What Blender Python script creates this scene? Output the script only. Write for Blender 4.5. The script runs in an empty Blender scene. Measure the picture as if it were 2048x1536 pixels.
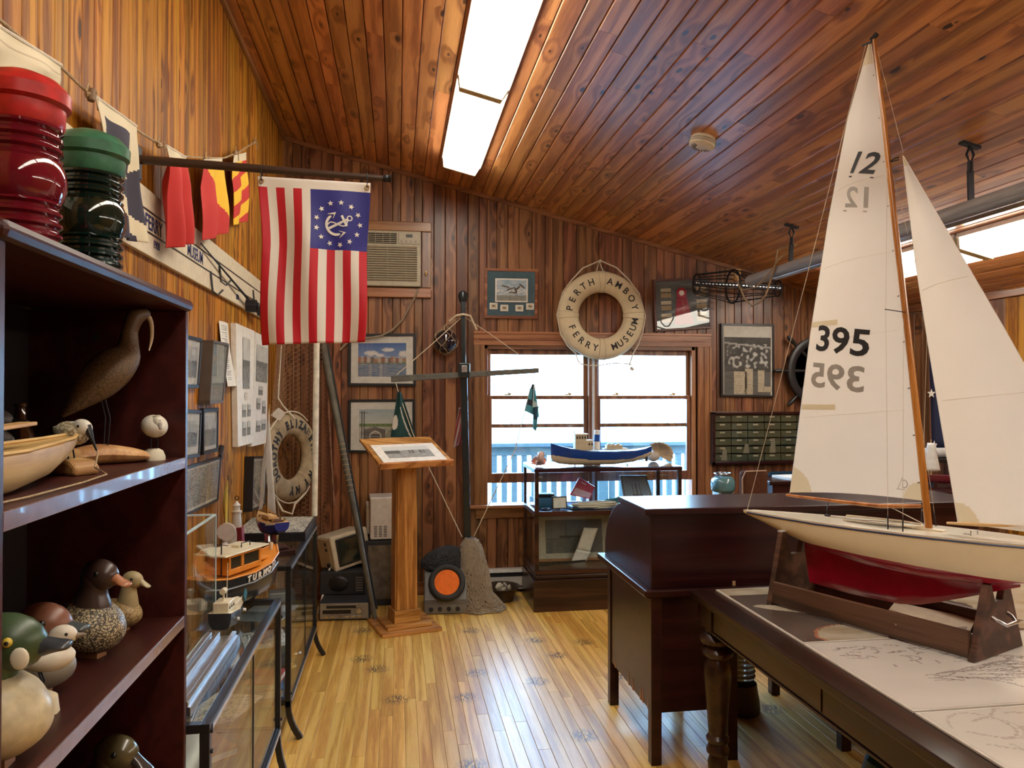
import bpy, bmesh, math, random
from mathutils import Vector, Matrix, Euler, noise as mnoise
from math import sin, cos, pi, radians as R, sqrt, atan2
random.seed(7)
scn = bpy.context.scene
COL = scn.collection
# ------------------------------------------------------------------ camera
F_PX, CAM_H = 1520.0, 1.55
YAW, PITCH = math.atan(229 / F_PX), math.atan(18 / F_PX)
cd = bpy.data.cameras.new('camera'); cam = bpy.data.objects.new('camera', cd); COL.objects.link(cam)
cd.sensor_width = 36; cd.lens = F_PX / 2048 * 36; cd.clip_start = .02
cam.location = (0, 0, CAM_H); cam.rotation_euler = (pi / 2 + PITCH, 0, -YAW)
scn.camera = cam
# ------------------------------------------------------------------ world, exposure
w = bpy.data.worlds.new('world'); scn.world = w; w.use_nodes = True
wn = w.node_tree.nodes; wl = w.node_tree.links
bg = wn['Background']; bg.inputs[1].default_value = 16.0
tc = wn.new('ShaderNodeTexCoord'); sx = wn.new('ShaderNodeSeparateXYZ'); cr = wn.new('ShaderNodeValToRGB')
wl.new(tc.outputs['Generated'], sx.inputs[0]); wl.new(sx.outputs[2], cr.inputs[0]); wl.new(cr.outputs[0], bg.inputs[0])
cr.color_ramp.elements[0].position = .0; cr.color_ramp.elements[0].color = (.42, .69, 1, 1)
cr.color_ramp.elements[1].position = .5; cr.color_ramp.elements[1].color = (.36, .62, 1, 1)
vs = scn.view_settings; vs.view_transform = 'Standard'; vs.look = 'None'; vs.gamma = 1; vs.use_curve_mapping = False
vs.exposure = 0.68
scn.cycles.max_bounces = 8; scn.cycles.transparent_max_bounces = 16
scn.cycles.caustics_reflective = False; scn.cycles.caustics_refractive = False
scn.cycles.sample_clamp_indirect = 6
LAMP_WATT = 10.5          # radiance of the fluorescent diffusers

# ------------------------------------------------------------------ room numbers
XL, XR, YB, YF = -.875, 4.10, 5.92, -2.6
CA, CB = 3.493, .2495                 # ceiling z = CA - CB*(x-XL)
def ceil_z(x): return CA - CB * (x - XL)

# ------------------------------------------------------------------ picture pixel -> point on a world plane
def ray(u, v):
    x = (u - 1024) / F_PX; y = -(v - 768) / F_PX
    s, c, sp, cp = sin(YAW), cos(YAW), sin(PITCH), cos(PITCH)
    Fw = Vector((s * cp, c * cp, sp)); U = Vector((-s * sp, -c * sp, cp)); Rr = Vector((c, -s, 0))
    return Fw + x * Rr + y * U
O3 = Vector((0, 0, CAM_H))
def onX(u, v, x): r = ray(u, v); return O3 + r * (x / r.x)
def onY(u, v, y): r = ray(u, v); return O3 + r * (y / r.y)
def onZ(u, v, z): r = ray(u, v); return O3 + r * ((z - CAM_H) / r.z)
def onP(u, v, p, n):
    r = ray(u, v); n = Vector(n); return O3 + r * ((Vector(p) - O3).dot(n) / r.dot(n))
def onC(u, v, off=0): return onP(u, v, (XL, 0, CA - off), (CB, 0, 1))

# ------------------------------------------------------------------ object helpers
def wm(o):
    M = Matrix.Identity(4)
    while o: M = o.matrix_basis @ M; o = o.parent
    return M
def tag(o, label=None, cat=None, group=None, kind=None):
    if label: o['label'] = label
    if cat: o['category'] = cat
    if group: o['group'] = group
    if kind: o['kind'] = kind
    return o
def thing(name, label, cat, loc=(0, 0, 0), rz=0, group=None, rot=None):
    o = bpy.data.objects.new(name, None); COL.objects.link(o); o.empty_display_size = .05
    o.location = loc; o.rotation_euler = rot if rot else (0, 0, rz)
    return tag(o, label, cat, group)
def copy_tree(o, parent=None):
    c = o.copy(); COL.objects.link(c); c.parent = parent
    for ch in [x for x in bpy.data.objects if x.parent == o and x != c]: copy_tree(ch, c)
    return c

class MB:
    def __init__(s): s.bm = bmesh.new(); s.mi = 0; s.M = Matrix.Identity(4)
    def _add(s, vs, fs):
        bv = [s.bm.verts.new(s.M @ Vector(v)) for v in vs]
        for f in fs:
            try: fc = s.bm.faces.new([bv[i] for i in f]); fc.material_index = s.mi
            except ValueError: pass
        return bv
    def box(s, c, d, rot=None, taper=1):
        hx, hy, hz = d[0] / 2, d[1] / 2, d[2] / 2
        vs = [Vector((x * hx * (taper if z > 0 else 1), y * hy * (taper if z > 0 else 1), z * hz)) for z in (-1, 1) for y in (-1, 1) for x in (-1, 1)]
        if rot: E = Euler(rot).to_matrix(); vs = [E @ v for v in vs]
        c = Vector(c)
        s._add([v + c for v in vs], [(0, 2, 3, 1), (4, 5, 7, 6), (0, 1, 5, 4), (1, 3, 7, 5), (3, 2, 6, 7), (2, 0, 4, 6)]); return s
    def bb(s, a, b): return s.box([(a[i] + b[i]) / 2 for i in range(3)], [abs(b[i] - a[i]) for i in range(3)])
    def beam(s, p0, p1, w, h, up=(0, 0, 1), w1=None, h1=None):
        p0, p1 = Vector(p0), Vector(p1); t = (p1 - p0).normalized(); sd = t.cross(Vector(up)).normalized(); u = sd.cross(t)
        vs = []
        for p, a, b in ((p0, w, h), (p1, w1 or w, h1 or h)):
            for x, y in ((-1, -1), (1, -1), (1, 1), (-1, 1)): vs.append(p + sd * x * a / 2 + u * y * b / 2)
        s._add(vs, [(3, 2, 1, 0), (4, 5, 6, 7), (0, 1, 5, 4), (1, 2, 6, 5), (2, 3, 7, 6), (3, 0, 4, 7)]); return s
    def tube(s, pts, r, seg=8, closed=False, caps=True):
        pts = [Vector(p) for p in pts]; n = len(pts)
        rs = r if isinstance(r, (list, tuple)) else [r] * n
        up = None; vs = []
        for i, p in enumerate(pts):
            a = pts[(i - 1) % n] if (closed or i > 0) else p; b = pts[(i + 1) % n] if (closed or i < n - 1) else p
            t = (b - a).normalized()
            if up is None: up = Vector((0, 0, 1)) if abs(t.z) < .9 else Vector((1, 0, 0))
            sd = t.cross(up)
            if sd.length < 1e-5: sd = t.orthogonal()
            sd.normalize(); up = sd.cross(t)
            for k in range(seg): q = 2 * pi * k / seg; vs.append(p + (sd * cos(q) + up * sin(q)) * rs[i])
        fs = []
        for i in range(n if closed else n - 1):
            j = (i + 1) % n
            for k in range(seg): l = (k + 1) % seg; fs.append((i * seg + k, i * seg + l, j * seg + l, j * seg + k))
        if caps and not closed: fs += [tuple(reversed(range(seg))), tuple((n - 1) * seg + k for k in range(seg))]
        s._add(vs, fs); return s
    def cyl(s, p0, p1, r0, r1=None, seg=16): return s.tube([p0, p1], [r0, r0 if r1 is None else r1], seg)
    def lathe(s, prof, c=(0, 0, 0), seg=24, sx=1, sy=1):
        c = Vector(c); vs = []; n = len(prof)
        for r, z in prof:
            for k in range(seg): q = 2 * pi * k / seg; vs.append(c + Vector((r * cos(q) * sx, r * sin(q) * sy, z)))
        fs = [(i * seg + k, i * seg + (k + 1) % seg, (i + 1) * seg + (k + 1) % seg, (i + 1) * seg + k) for i in range(n - 1) for k in range(seg)]
        if prof[0][0] > 1e-4: fs.append(tuple(reversed(range(seg))))
        if prof[-1][0] > 1e-4: fs.append(tuple((n - 1) * seg + k for k in range(seg)))
        s._add(vs, fs); return s
    def ball(s, c, r, sc=(1, 1, 1), seg=16, rot=None):
        E = Euler(rot).to_matrix() if rot else Matrix.Identity(3); n = seg // 2; vs = []; c = Vector(c)
        for i in range(n + 1):
            a = pi * i / n
            for k in range(seg): q = 2 * pi * k / seg; vs.append(c + E @ Vector((r * sin(a) * cos(q) * sc[0], r * sin(a) * sin(q) * sc[1], -r * cos(a) * sc[2])))
        s._add(vs, [(i * seg + k, i * seg + (k + 1) % seg, (i + 1) * seg + (k + 1) % seg, (i + 1) * seg + k) for i in range(n) for k in range(seg)]); return s
    def loft(s, secs, seg=16, p=1.0):
        """secs: (x, y, z, half_width, half_height); the path bends in its own x-z plane; width runs along y"""
        if len(secs) > 3:
            o = []
            for i in range(len(secs) - 1):
                a, b, c, d = secs[max(i - 1, 0)], secs[i], secs[i + 1], secs[min(i + 2, len(secs) - 1)]
                for k in range(3):
                    t = k / 3; o.append(tuple(max(.5 * (2 * b[j] + (c[j] - a[j]) * t + (2 * a[j] - 5 * b[j] + 4 * c[j] - d[j]) * t * t + (3 * b[j] - a[j] - 3 * c[j] + d[j]) * t ** 3), .0008 if j > 2 else -9) for j in range(5)))
            secs = o + [secs[-1]]
        C = [Vector(q[:3]) for q in secs]; n = len(C); vs = []
        for i, q in enumerate(secs):
            t = (C[min(i + 1, n - 1)] - C[max(i - 1, 0)]).normalized(); sd = Vector((0, 1, 0)); up = t.cross(sd) * -1
            for k in range(seg):
                a = 2 * pi * k / seg; ca, sa = cos(a), sin(a)
                vs.append(C[i] + sd * q[3] * math.copysign(abs(ca) ** p, ca) + up * q[4] * math.copysign(abs(sa) ** p, sa))
        fs = [(i * seg + k, i * seg + (k + 1) % seg, (i + 1) * seg + (k + 1) % seg, (i + 1) * seg + k) for i in range(n - 1) for k in range(seg)]
        fs += [tuple(reversed(range(seg))), tuple((n - 1) * seg + k for k in range(seg))]
        s._add(vs, fs); return s
    def prism(s, pts, d):
        """closed outline of 3-D points extruded by vector d"""
        pts = [Vector(q) for q in pts]; d = Vector(d); n = len(pts)
        s._add(pts + [q + d for q in pts], [tuple(reversed(range(n))), tuple(range(n, 2 * n))] + [(i, (i + 1) % n, n + (i + 1) % n, n + i) for i in range(n)]); return s
    def torus(s, c, Rr, r, M=None, seg=40, sub=12, sz=1):
        M = M or Matrix.Identity(3); c = Vector(c)
        pts = []
        for i in range(seg):
            a = 2 * pi * i / seg
            for k in range(sub):
                b = 2 * pi * k / sub; pts.append(c + M @ Vector(((Rr + r * cos(b)) * cos(a), (Rr + r * cos(b)) * sin(a), r * sin(b) * sz)))
        s._add(pts, [(i * sub + k, ((i + 1) % seg) * sub + k, ((i + 1) % seg) * sub + (k + 1) % sub, i * sub + (k + 1) % sub) for i in range(seg) for k in range(sub)]); return s
    def grid(s, fn, nu, nv, mfn=None, cfn=None, thick=0):
        """fn(a,b)->point; mfn(a,b)->material index of the face"""
        vs = [fn(i / nu, j / nv) for j in range(nv + 1) for i in range(nu + 1)]
        bv = [s.bm.verts.new(s.M @ Vector(v)) for v in vs]
        for j in range(nv):
            for i in range(nu):
                q = [bv[j * (nu + 1) + i], bv[j * (nu + 1) + i + 1], bv[(j + 1) * (nu + 1) + i + 1], bv[(j + 1) * (nu + 1) + i]]
                try: f = s.bm.faces.new(q)
                except ValueError: continue
                f.material_index = mfn((i + .5) / nu, (j + .5) / nv) if mfn else s.mi
                if cfn:
                    L = s.bm.loops.layers.float_color.get('Col') or s.bm.loops.layers.float_color.new('Col')
                    c = cfn((i + .5) / nu, (j + .5) / nv)
                    for lp in f.loops: lp[L] = (c[0], c[1], c[2], 1)
        return s
    def build(s, name, mat, parent=None, world=False, smooth=False, bevel=0, solid=0, label=None, norm=True):
        if norm: bmesh.ops.recalc_face_normals(s.bm, faces=s.bm.faces)
        if world and parent:
            s.bm.transform(wm(parent).inverted())
        loc = Vector((0, 0, 0))
        if parent is None and len(s.bm.verts):
            xs = [v.co for v in s.bm.verts]
            loc = Vector(((min(v.x for v in xs) + max(v.x for v in xs)) / 2, (min(v.y for v in xs) + max(v.y for v in xs)) / 2, min(v.z for v in xs)))
            s.bm.transform(Matrix.Translation(-loc))
        me = bpy.data.meshes.new(name); s.bm.to_mesh(me); s.bm.free()
        for m in (mat if isinstance(mat, (list, tuple)) else [mat]): me.materials.append(m)
        o = bpy.data.objects.new(name, me); COL.objects.link(o); o.location = loc; o.parent = parent
        if smooth:
            me.polygons.foreach_set('use_smooth', [True] * len(me.polygons))
            try: me.set_sharp_from_angle(angle=R(40))
            except Exception: pass
        if bevel:
            b = o.modifiers.new('edge', 'BEVEL'); b.width = bevel; b.segments = 2; b.limit_method = 'ANGLE'; b.harden_normals = False
        if solid:
            b = o.modifiers.new('cloth', 'SOLIDIFY'); b.thickness = solid; b.offset = 0
        if label: o['label'] = label
        return o
def one(name, fn, mat, **k):
    m = MB(); fn(m); return m.build(name, mat, **k)

FONTS = {}
def text_mesh(txt, size, depth=.001, bold=0, align='CENTER', cond=1.0, shear=0, spacing=1.0):
    cu = bpy.data.curves.new('t', 'FONT'); cu.body = txt; cu.size = size; cu.extrude = depth; cu.offset = bold; cu.align_x = align; cu.align_y = 'CENTER'
    cu.shear = shear; cu.space_character = spacing; cu.resolution_u = 3
    o = bpy.data.objects.new('t', cu); COL.objects.link(o)
    me = bpy.data.meshes.new_from_object(o.evaluated_get(bpy.context.evaluated_depsgraph_get()))
    bpy.data.objects.remove(o); bpy.data.curves.remove(cu)
    if cond != 1: me.transform(Matrix.Diagonal((cond, 1, 1, 1)))
    return me
def add_text(mb, txt, size, M, **k):
    me = text_mesh(txt, size, **k); me.transform(M)
    n0 = len(mb.bm.faces); mb.bm.from_mesh(me)
    mb.bm.faces.ensure_lookup_table()
    for i in range(n0, len(mb.bm.faces)): mb.bm.faces[i].material_index = mb.mi
    bpy.data.meshes.remove(me)
def frame_M(o, x, y):
    x = Vector(x).normalized(); y = Vector(y).normalized(); z = x.cross(y)
    return Matrix((( x.x, y.x, z.x, o[0]), (x.y, y.y, z.y, o[1]), (x.z, y.z, z.z, o[2]), (0, 0, 0, 1)))

# ------------------------------------------------------------------ materials
def srgb(r, g, b):
    return tuple(((c / 255) / 12.92 if c / 255 <= .04045 else (((c / 255) + .055) / 1.055) ** 2.4) for c in (r, g, b)) + (1,)
def new_mat(name):
    m = bpy.data.materials.new(name); m.use_nodes = True; nt = m.node_tree
    return m, nt, nt.nodes, nt.links, nt.nodes['Principled BSDF']
def plain(name, col, rough=.5, metal=0, var=.06, scale=30, bump=.0, coat=0, trans=0, spec=.5, sub=0):
    """a painted / moulded surface: base colour with faint mottling"""
    m, nt, N, L, P = new_mat(name)
    t = N.new('ShaderNodeTexCoord'); n = N.new('ShaderNodeTexNoise'); n.inputs['Scale'].default_value = scale; n.inputs['Detail'].default_value = 4
    L.new(t.outputs['Object'], n.inputs['Vector'])
    h = N.new('ShaderNodeMixRGB'); h.blend_type = 'MULTIPLY'; h.inputs[1].default_value = col; h.inputs[0].default_value = 1
    mr = N.new('ShaderNodeMapRange'); mr.inputs[1].default_value = .3; mr.inputs[2].default_value = .7; mr.inputs[3].default_value = 1 - var * 2; mr.inputs[4].default_value = 1 + var
    L.new(n.outputs[0], mr.inputs[0]); L.new(mr.outputs[0], h.inputs[2]); L.new(h.outputs[0], P.inputs['Base Color'])
    P.inputs['Roughness'].default_value = rough; P.inputs['Metallic'].default_value = metal; P.inputs['Coat Weight'].default_value = coat
    P.inputs['Specular IOR Level'].default_value = spec
    if bump:
        b = N.new('ShaderNodeBump'); b.inputs['Strength'].default_value = bump; b.inputs['Distance'].default_value = .002; L.new(n.outputs[0], b.inputs['Height']); L.new(b.outputs[0], P.inputs['Normal'])
    if trans:
        P.inputs['Transmission Weight'].default_value = trans
    return m
AX = {'x': 0, 'y': 1, 'z': 2}
def wood(name, along, across, dark, mid, light, rough=.3, knots=0.0, coat=.3, scale=1.0, var=.22, knot_col=(.035, .012, .006, 1), spots=False, bump=.15, crough=.2, spec=.5, hue=.02):
    m, nt, N, L, P = new_mat(name)
    t = N.new('ShaderNodeTexCoord'); sp = N.new('ShaderNodeSeparateXYZ'); L.new(t.outputs['Object'], sp.inputs[0])
    oi = N.new('ShaderNodeObjectInfo')
    def mth(op, a, b=None, c=None):
        q = N.new('ShaderNodeMath'); q.operation = op
        for i, v in enumerate((a, b, c)):
            if v is None: continue
            if isinstance(v, (int, float)): q.inputs[i].default_value = v
            else: L.new(v, q.inputs[i])
        return q.outputs[0]
    ia, ic = AX[along], AX[across]; io = 3 - ia - ic
    rnd = oi.outputs['Random']
    A = mth('ADD', sp.outputs[ia], mth('MULTIPLY', rnd, 37.0)); Cc = mth('ADD', sp.outputs[ic], mth('MULTIPLY', rnd, 11.0)); Oo = sp.outputs[io]
    v1 = N.new('ShaderNodeCombineXYZ'); L.new(mth('MULTIPLY', A, .9 * scale), v1.inputs[0]); L.new(mth('MULTIPLY', Cc, 16 * scale), v1.inputs[1]); L.new(mth('MULTIPLY', Oo, 16 * scale), v1.inputs[2])
    kmask = None
    if knots > 0:
        vk = N.new('ShaderNodeCombineXYZ'); L.new(mth('MULTIPLY', A, 3.2), vk.inputs[0]); L.new(mth('MULTIPLY', Cc, 8.5), vk.inputs[1]); L.new(mth('MULTIPLY', rnd, 50), vk.inputs[2])
        vo = N.new('ShaderNodeTexVoronoi'); vo.voronoi_dimensions = '2D'; vo.inputs['Scale'].default_value = 1
        nk = N.new('ShaderNodeTexNoise'); nk.inputs['Scale'].default_value = 2.2; L.new(vk.outputs[0], nk.inputs['Vector'])
        ad = N.new('ShaderNodeVectorMath'); ad.operation = 'MULTIPLY_ADD'; ad.inputs[1].default_value = (.12, .12, 0); L.new(nk.outputs['Color'], ad.inputs[0]); L.new(vk.outputs[0], ad.inputs[2])
        L.new(ad.outputs[0], vo.inputs['Vector'])
        sc = N.new('ShaderNodeSeparateXYZ'); L.new(vo.outputs['Color'], sc.inputs[0])
        ex = mth('LESS_THAN', sc.outputs[0], knots)
        size = mth('MULTIPLY_ADD', sc.outputs[1], .09, .035)
        mr = N.new('ShaderNodeMapRange'); mr.interpolation_type = 'SMOOTHSTEP'; L.new(vo.outputs['Distance'], mr.inputs[0]); L.new(mth('MULTIPLY', size, .55), mr.inputs[1]); L.new(size, mr.inputs[2]); mr.inputs[3].default_value = 1; mr.inputs[4].default_value = 0
        kmask = mth('MULTIPLY', mr.outputs[0], ex)
        halo = N.new('ShaderNodeMapRange'); L.new(vo.outputs['Distance'], halo.inputs[0]); halo.inputs[1].default_value = 0; halo.inputs[2].default_value = .42; halo.inputs[3].default_value = 1; halo.inputs[4].default_value = 0
        hv = mth('MULTIPLY', halo.outputs[0], ex)
    dn = N.new('ShaderNodeTexNoise'); dn.inputs['Scale'].default_value = .8; dn.inputs['Detail'].default_value = 3; L.new(v1.outputs[0], dn.inputs['Vector'])
    # rings: distorted bands across the board
    ph = mth('ADD', mth('MULTIPLY', Cc, 55 * scale), mth('MULTIPLY', dn.outputs[0], 16.0))
    if kmask is not None: ph = mth('ADD', ph, mth('MULTIPLY', hv, 7.0))
    band = mth('MULTIPLY_ADD', mth('SINE', ph), .5, .5)
    fn = N.new('ShaderNodeTexNoise'); fn.inputs['Scale'].default_value = 9; fn.inputs['Detail'].default_value = 5; L.new(v1.outputs[0], fn.inputs['Vector'])
    g = mth('ADD', mth('MULTIPLY', band, .4), mth('MULTIPLY', fn.outputs[0], .6))
    ramp = N.new('ShaderNodeValToRGB'); L.new(g, ramp.inputs[0]); e = ramp.color_ramp.elements
    e[0].position = .28; e[0].color = dark; e[1].position = .72; e[1].color = light; k = e.new(.5); k.color = mid
    hs = N.new('ShaderNodeHueSaturation'); L.new(ramp.outputs[0], hs.inputs['Color'])
    L.new(mth('MULTIPLY_ADD', mth('FRACT', mth('MULTIPLY', rnd, 7.3)), var * 2, 1 - var), hs.inputs['Value'])
    L.new(mth('MULTIPLY_ADD', mth('FRACT', mth('MULTIPLY', rnd, 13.7)), hue, .5 - hue / 2), hs.inputs['Hue'])
    col = hs.outputs[0]
    if kmask is not None:
        mx0 = N.new('ShaderNodeMixRGB'); mx0.blend_type = 'MULTIPLY'; L.new(mth('MULTIPLY', hv, .55), mx0.inputs[0]); L.new(col, mx0.inputs[1]); mx0.inputs[2].default_value = (.55, .4, .33, 1)
        mx = N.new('ShaderNodeMixRGB'); L.new(mth('MULTIPLY', kmask, .95), mx.inputs[0]); L.new(mx0.outputs[0], mx.inputs[1]); mx.inputs[2].default_value = knot_col
        col = mx.outputs[0]
    if spots:      # worn dark scuffs on the floor
        vo2 = N.new('ShaderNodeTexVoronoi'); vo2.inputs['Scale'].default_value = 2.1; vo2.voronoi_dimensions = '2D'
        L.new(t.outputs['Object'], vo2.inputs['Vector'])
        s2 = N.new('ShaderNodeSeparateXYZ'); L.new(vo2.outputs['Color'], s2.inputs[0])
        n3 = N.new('ShaderNodeTexNoise'); n3.inputs['Scale'].default_value = 60; n3.inputs['Detail'].default_value = 4
        mp = N.new('ShaderNodeMapping'); mp.inputs['Scale'].default_value = (3, .5, 1); L.new(t.outputs['Object'], mp.inputs[0]); L.new(mp.outputs[0], n3.inputs['Vector'])
        m1 = N.new('ShaderNodeMapRange'); L.new(vo2.outputs['Distance'], m1.inputs[0]); m1.inputs[1].default_value = .06; m1.inputs[2].default_value = .17; m1.inputs[3].default_value = 1; m1.inputs[4].default_value = 0
        on = mth('LESS_THAN', s2.outputs[0], .62); m2 = mth('GREATER_THAN', n3.outputs[0], .485)
        msk = mth('MULTIPLY', mth('MULTIPLY', m1.outputs[0], on), mth('MULTIPLY', m2, .85))
        nb = N.new('ShaderNodeTexNoise'); nb.inputs['Scale'].default_value = 1.6; L.new(t.outputs['Object'], nb.inputs['Vector'])
        mxb = N.new('ShaderNodeMixRGB'); mxb.blend_type = 'MULTIPLY'; mxb.inputs[0].default_value = .5; L.new(col, mxb.inputs[1]); L.new(nb.outputs[0], mxb.inputs[2])
        mxs = N.new('ShaderNodeMixRGB'); L.new(msk, mxs.inputs[0]); L.new(col, mxs.inputs[1]); mxs.inputs[2].default_value = (.05, .035, .025, 1); col = mxs.outputs[0]
    L.new(col, P.inputs['Base Color'])
    P.inputs['Roughness'].default_value = rough; P.inputs['Coat Weight'].default_value = coat; P.inputs['Coat Roughness'].default_value = crough; P.inputs['Specular IOR Level'].default_value = spec
    if bump:
        b = N.new('ShaderNodeBump'); b.inputs['Strength'].default_value = bump; b.inputs['Distance'].default_value = .001; L.new(g, b.inputs['Height']); L.new(b.outputs[0], P.inputs['Normal'])
    return m
def glass_mat(name, tint=(.96, .99, .99, 1), refl=1.0, rough=.01, mix=.0):
    m, nt, N, L, P = new_mat(name); N.remove(P)
    out = N['Material Output']; tr = N.new('ShaderNodeBsdfTransparent'); tr.inputs[0].default_value = tint
    gl = N.new('ShaderNodeBsdfGlossy'); gl.inputs['Roughness'].default_value = rough; gl.inputs[0].default_value = (refl, refl, refl, 1)
    fr = N.new('ShaderNodeLayerWeight'); fr.inputs[0].default_value = .5
    pw = N.new('ShaderNodeMath'); pw.operation = 'POWER'; pw.inputs[1].default_value = 5; L.new(fr.outputs['Facing'], pw.inputs[0])
    ma = N.new('ShaderNodeMath'); ma.operation = 'MULTIPLY_ADD'; ma.inputs[1].default_value = .8; ma.inputs[2].default_value = .03 + mix; L.new(pw.outputs[0], ma.inputs[0])
    mx = N.new('ShaderNodeMixShader'); L.new(ma.outputs[0], mx.inputs[0]); L.new(tr.outputs[0], mx.inputs[1]); L.new(gl.outputs[0], mx.inputs[2]); L.new(mx.outputs[0], out.inputs[0])
    return m
def emit_mat(name, col, st):
    m, nt, N, L, P = new_mat(name); P.inputs['Base Color'].default_value = (.9, .9, .9, 1); P.inputs['Emission Color'].default_value = col; P.inputs['Emission Strength'].default_value = st
    return m
def attr_mat(name, rough=.5, coat=0, metal=0):
    m, nt, N, L, P = new_mat(name); a = N.new('ShaderNodeVertexColor'); a.layer_name = 'Col'; L.new(a.outputs[0], P.inputs['Base Color'])
    P.inputs['Roughness'].default_value = rough; P.inputs['Coat Weight'].default_value = coat; P.inputs['Metallic'].default_value = metal
    return m
def cloth_mat(name, col, rough=.85, scale=400, sheer=0.0):
    m = plain(name, col, rough, var=.012, scale=8, spec=.2)
    if sheer:
        N = m.node_tree.nodes; L = m.node_tree.links; P = N['Principled BSDF']; out = N['Material Output']
        tl = N.new('ShaderNodeBsdfTranslucent'); tl.inputs[0].default_value = col; mx = N.new('ShaderNodeMixShader'); mx.inputs[0].default_value = sheer
        L.new(P.outputs[0], mx.inputs[1]); L.new(tl.outputs[0], mx.inputs[2]); L.new(mx.outputs[0], out.inputs[0])
    return m

M = {}
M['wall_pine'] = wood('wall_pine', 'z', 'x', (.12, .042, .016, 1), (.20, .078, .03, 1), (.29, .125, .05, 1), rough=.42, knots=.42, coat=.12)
M['left_pine'] = wood('left_pine', 'z', 'y', (.17, .052, .004, 1), (.34, .132, .011, 1), (.46, .20, .020, 1), rough=.5, knots=.34, coat=0, spec=.22, hue=.014)  # back wall's pine again; its brighter lamp-lit tone is put into the colour
M['ceil_pine'] = wood('ceil_pine', 'y', 'x', (.30, .105, .030, 1), (.48, .195, .060, 1), (.62, .28, .095, 1), rough=.36, knots=.5, coat=.5, hue=.016, var=.2, crough=.3, spec=.5)
M['floor_oak'] = wood('floor_oak', 'y', 'x', (.52, .27, .045, 1), (.70, .41, .085, 1), (.80, .52, .14, 1), rough=.42, knots=0, coat=.5, crough=.27, var=.09, spots=True, bump=.35, hue=.012)
M['trim_pine'] = wood('trim_pine', 'z', 'x', (.17, .06, .022, 1), (.27, .11, .04, 1), (.34, .15, .06, 1), rough=.35, coat=.25)
M['trim_pine_h'] = wood('trim_pine_h', 'x', 'z', (.17, .06, .022, 1), (.27, .11, .04, 1), (.34, .15, .06, 1), rough=.35, coat=.25)
M['trim_pine_y'] = wood('trim_pine_y', 'y', 'z', (.17, .06, .022, 1), (.27, .11, .04, 1), (.34, .15, .06, 1), rough=.35, coat=.25)
M['oak'] = wood('oak', 'z', 'x', (.28, .105, .02, 1), (.48, .21, .055, 1), (.60, .30, .09, 1), rough=.32, coat=.3, scale=1.2, var=.03)
M['oak_h'] = wood('oak_h', 'x', 'y', (.28, .105, .02, 1), (.48, .21, .055, 1), (.60, .30, .09, 1), rough=.32, coat=.3, scale=1.2, var=.03)
M['mahog'] = wood('mahogany', 'x', 'z', (.018, .0035, .0045, 1), (.026, .005, .006, 1), (.036, .008, .008, 1), rough=.3, coat=.12, spec=.35, var=.03, bump=.03)
M['mahog_shelf'] = wood('mahogany_shelf', 'y', 'x', (.034, .006, .005, 1), (.046, .008, .006, 1), (.058, .011, .008, 1), rough=.4, coat=.05, spec=.3, var=.03, bump=.03)
M['case_wood'] = wood('case_wood', 'x', 'z', (.018, .007, .004, 1), (.035, .013, .007, 1), (.06, .022, .011, 1), rough=.3, coat=.15, spec=.4, var=.03)
M['table_wood'] = wood('table_wood', 'y', 'x', (.014, .005, .004, 1), (.024, .008, .006, 1), (.040, .015, .010, 1), rough=.3, coat=.15, spec=.4, var=.03)
M['stand_wood'] = wood('stand_wood', 'x', 'z', (.04, .018, .01, 1), (.075, .033, .017, 1), (.12, .055, .03, 1), rough=.55, coat=.05, var=.03)
M['spar'] = wood('spar_varnish', 'z', 'x', (.33, .11, .02, 1), (.45, .16, .03, 1), (.52, .21, .045, 1), rough=.25, coat=.5, var=.02)
M['spar_pale'] = wood('spar_pale', 'x', 'z', (.55, .33, .12, 1), (.66, .43, .17, 1), (.72, .5, .22, 1), rough=.3, coat=.3, var=.02)
M['lime'] = wood('basswood', 'x', 'y', (.48, .28, .10, 1), (.62, .38, .15, 1), (.70, .46, .2, 1), rough=.5, coat=.05, var=.03)
M['greywood'] = wood('grey_spar', 'y', 'z', (.22, .21, .20, 1), (.30, .29, .28, 1), (.38, .37, .35, 1), rough=.7, coat=0, var=.03)
M['black'] = plain('black_paint', (.012, .012, .014, 1), .35)
M['blackm'] = plain('black_matte', (.02, .02, .022, 1), .7)
M['iron'] = plain('iron', (.03, .03, .035, 1), .5, metal=.7, bump=.4)
M['steel'] = plain('steel', (.55, .56, .58, 1), .25, metal=1)
M['alu'] = plain('aluminium', (.75, .77, .8, 1), .28, metal=1)
M['brass'] = plain('brass', (.6, .4, .15, 1), .3, metal=1)
M['cream'] = plain('cream_paint', (.70, .62, .46, 1), .4)
M['white'] = plain('white_paint', (.82, .80, .74, 1), .45)
M['paper'] = plain('paper', (.78, .76, .70, 1), .8)
M['whitem'] = plain('white_mat_board', (.72, .70, .63, 1), .85)
M['glass'] = glass_mat('clear_glass')
M['pglass'] = glass_mat('picture_glass', tint=(.97, .97, .97, 1), refl=.7)
M['rope'] = plain('rope', (.42, .30, .17, 1), .9, var=.2, scale=200, bump=.5)
M['rope_w'] = plain('white_rope', (.68, .62, .50, 1), .85, var=.1, scale=200, bump=.4)
M['thread'] = plain('rigging_line', (.60, .52, .38, 1), .7)
M['pic'] = attr_mat('print', .6)
M['sailcloth'] = cloth_mat('sailcloth', (.88, .86, .80, 1), .6, sheer=.35)
# ================================================================== THE ROOM
def slab(name, fn, mat, **k): o = one(name, fn, mat, **k); o['kind'] = 'structure'; return o
BK = plain('dark_joint', (.05, .018, .008, 1), .8)
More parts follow.
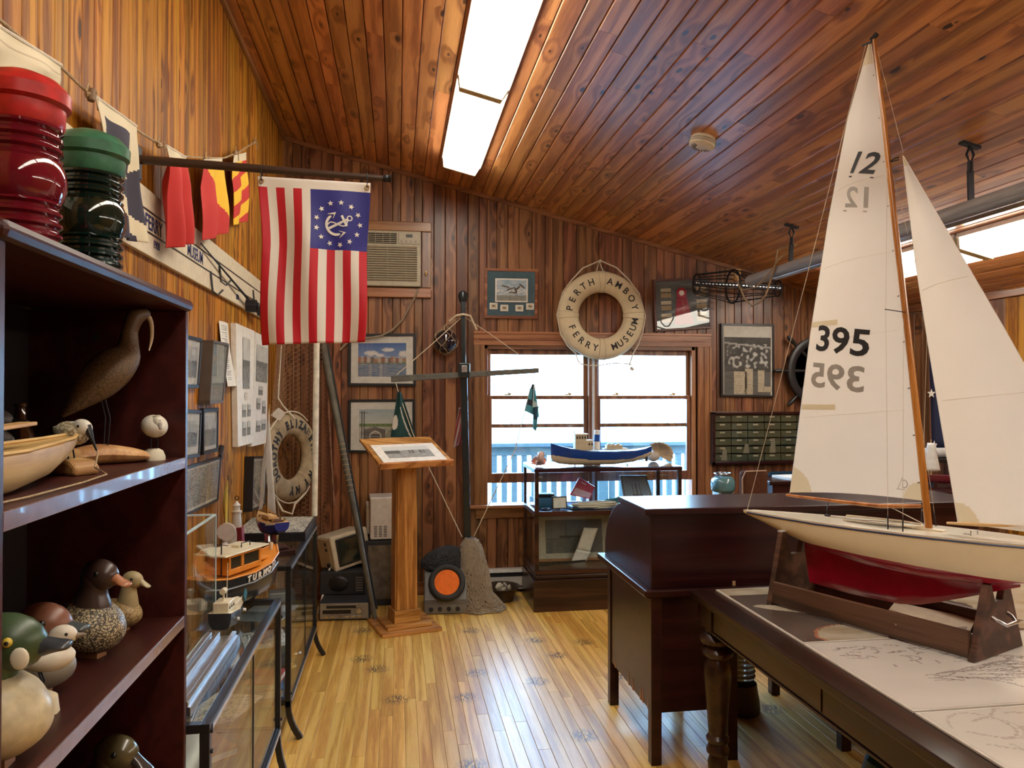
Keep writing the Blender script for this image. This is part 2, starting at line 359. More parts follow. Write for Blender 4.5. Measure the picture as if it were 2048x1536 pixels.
# ---- floor with its strips
floor = slab('floor', lambda m: m.bb((XL - .1, YF - .1, -.08), (XR + .1, YB + .12, -.012)), BK)
floor.location.z = floor.location.z
def board(parent, name, mat, lo, hi, groove=.0025, face='z', flip=1):
    """a plank lying on its backing: bevelled long edges so the joint reads as a recess"""
    m = MB(); x0, y0, z0 = lo; x1, y1, z1 = hi; g = groove
    if face == 'z':      # thickness z, length y ; visible side +z if flip>0
        t, b = (z1, z0) if flip > 0 else (z0, z1)
        d = g * (-1 if flip > 0 else 1)
        P_ = [(x0 + g * .3, b), (x0 + g * .3, t + d), (x0 + g * 1.3, t), (x1 - g * 1.3, t), (x1 - g * .3, t + d), (x1 - g * .3, b)]
        m.prism([(a, y0, c) for a, c in P_], (0, y1 - y0, 0))
    elif face == 'y':    # wall facing -y, length z
        P_ = [(x0 + g * .3, y1), (x0 + g * .3, y0 + g), (x0 + g * 1.3, y0), (x1 - g * 1.3, y0), (x1 - g * .3, y0 + g), (x1 - g * .3, y1)]
        m.prism([(a, c, z0) for a, c in P_], (0, 0, z1 - z0))
    else:                # wall facing +-x, length z
        f, b = (x1, x0) if flip > 0 else (x0, x1); d = -g if flip > 0 else g
        P_ = [(y0 + g * .3, b), (y0 + g * .3, f + d), (y0 + g * 1.3, f), (y1 - g * 1.3, f), (y1 - g * .3, f + d), (y1 - g * .3, b)]
        m.prism([(c, a, z0) for a, c in P_], (0, 0, z1 - z0))
    return m.build(name, mat, parent, world=True)
rnd = random.Random(3)
BW = .057; x = XL
while x < XR - .01:
    seen = -.5 < x < 2.6
    y = YF + .0
    cuts = []
    if seen:
        y2 = rnd.uniform(.2, 1.2)
        board(floor, 'floorboard', M['floor_oak'], (x, YF, -.012), (x + BW, y2, 0), .0012); y = y2
        while y < YB:
            L_ = rnd.uniform(.9, 1.9); e = min(y + L_, YB)
            if YB - e < .3: e = YB
            board(floor, 'floorboard', M['floor_oak'], (x, y, -.012), (x + BW, e - .0015, rnd.uniform(-.0003, .0003)), .0012); y = e
    else:
        board(floor, 'floorboard', M['floor_oak'], (x, YF, -.012), (x + BW, YB, 0), .0012)
    x += BW

# ---- ceiling (slopes down to the right)
def ceil_box(m, x0, x1, y0, y1, o0, o1):
    m.prism([(x0, y0, ceil_z(x0) + o0), (x1, y0, ceil_z(x1) + o0), (x1, y0, ceil_z(x1) + o1), (x0, y0, ceil_z(x0) + o1)], (0, y1 - y0, 0))
ceiling = slab('ceiling', lambda m: ceil_box(m, XL - .1, XR + .1, YF - .1, YB + .1, .02, .1), BK)
def ceil_board(x0, x1, y0, y1):
    m = MB(); g = .004
    q = [(x0 + .0012, .02), (x0 + .0012, .006), (x0 + .006, 0), (x1 - .004, 0), (x1 - .0012, .006), (x1 - .0012, .02)]
    m.prism([(a, y0, ceil_z(a) + o) for a, o in q], (0, y1 - y0, 0)); m.build('ceiling_board', M['ceil_pine'], ceiling, world=True)
x = XL; cw = .0895
while x < XR - .01:
    x1 = min(x + cw, XR); y = YF
    e = rnd.uniform(0, 1.4)
    ceil_board(x, x1, YF, e); y = e
    while y < YB - .02:
        e = min(YB, y + rnd.uniform(1.3, 2.9))
        if YB - e < .35: e = YB
        ceil_board(x, x1, y, e - .0012); y = e
    x = x1

# ---- walls
WX0, WX1, WZ0, WZ1 = .665, 2.40, .675, 1.93     # window opening
wall_back = slab('wall_back', lambda m: (m.bb((XL - .1, YB, -.05), (WX0, YB + .12, 3.7)), m.bb((WX1, YB, -.05), (XR + .1, YB + .12, 2.7)),
                                         m.bb((WX0, YB, -.05), (WX1, YB + .12, WZ0)), m.bb((WX0, YB, WZ1), (WX1, YB + .12, 3.2))), BK)
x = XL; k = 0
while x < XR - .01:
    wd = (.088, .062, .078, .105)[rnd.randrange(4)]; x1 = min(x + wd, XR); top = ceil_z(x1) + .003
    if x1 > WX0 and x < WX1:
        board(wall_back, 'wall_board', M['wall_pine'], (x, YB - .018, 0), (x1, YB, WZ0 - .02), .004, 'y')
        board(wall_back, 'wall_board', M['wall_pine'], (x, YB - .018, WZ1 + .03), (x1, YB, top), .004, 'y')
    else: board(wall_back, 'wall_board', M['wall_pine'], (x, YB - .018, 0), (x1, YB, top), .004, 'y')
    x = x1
wall_left = slab('wall_left', lambda m: m.bb((XL - .12, YF - .1, -.05), (XL - .0, YB + .12, 3.6)), BK)
y = YB - .018
while y > .2:
    wd = rnd.choice((.084, .084, .06)); y0 = max(y - wd, .1)
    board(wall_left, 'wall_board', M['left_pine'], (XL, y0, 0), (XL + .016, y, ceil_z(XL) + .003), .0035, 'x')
    y = y0
def far_panel(m): m.bb((XL, YF, 0), (XL + .016, .1, ceil_z(XL)))
one('wall_panel', far_panel, M['left_pine'], parent=wall_left, world=True)
wall_right = slab('wall_right', lambda m: m.bb((XR, YF - .1, -.05), (XR + .12, YB + .12, 2.45)), BK)
y = YB - .018
while y > 1.5:
    wd = rnd.choice((.095, .095, .07)); y0 = y - wd
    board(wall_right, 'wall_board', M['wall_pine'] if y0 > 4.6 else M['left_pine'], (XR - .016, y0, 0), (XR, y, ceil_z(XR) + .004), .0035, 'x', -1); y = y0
one('wall_panel', lambda m: m.bb((XR - .016, YF, 0), (XR, y, ceil_z(XR))), M['left_pine'], parent=wall_right, world=True)
wall_front = slab('wall_front', lambda m: m.prism([(XL - .1, YF - .1, -.05), (XR + .1, YF - .1, -.05), (XR + .1, YF - .1, 2.45), (XL - .1, YF - .1, 3.7)], (0, .1, 0)), M['wall_pine'])
# ---- ceiling trims
def trim(name, pts, w, h, mat, up=(0, 0, 1)):
    m = MB(); m.beam(pts[0], pts[1], w, h, up); o = m.build(name, mat, bevel=.004); o['kind'] = 'structure'; return o
trim('trim_1', ((XL + .02, YB - .026, ceil_z(XL + .02) - .016), (XR - .02, YB - .026, ceil_z(XR - .02) - .016)), .018, .034, M['trim_pine_h'])
trim('trim_2', ((XL + .026, YF, ceil_z(XL) - .02), (XL + .026, YB - .036, ceil_z(XL) - .02)), .02, .034, M['trim_pine_y'])
trim('trim_3', ((XR - .026, YF, ceil_z(XR) - .03), (XR - .026, YB - .036, ceil_z(XR) - .03)), .02, .05, M['trim_pine_y'])
trim('baseboard_back', ((XL + .02, YB - .026, .05), (.60, YB - .026, .05)), .016, .10, M['trim_pine_h'])
trim('baseboard_left', ((XL + .024, .2, .05), (XL + .024, YB - .036, .05)), .016, .10, M['trim_pine_y'])

# ---- double window
win = bpy.data.objects.new('window_1', None); COL.objects.link(win); win.location = ((WX0 + WX1) / 2, YB, WZ0); win['kind'] = 'structure'
T, TH = M['trim_pine'], M['trim_pine_h']
yb = YB - .018
def wbox(name, lo, hi, mat, bevel=.002): m = MB(); m.bb(lo, hi); return m.build(name, mat, win, world=True, bevel=bevel)
# stepped casing
for x0, x1, sx_ in ((.585, .67, 1), (2.415, 2.53, -1)):
    o = wbox('casing', (x0, yb - .018, .64), (x1, yb, 1.9245), T)
    m = MB(); e0 = x0 if sx_ > 0 else x1; m.bb((e0, yb - .026, .64), (e0 + sx_ * .016, yb - .018, 1.924)); m.bb((e0 + sx_ * .05, yb - .024, .64), (e0 + sx_ * .062, yb - .018, 1.924)); m.build('casing_bead', T, o, world=True, bevel=.002)
o = wbox('casing', (.585, yb - .018, 1.925), (2.53, yb, 2.03), TH)
m = MB(); m.bb((.585, yb - .026, 2.014), (2.53, yb - .018, 2.032)); m.bb((.63, yb - .024, 1.965), (2.48, yb - .018, 1.978)); m.build('casing_bead', TH, o, world=True, bevel=.002)
wbox('window_sill', (.55, yb - .06, .655), (2.56, YB + .06, .68), TH, .004)
wbox('apron', (.60, yb - .022, .575), (2.52, yb, .655), TH, .004)
for x0, x1 in ((WX0 - .002, WX0 + .032), (WX1 - .032, WX1 + .002)): wbox('jamb', (x0, yb - .004, .68), (x1, YB + .12, 1.93), T)
wbox('jamb', (WX0, yb - .004, 1.895), (WX1, YB + .12, 1.93), TH)
wbox('mullion', (1.505, yb - .016, .68), (1.575, YB + .12, 1.93), T)
m = MB(); m.bb((1.53, yb - .024, .68), (1.55, yb - .016, 1.93)); m.build('mullion_bead', plain('pale_track', (.65, .68, .7, 1), .4), win, world=True)
GW = glass_mat('window_glass', tint=(.97, 1, 1, 1), refl=1)
for x0, x1 in ((.697, 1.505), (1.575, 2.368)):
    # upper sash (outer) and lower sash (inner, raised a little)
    for nm, z0, z1, yy, st, rt, rb in (('sash', 1.275, 1.90, YB + .045, .03, .045, .03), ('sash', .845, 1.53, YB + .012, .035, .03, .075)):
        m = MB(); m.bb((x0, yy - .014, z0), (x0 + st, yy + .014, z1)); m.bb((x1 - st, yy - .014, z0), (x1, yy + .014, z1))
        m.bb((x0 + st, yy - .014, z1 - rt), (x1 - st, yy + .014, z1)); m.bb((x0 + st, yy - .014, z0), (x1 - st, yy + .014, z0 + rb))
        s_ = m.build('sash', T, win, world=True, bevel=.003)
        m = MB(); m.bb((x0 + st, yy - .002, z0 + rb), (x1 - st, yy + .002, z1 - rt)); m.build('pane', GW, s_, world=True)
        # sash locks / lifts
        m = MB()
        if yy < YB + .03:
            for q in (.2, .8):
                xx = x0 + (x1 - x0) * q; m.box((xx, yy, z1 + .006), (.05, .022, .01)); m.box((xx + .012, yy - .008, z1 + .016), (.03, .008, .012), (0, .3, 0))
            m.box(((x0 + x1) / 2, yy - .02, z0 + .04), (.06, .012, .014))
        else:
            for q in (.2, .8):
                xx = x0 + (x1 - x0) * q; m.tube([(xx - .03, yy - .012, z0 + rb), (xx - .02, yy - .016, z0 + rb + .015), (xx + .02, yy - .016, z0 + rb + .015), (xx + .03, yy - .012, z0 + rb)], .003, 6)
        m.build('sash_lock', M['brass'], s_, world=True)

# ---- outside: deck, railing of balusters, water, far shore
WP = plain('backlit_white', (.10, .15, .16, 1), .7); TEAL = plain('teal_paint', (.16, .34, .36, 1), .7)  # white railing; its backlit dimness is put into a dark base colour
deck = one('deck', lambda m: m.bb((-3, YB + .13, .05), (7, YB + 2.2, .15)), plain('deck_boards', (.10, .11, .12, 1), .8), label=None); deck['kind'] = 'structure'
rail = thing('deck_railing', 'pale slatted deck railing outside the window', 'railing', (1.6, YB + 1.9, .15))
m = MB(); m.bb((-2.5, YB + 1.84, .99), (6.5, YB + 1.98, 1.03)); m.bb((-2.5, YB + 1.88, .90), (6.5, YB + 1.94, .99)); m.build('top_rail', WP, rail, world=True, bevel=.004)
one('bottom_rail', lambda m: m.bb((-2.5, YB + 1.89, .24), (6.5, YB + 1.93, .32)), WP, parent=rail, world=True)
for i in range(60):
    xx = -.4 + i * .105
    one('baluster', lambda m: m.bb((xx, YB + 1.885, .15), (xx + .055, YB + 1.935, 1.0)), WP, parent=rail, world=True)
for i in range(5):
    xx = -1.5 + i * 1.8; one('post', lambda m: m.bb((xx, YB + 1.86, .15), (xx + .1, YB + 1.96, 1.035)), WP, parent=rail, world=True)
sea = one('water', lambda m: m.bb((-120, YB + 2.3, -2.2), (160, 400, -2)), plain('sea', (.10, .22, .26, 1), .25, scale=2, bump=.3)); sea['kind'] = 'structure'
# ================================================================== CEILING LIGHTS, DETECTOR
LAMP = emit_mat('diffuser_glow', (1, .93, .80, 1), LAMP_WATT)
def fixture(x0, x1, y0, y1, label, grp=None):
    xm = (x0 + x1) / 2
    t = thing('ceiling_light', label, 'light', (xm, (y0 + y1) / 2, ceil_z(xm)), group=grp, rot=(0, math.atan(CB), 0))
    hw = (x1 - x0) / 2 * 1.03; hl = (y1 - y0) / 2
    one('housing', lambda m: m.bb((-hw, -hl, -.03), (hw, hl, -.001)), M['white'], parent=t, bevel=.004)
    m = MB(); m.prism([(-hw + .012, -hl + .02, -.03), (-hw + .03, -hl + .02, -.085), (hw - .03, -hl + .02, -.085), (hw - .012, -hl + .02, -.03)], (0, 2 * hl - .04, 0)); m.build('diffuser', LAMP, t, bevel=.008)
    for s in (-1, 1): one('end_cap', lambda m: m.prism([(-hw + .008, s * hl, -.03), (-hw + .028, s * hl, -.09), (hw - .028, s * hl, -.09), (hw - .008, s * hl, -.03)], (0, -s * .02, 0)), plain('yellowed_cap', (.75, .68, .48, 1), .5), parent=t)
    return t
fixture(.305, .575, 3.88, 5.24, 'glowing fluorescent ceiling light nearest the window wall, above the lectern')
fixture(.305, .575, 2.50, 3.86, 'long glowing fluorescent ceiling light cut by the top of the picture')
for y, w_ in ((1.1, 'just above'), (-.3, 'just behind'), (-1.7, 'far behind')): fixture(.305, .575, y, y + 1.36, 'unseen fluorescent ceiling light on the high side, added %s the viewer' % w_)  # unseen fixtures added along this row to light the room
fixture(3.20, 3.47, 3.98, 5.34, 'glowing fluorescent ceiling light showing between mast and jib, low side of the ceiling')
fixture(3.20, 3.47, 2.60, 3.96, 'glowing fluorescent ceiling light at the right beyond the jib')
for y, w_ in ((1.2, 'beside'), (-.3, 'just behind'), (-1.7, 'far behind')): fixture(3.20, 3.47, y, y + 1.36, 'unseen fluorescent ceiling light on the low side, added %s the viewer' % w_)  # low-side fixtures out of view, added for the room's brightness
p = onC(1407, 276)
t = thing('smoke_detector', 'round cream smoke detector on the sloping pine ceiling', 'smoke detector', p, rot=(pi, -math.atan(CB) * -1, 0))
t.rotation_euler = (0, math.atan(CB), 0)
one('base', lambda m: m.lathe([(.0, 0), (.062, 0), (.064, -.012), (.0, -.012)], seg=32), M['cream'], parent=t, smooth=True)
m = MB(); m.lathe([(.05, -.012), (.068, -.014), (.070, -.03), (.066, -.044), (.05, -.052), (0, -.054)], seg=32); m.build('cover', M['cream'], t, smooth=True)
m = MB()
for z in (-.02, -.027, -.034): m.torus((0, 0, z), .0695, .0012, seg=32, sub=4)
for i in range(10):
    a = i * .35 + .4; m.beam((cos(a) * .03, sin(a) * .03, -.0545), (cos(a) * .055, sin(a) * .055, -.0515), .004, .002)
m.build('vent_slot', M['blackm'], t)
# ================================================================== PAINTED PRINTS (flat pictures, colour per cell)
def nz(x, y, z=0): return mnoise.noise(Vector((x, y, z)))
def fb(x, y, z=0, o=4): return mnoise.fractal(Vector((x, y, z)), 1.0, 2.0, o)
def mix(a, b, t): t = max(0, min(1, t)); return tuple(a[i] * (1 - t) + b[i] * t for i in range(3))
def gry(v): return (v, v, v * .93)
def p_harbour(sd=0):           # black and white harbour photograph
    def f(a, b):
        h = .45 + .05 * fb(a * 5, sd)
        if b < h: v = .50 - .12 * fb(a * 3 + sd, b * 3)
        elif b < h + .16 + .1 * nz(a * 7, sd + 3): v = .10 + .22 * abs(nz(a * 30, b * 30, sd))
        else: v = .22 + .14 * fb(a * 8, b * 30, sd)
        if nz(a * 40, sd) > .42 and .15 < b < h: v = .12
        return gry(max(.02, v))
    return f
def p_chart(sd=0, base=(.52, .49, .40), ink=.16, th=.16):
    def f(a, b):
        v = abs(fb(a * 4 + sd, b * 4, sd)); w2 = abs(nz(a * 34, b * 34, sd))
        if v < .02 or w2 < .05: return (ink, ink, ink * .9)
        return mix(base, (base[0] * .6, base[1] * .6, base[2] * .6), th + fb(a * 6, b * 6, sd + 5))
    return f
def p_text(rows=24, sd=0, base=(.74, .71, .62)):
    def f(a, b):
        r = b * rows; i = int(r)
        if .1 < a < .1 + .7 * (.5 + .5 * abs(nz(i * 3.3, sd))) + .1 and r - i > .55 and b > .06 and b < .92 and nz(a * 60, i * 7.7) > -.15: return (.22, .21, .2)
        return base
    return f
def p_river(a, b):             # blue sky, cumulus, buildings along the shore, reflecting water
    if b < .40:
        c = mix((.06, .14, .36), (.22, .33, .55), b * 2)
        for cx, cy, rx, ry in ((.28, .30, .16, .09), (.62, .20, .14, .07), (.95, .32, .12, .1), (.45, .36, .1, .06)):
            d = ((a - cx) / rx) ** 2 + ((b - cy) / ry) ** 2 + .5 * fb(a * 12, b * 12)
            if d < 1: c = mix((.72, .70, .66), c, d * d)
        return c
    k_ = int(a * 15 + .3 * sin(a * 9)); hb = .40 + .13 * abs(nz(k_ * 3.7, 4)) * 1.6
    if hb < b < .58 and a < .93:
        if int(b * 60) % 3 == 0 and int(a * 90) % 3 == 0: return (.08, .09, .12)
        return ((.42, .20, .12), (.50, .42, .30), (.30, .14, .09), (.56, .50, .42), (.20, .15, .12))[k_ % 5]
    if b < .44:
        return mix((.30, .42, .60), (.36, .46, .58), .5)
    if b < .62:
        t = nz(int(a * 30) * 1.7, int(b * 22)); return mix((.34, .20, .12), (.40, .36, .26), t + .4) if b < .56 else mix((.06, .13, .05), (.22, .26, .16), t + .5)
    s = nz(int(a * 18) * 2.3, 5)
    return mix((.10, .17, .28), (.42, .42, .40), .25 + .5 * fb(a * 5, b * 40) + (.35 if s > .2 and .2 < a < .5 else 0))
def p_barn(a, b):
    if b < .42: c = mix((.36, .45, .50), (.60, .62, .55), b * 2 + .3 * fb(a * 3, b * 18))
    elif b < .52: c = mix((.10, .18, .07), (.22, .30, .12), .5 + nz(a * 30, b * 20))
    else: c = mix((.36, .37, .32), (.52, .51, .45), .5 + fb(a * 9, b * 9))
    if .12 < a < .58 and b > .52 + abs(a - .35) * .35: c = mix((.10, .095, .09), (.22, .20, .18), .5 + nz(a * 3, b * 60))
    if ((a - .36) / .13) ** 2 + ((b - .80) / .16) ** 2 < 1: c = (.62, .60, .55)
    if ((a - .36) / .11) ** 2 + ((b - .82) / .14) ** 2 < 1: c = (.10, .10, .10) if int(b * 40) % 4 else (.4, .35, .3)
    for x_ in (.06, .11): 
        if abs(a - x_) < .008 and b > .04: c = (.06, .06, .05)
    if abs(b - .1) < .01 and a < .2: c = (.06, .06, .05)
    if a > .6 and b > .62: c = mix((.22, .28, .18), (.45, .43, .36), .5 + nz(a * 14, b * 14))
    return c
def p_geese(a, b):
    c = mix((.24, .36, .46), (.46, .52, .56), .5 + fb(a * 4, b * 7)) if b < .74 else mix((.16, .18, .17), (.32, .32, .28), .5 + fb(a * 10, b * 40))
    if .45 < b < .74 and nz(a * 9, b * 14, 3) > .1: c = (.62, .64, .62)
    for cx, cy, t in ((.30, .34, .3), (.45, .45, -.5), (.62, .48, 1.3), (.72, .40, -1.0), (.84, .30, .9), (.55, .62, .1)):
        x_, y_ = a - cx, b - cy; u = x_ * cos(t) + y_ * sin(t); v = -x_ * sin(t) + y_ * cos(t)
        if (u / .15) ** 2 + (v / .045) ** 2 < 1: c = (.05, .045, .04) if v < .01 else (.38, .34, .28)
    return c
def p_bird(a, b):
    c = (.62, .58, .44)
    if .12 < a < .88 and .12 < b < .88: c = (.50, .50, .40)
    if ((a - .5) / .3) ** 2 + ((b - .5) / .13) ** 2 < 1: c = (.20, .09, .04)
    if abs(a - .5 - (b - .4) * .8) < .08 and b < .55 and b > .2: c = (.1, .07, .05)
    return c
def p_group(a, b):             # dark photograph of people on a deck
    v = .045 + .03 * fb(a * 4, b * 5)
    if .12 < b < .55 and .05 < a < .95:
        q = nz(a * 13, b * 15, 4)
        if q > .18: v = .34 + q * .3
        elif q > .05: v = .14
    if b > .6: v = .10 + .04 * fb(a * 3, b * 12)
    if abs(b - .10 - a * .08) < .015: v = .35
    return gry(max(.012, v))
def p_view(a, b):
    if b < .36: return (.60, .62, .60)
    if b < .62 and (a < .32 or nz(a * 16, 3) > .1): return gry(.08 + .12 * abs(nz(a * 20, b * 20)))
    return gry(.30 + .18 * fb(a * 7, b * 24))
def p_ship_dark(a, b):
    v = .20 + .05 * fb(a * 3, b * 3)
    if b > .55: v = .13 + .08 * abs(fb(a * 9, b * 20))
    if .25 < a < .6 and .48 < b < .56 - abs(a - .42) * .1: v = .06
    for x_ in (.3, .36, .55, .75):
        if abs(a - x_) < .006 and .12 < b < .5: v = .08
    return (v, v * .95, v * .8)
def quad(P4, a, b): # P4 = TL, TR, BR, BL
    return (P4[0] * (1 - a) + P4[1] * a) * (1 - b) + (P4[3] * (1 - a) + P4[2] * a) * b
def sub(P4, a0, b0, a1, b1): return [quad(P4, a0, b0), quad(P4, a1, b0), quad(P4, a1, b1), quad(P4, a0, b1)]
def panel(name, P4, mat, parent, n, off=0, paint=None, nu=40, nv=40, **k):
    m = MB(); n = Vector(n) * off
    if paint: m.grid(lambda a, b: quad(P4, a, b) + n, nu, nv, cfn=paint)
    else: m.prism([p + n for p in P4], Vector(n).normalized() * -.002 if off else Vector((0, 0, .001)))
    return m.build(name, mat, parent, world=True, norm=not paint, **k)
def framed(label, P4, n, fw=.02, dep=.02, fmat=None, mat_board=None, border=.15, paint=None, nu=44, nv=40, glass=True, name='framed_picture', cat='picture', shade=None, group=None):
    n = Vector(n).normalized(); P4 = [Vector(p) for p in P4]; c = (P4[2] + P4[3]) / 2
    t = thing(name, label, cat, c, group=group)
    W = (P4[1] - P4[0]).length; H_ = (P4[3] - P4[0]).length
    m = MB(); ex = (P4[1] - P4[0]).normalized() * fw / 2; ey = (P4[3] - P4[0]).normalized() * fw / 2; z = n * dep / 2
    TL, TR, BR, BL = P4
    m.beam(TL + ey + z, TR + ey + z, dep, fw, up=-ey.normalized()); m.beam(BL - ey + z, BR - ey + z, dep, fw, up=-ey.normalized())
    m.beam(TL + ex + 2 * ey + z, BL + ex - 2 * ey + z, dep, fw, up=ex.normalized()); m.beam(TR - ex + 2 * ey + z, BR - ex - 2 * ey + z, dep, fw, up=ex.normalized())
    m.build('frame', fmat or M['black'], t, world=True, bevel=.0015)
    fx, fy = fw / W, fw / H_; q = sub(P4, fx * .8, fy * .8, 1 - fx * .8, 1 - fy * .8)
    mb = MB(); mb.prism([p + n * .001 for p in q], n * (dep - .007)); mb.build('mat_board', mat_board or M['whitem'], t, world=True)
    if paint:
        bx, by = (border if isinstance(border, tuple) else (border, border * W / H_))
        panel('print', sub(q, bx, by, 1 - bx, 1 - by), M['pic'], t, n, dep - .005, paint, nu, nv)
    if glass: mg = MB(); mg.prism([p + n * (dep - .003) for p in q], n * .001); mg.build('glazing', M['pglass'], t, world=True)
    return t, q

# ================================================================== BOOKCASE
BX0, BX1, BY0, BY1 = -.855, -.50, 1.045, 1.93
SH = [.642, 1.019, 1.396]; BTOP = 1.774
bk = thing('bookcase', 'tall dark mahogany bookcase filled with bird decoys along the pine wall', 'bookcase', ((BX0 + BX1) / 2, (BY0 + BY1) / 2, 0))
for y0 in (BY0, BY1 - .02): one('side_panel', lambda m: m.bb((BX0, y0, 0), (BX1, y0 + .02, BTOP - .028)), M['mahog_shelf'], parent=bk, world=True, bevel=.002)
one('back_panel', lambda m: m.bb((BX0, BY0 + .02, .05), (BX0 + .008, BY1 - .02, BTOP - .028)), plain('dark_back', (.012, .006, .006, 1), .7), parent=bk, world=True)
m = MB(); m.bb((BX0, BY0 - .008, BTOP - .028), (BX1 + .012, BY1 + .008, BTOP)); m.build('top_board', M['mahog_shelf'], bk, world=True, bevel=.012)
LAMIN = plain('shelf_edge_band', (.20, .13, .14, 1), .22, coat=.5)
for z in [.10, .265] [:1] + SH:
    s_ = one('shelf', lambda m: m.bb((BX0 + .008, BY0 + .02, z - .024), (BX1 - .004, BY1 - .02, z)), M['mahog_shelf'], parent=bk, world=True)
    one('edge_band', lambda m: m.bb((BX1 - .004, BY0 + .02, z - .025), (BX1, BY1 - .02, z + .001)), LAMIN, parent=s_, world=True, bevel=.001)
one('plinth', lambda m: m.bb((BX0 + .02, BY0 + .02, 0), (BX1 - .02, BY1 - .02, .076)), M['mahog_shelf'], parent=bk, world=True)
m = MB(); m.cyl((-.70, BY1 - .0205, 1.68), (-.70, BY1 - .0225, 1.68), .009); m.build('cam_cover', M['blackm'], bk, world=True)

# ================================================================== SHIP'S LANTERNS on the bookcase
def lantern(loc, label, paintm, lensm, h=.35, r=.068):
    t = thing('ship_lantern', label, 'lantern', loc)
    one('base', lambda m: m.lathe([(0, 0), (r * 1.1, 0), (r * 1.1, .012), (r * .95, .02), (r * .95, .05), (0, .05)], seg=36), paintm, parent=t, smooth=True)
    prof = []; n = 44; z0, z1 = .05, h * .76
    for i in range(n + 1):
        z = z0 + (z1 - z0) * i / n; q = i / n
        if .34 < q < .70: rr = r * .93 + .011 * sin((q - .34) / .36 * pi) ** .7
        else: rr = r * .93 + .0045 * (1 if (i // 2) % 2 else -.4)
        prof.append((rr, z))
    m = MB(); m.lathe(prof, seg=40); m.build('fresnel_lens', lensm, t, smooth=True)
    one('core', lambda m: m.lathe([(0, .05), (r * .5, .05), (r * .5, h * .75), (0, h * .75)], seg=20), plain('lens_core', tuple(c * .08 for c in lensm['tint'][:3]) + (1,), .5), parent=t)
    z = h * .76
    m = MB(); m.lathe([(0, z - .005), (r * .98, z - .005), (r * 1.03, z), (r * 1.05, z + .03), (r * 1.17, z + .036), (r * 1.19, z + .058), (r * 1.10, z + .066), (r * .9, z + .080), (r * .5, z + .092), (0, z + .095)], seg=40); m.build('lid', paintm, t, smooth=True)
    m = MB()
    for a in (-2.75, 1.1, 2.6): m.beam((cos(a) * r * 1.07, sin(a) * r * 1.07, .03), (cos(a) * r * 1.07, sin(a) * r * 1.07, z + .04), .012, .006, up=(cos(a), sin(a), 0))
    m.build('guard_bar', paintm, t)
    return t
def lens_mat(name, col):
    m_, nt, N, L, P = new_mat(name); P.inputs['Base Color'].default_value = col; P.inputs['Roughness'].default_value = .06; P.inputs['Transmission Weight'].default_value = .35; P.inputs['Coat Weight'].default_value = .6; P.inputs['IOR'].default_value = 1.45
    m_['tint'] = col; return m_
lantern((-.68, 1.50, BTOP), 'large red ship lantern with ribbed dark red glass on top of the bookcase', plain('red_paint', (.46, .022, .02, 1), .35, bump=.2, var=.2), lens_mat('red_lens', (.20, .008, .02, 1)))
lantern((-.68, 1.815, BTOP), 'green ship lantern with ribbed black-green glass on the bookcase end', plain('green_paint', (.035, .15, .08, 1), .35, bump=.2, var=.2), lens_mat('green_lens', (.004, .02, .015, 1)))

# ================================================================== DECOYS
BL = plain('bead_eye', (.01, .01, .01, 1), .1)
def spotted(name, c1, c2, sc=60, rough=.45, feat='DISTANCE_TO_EDGE', th=.08):
    m_, nt, N, L, P = new_mat(name); t = N.new('ShaderNodeTexCoord'); v = N.new('ShaderNodeTexVoronoi'); v.feature = feat; v.inputs['Scale'].default_value = sc
    n = N.new('ShaderNodeTexNoise'); n.inputs['Scale'].default_value = sc * .4; L.new(t.outputs['Object'], n.inputs[0]); ad = N.new('ShaderNodeVectorMath'); ad.operation = 'MULTIPLY_ADD'; ad.inputs[1].default_value = (.02, .02, .02); L.new(n.outputs[1], ad.inputs[0]); L.new(t.outputs['Object'], ad.inputs[2]); L.new(ad.outputs[0], v.inputs['Vector'])
    r = N.new('ShaderNodeValToRGB'); L.new(v.outputs['Distance'], r.inputs[0]); e = r.color_ramp.elements; e[0].position = th * .5; e[0].color = c1; e[1].position = th * 1.6; e[1].color = c2
    L.new(r.outputs[0], P.inputs['Base Color']); P.inputs['Roughness'].default_value = rough; return m_
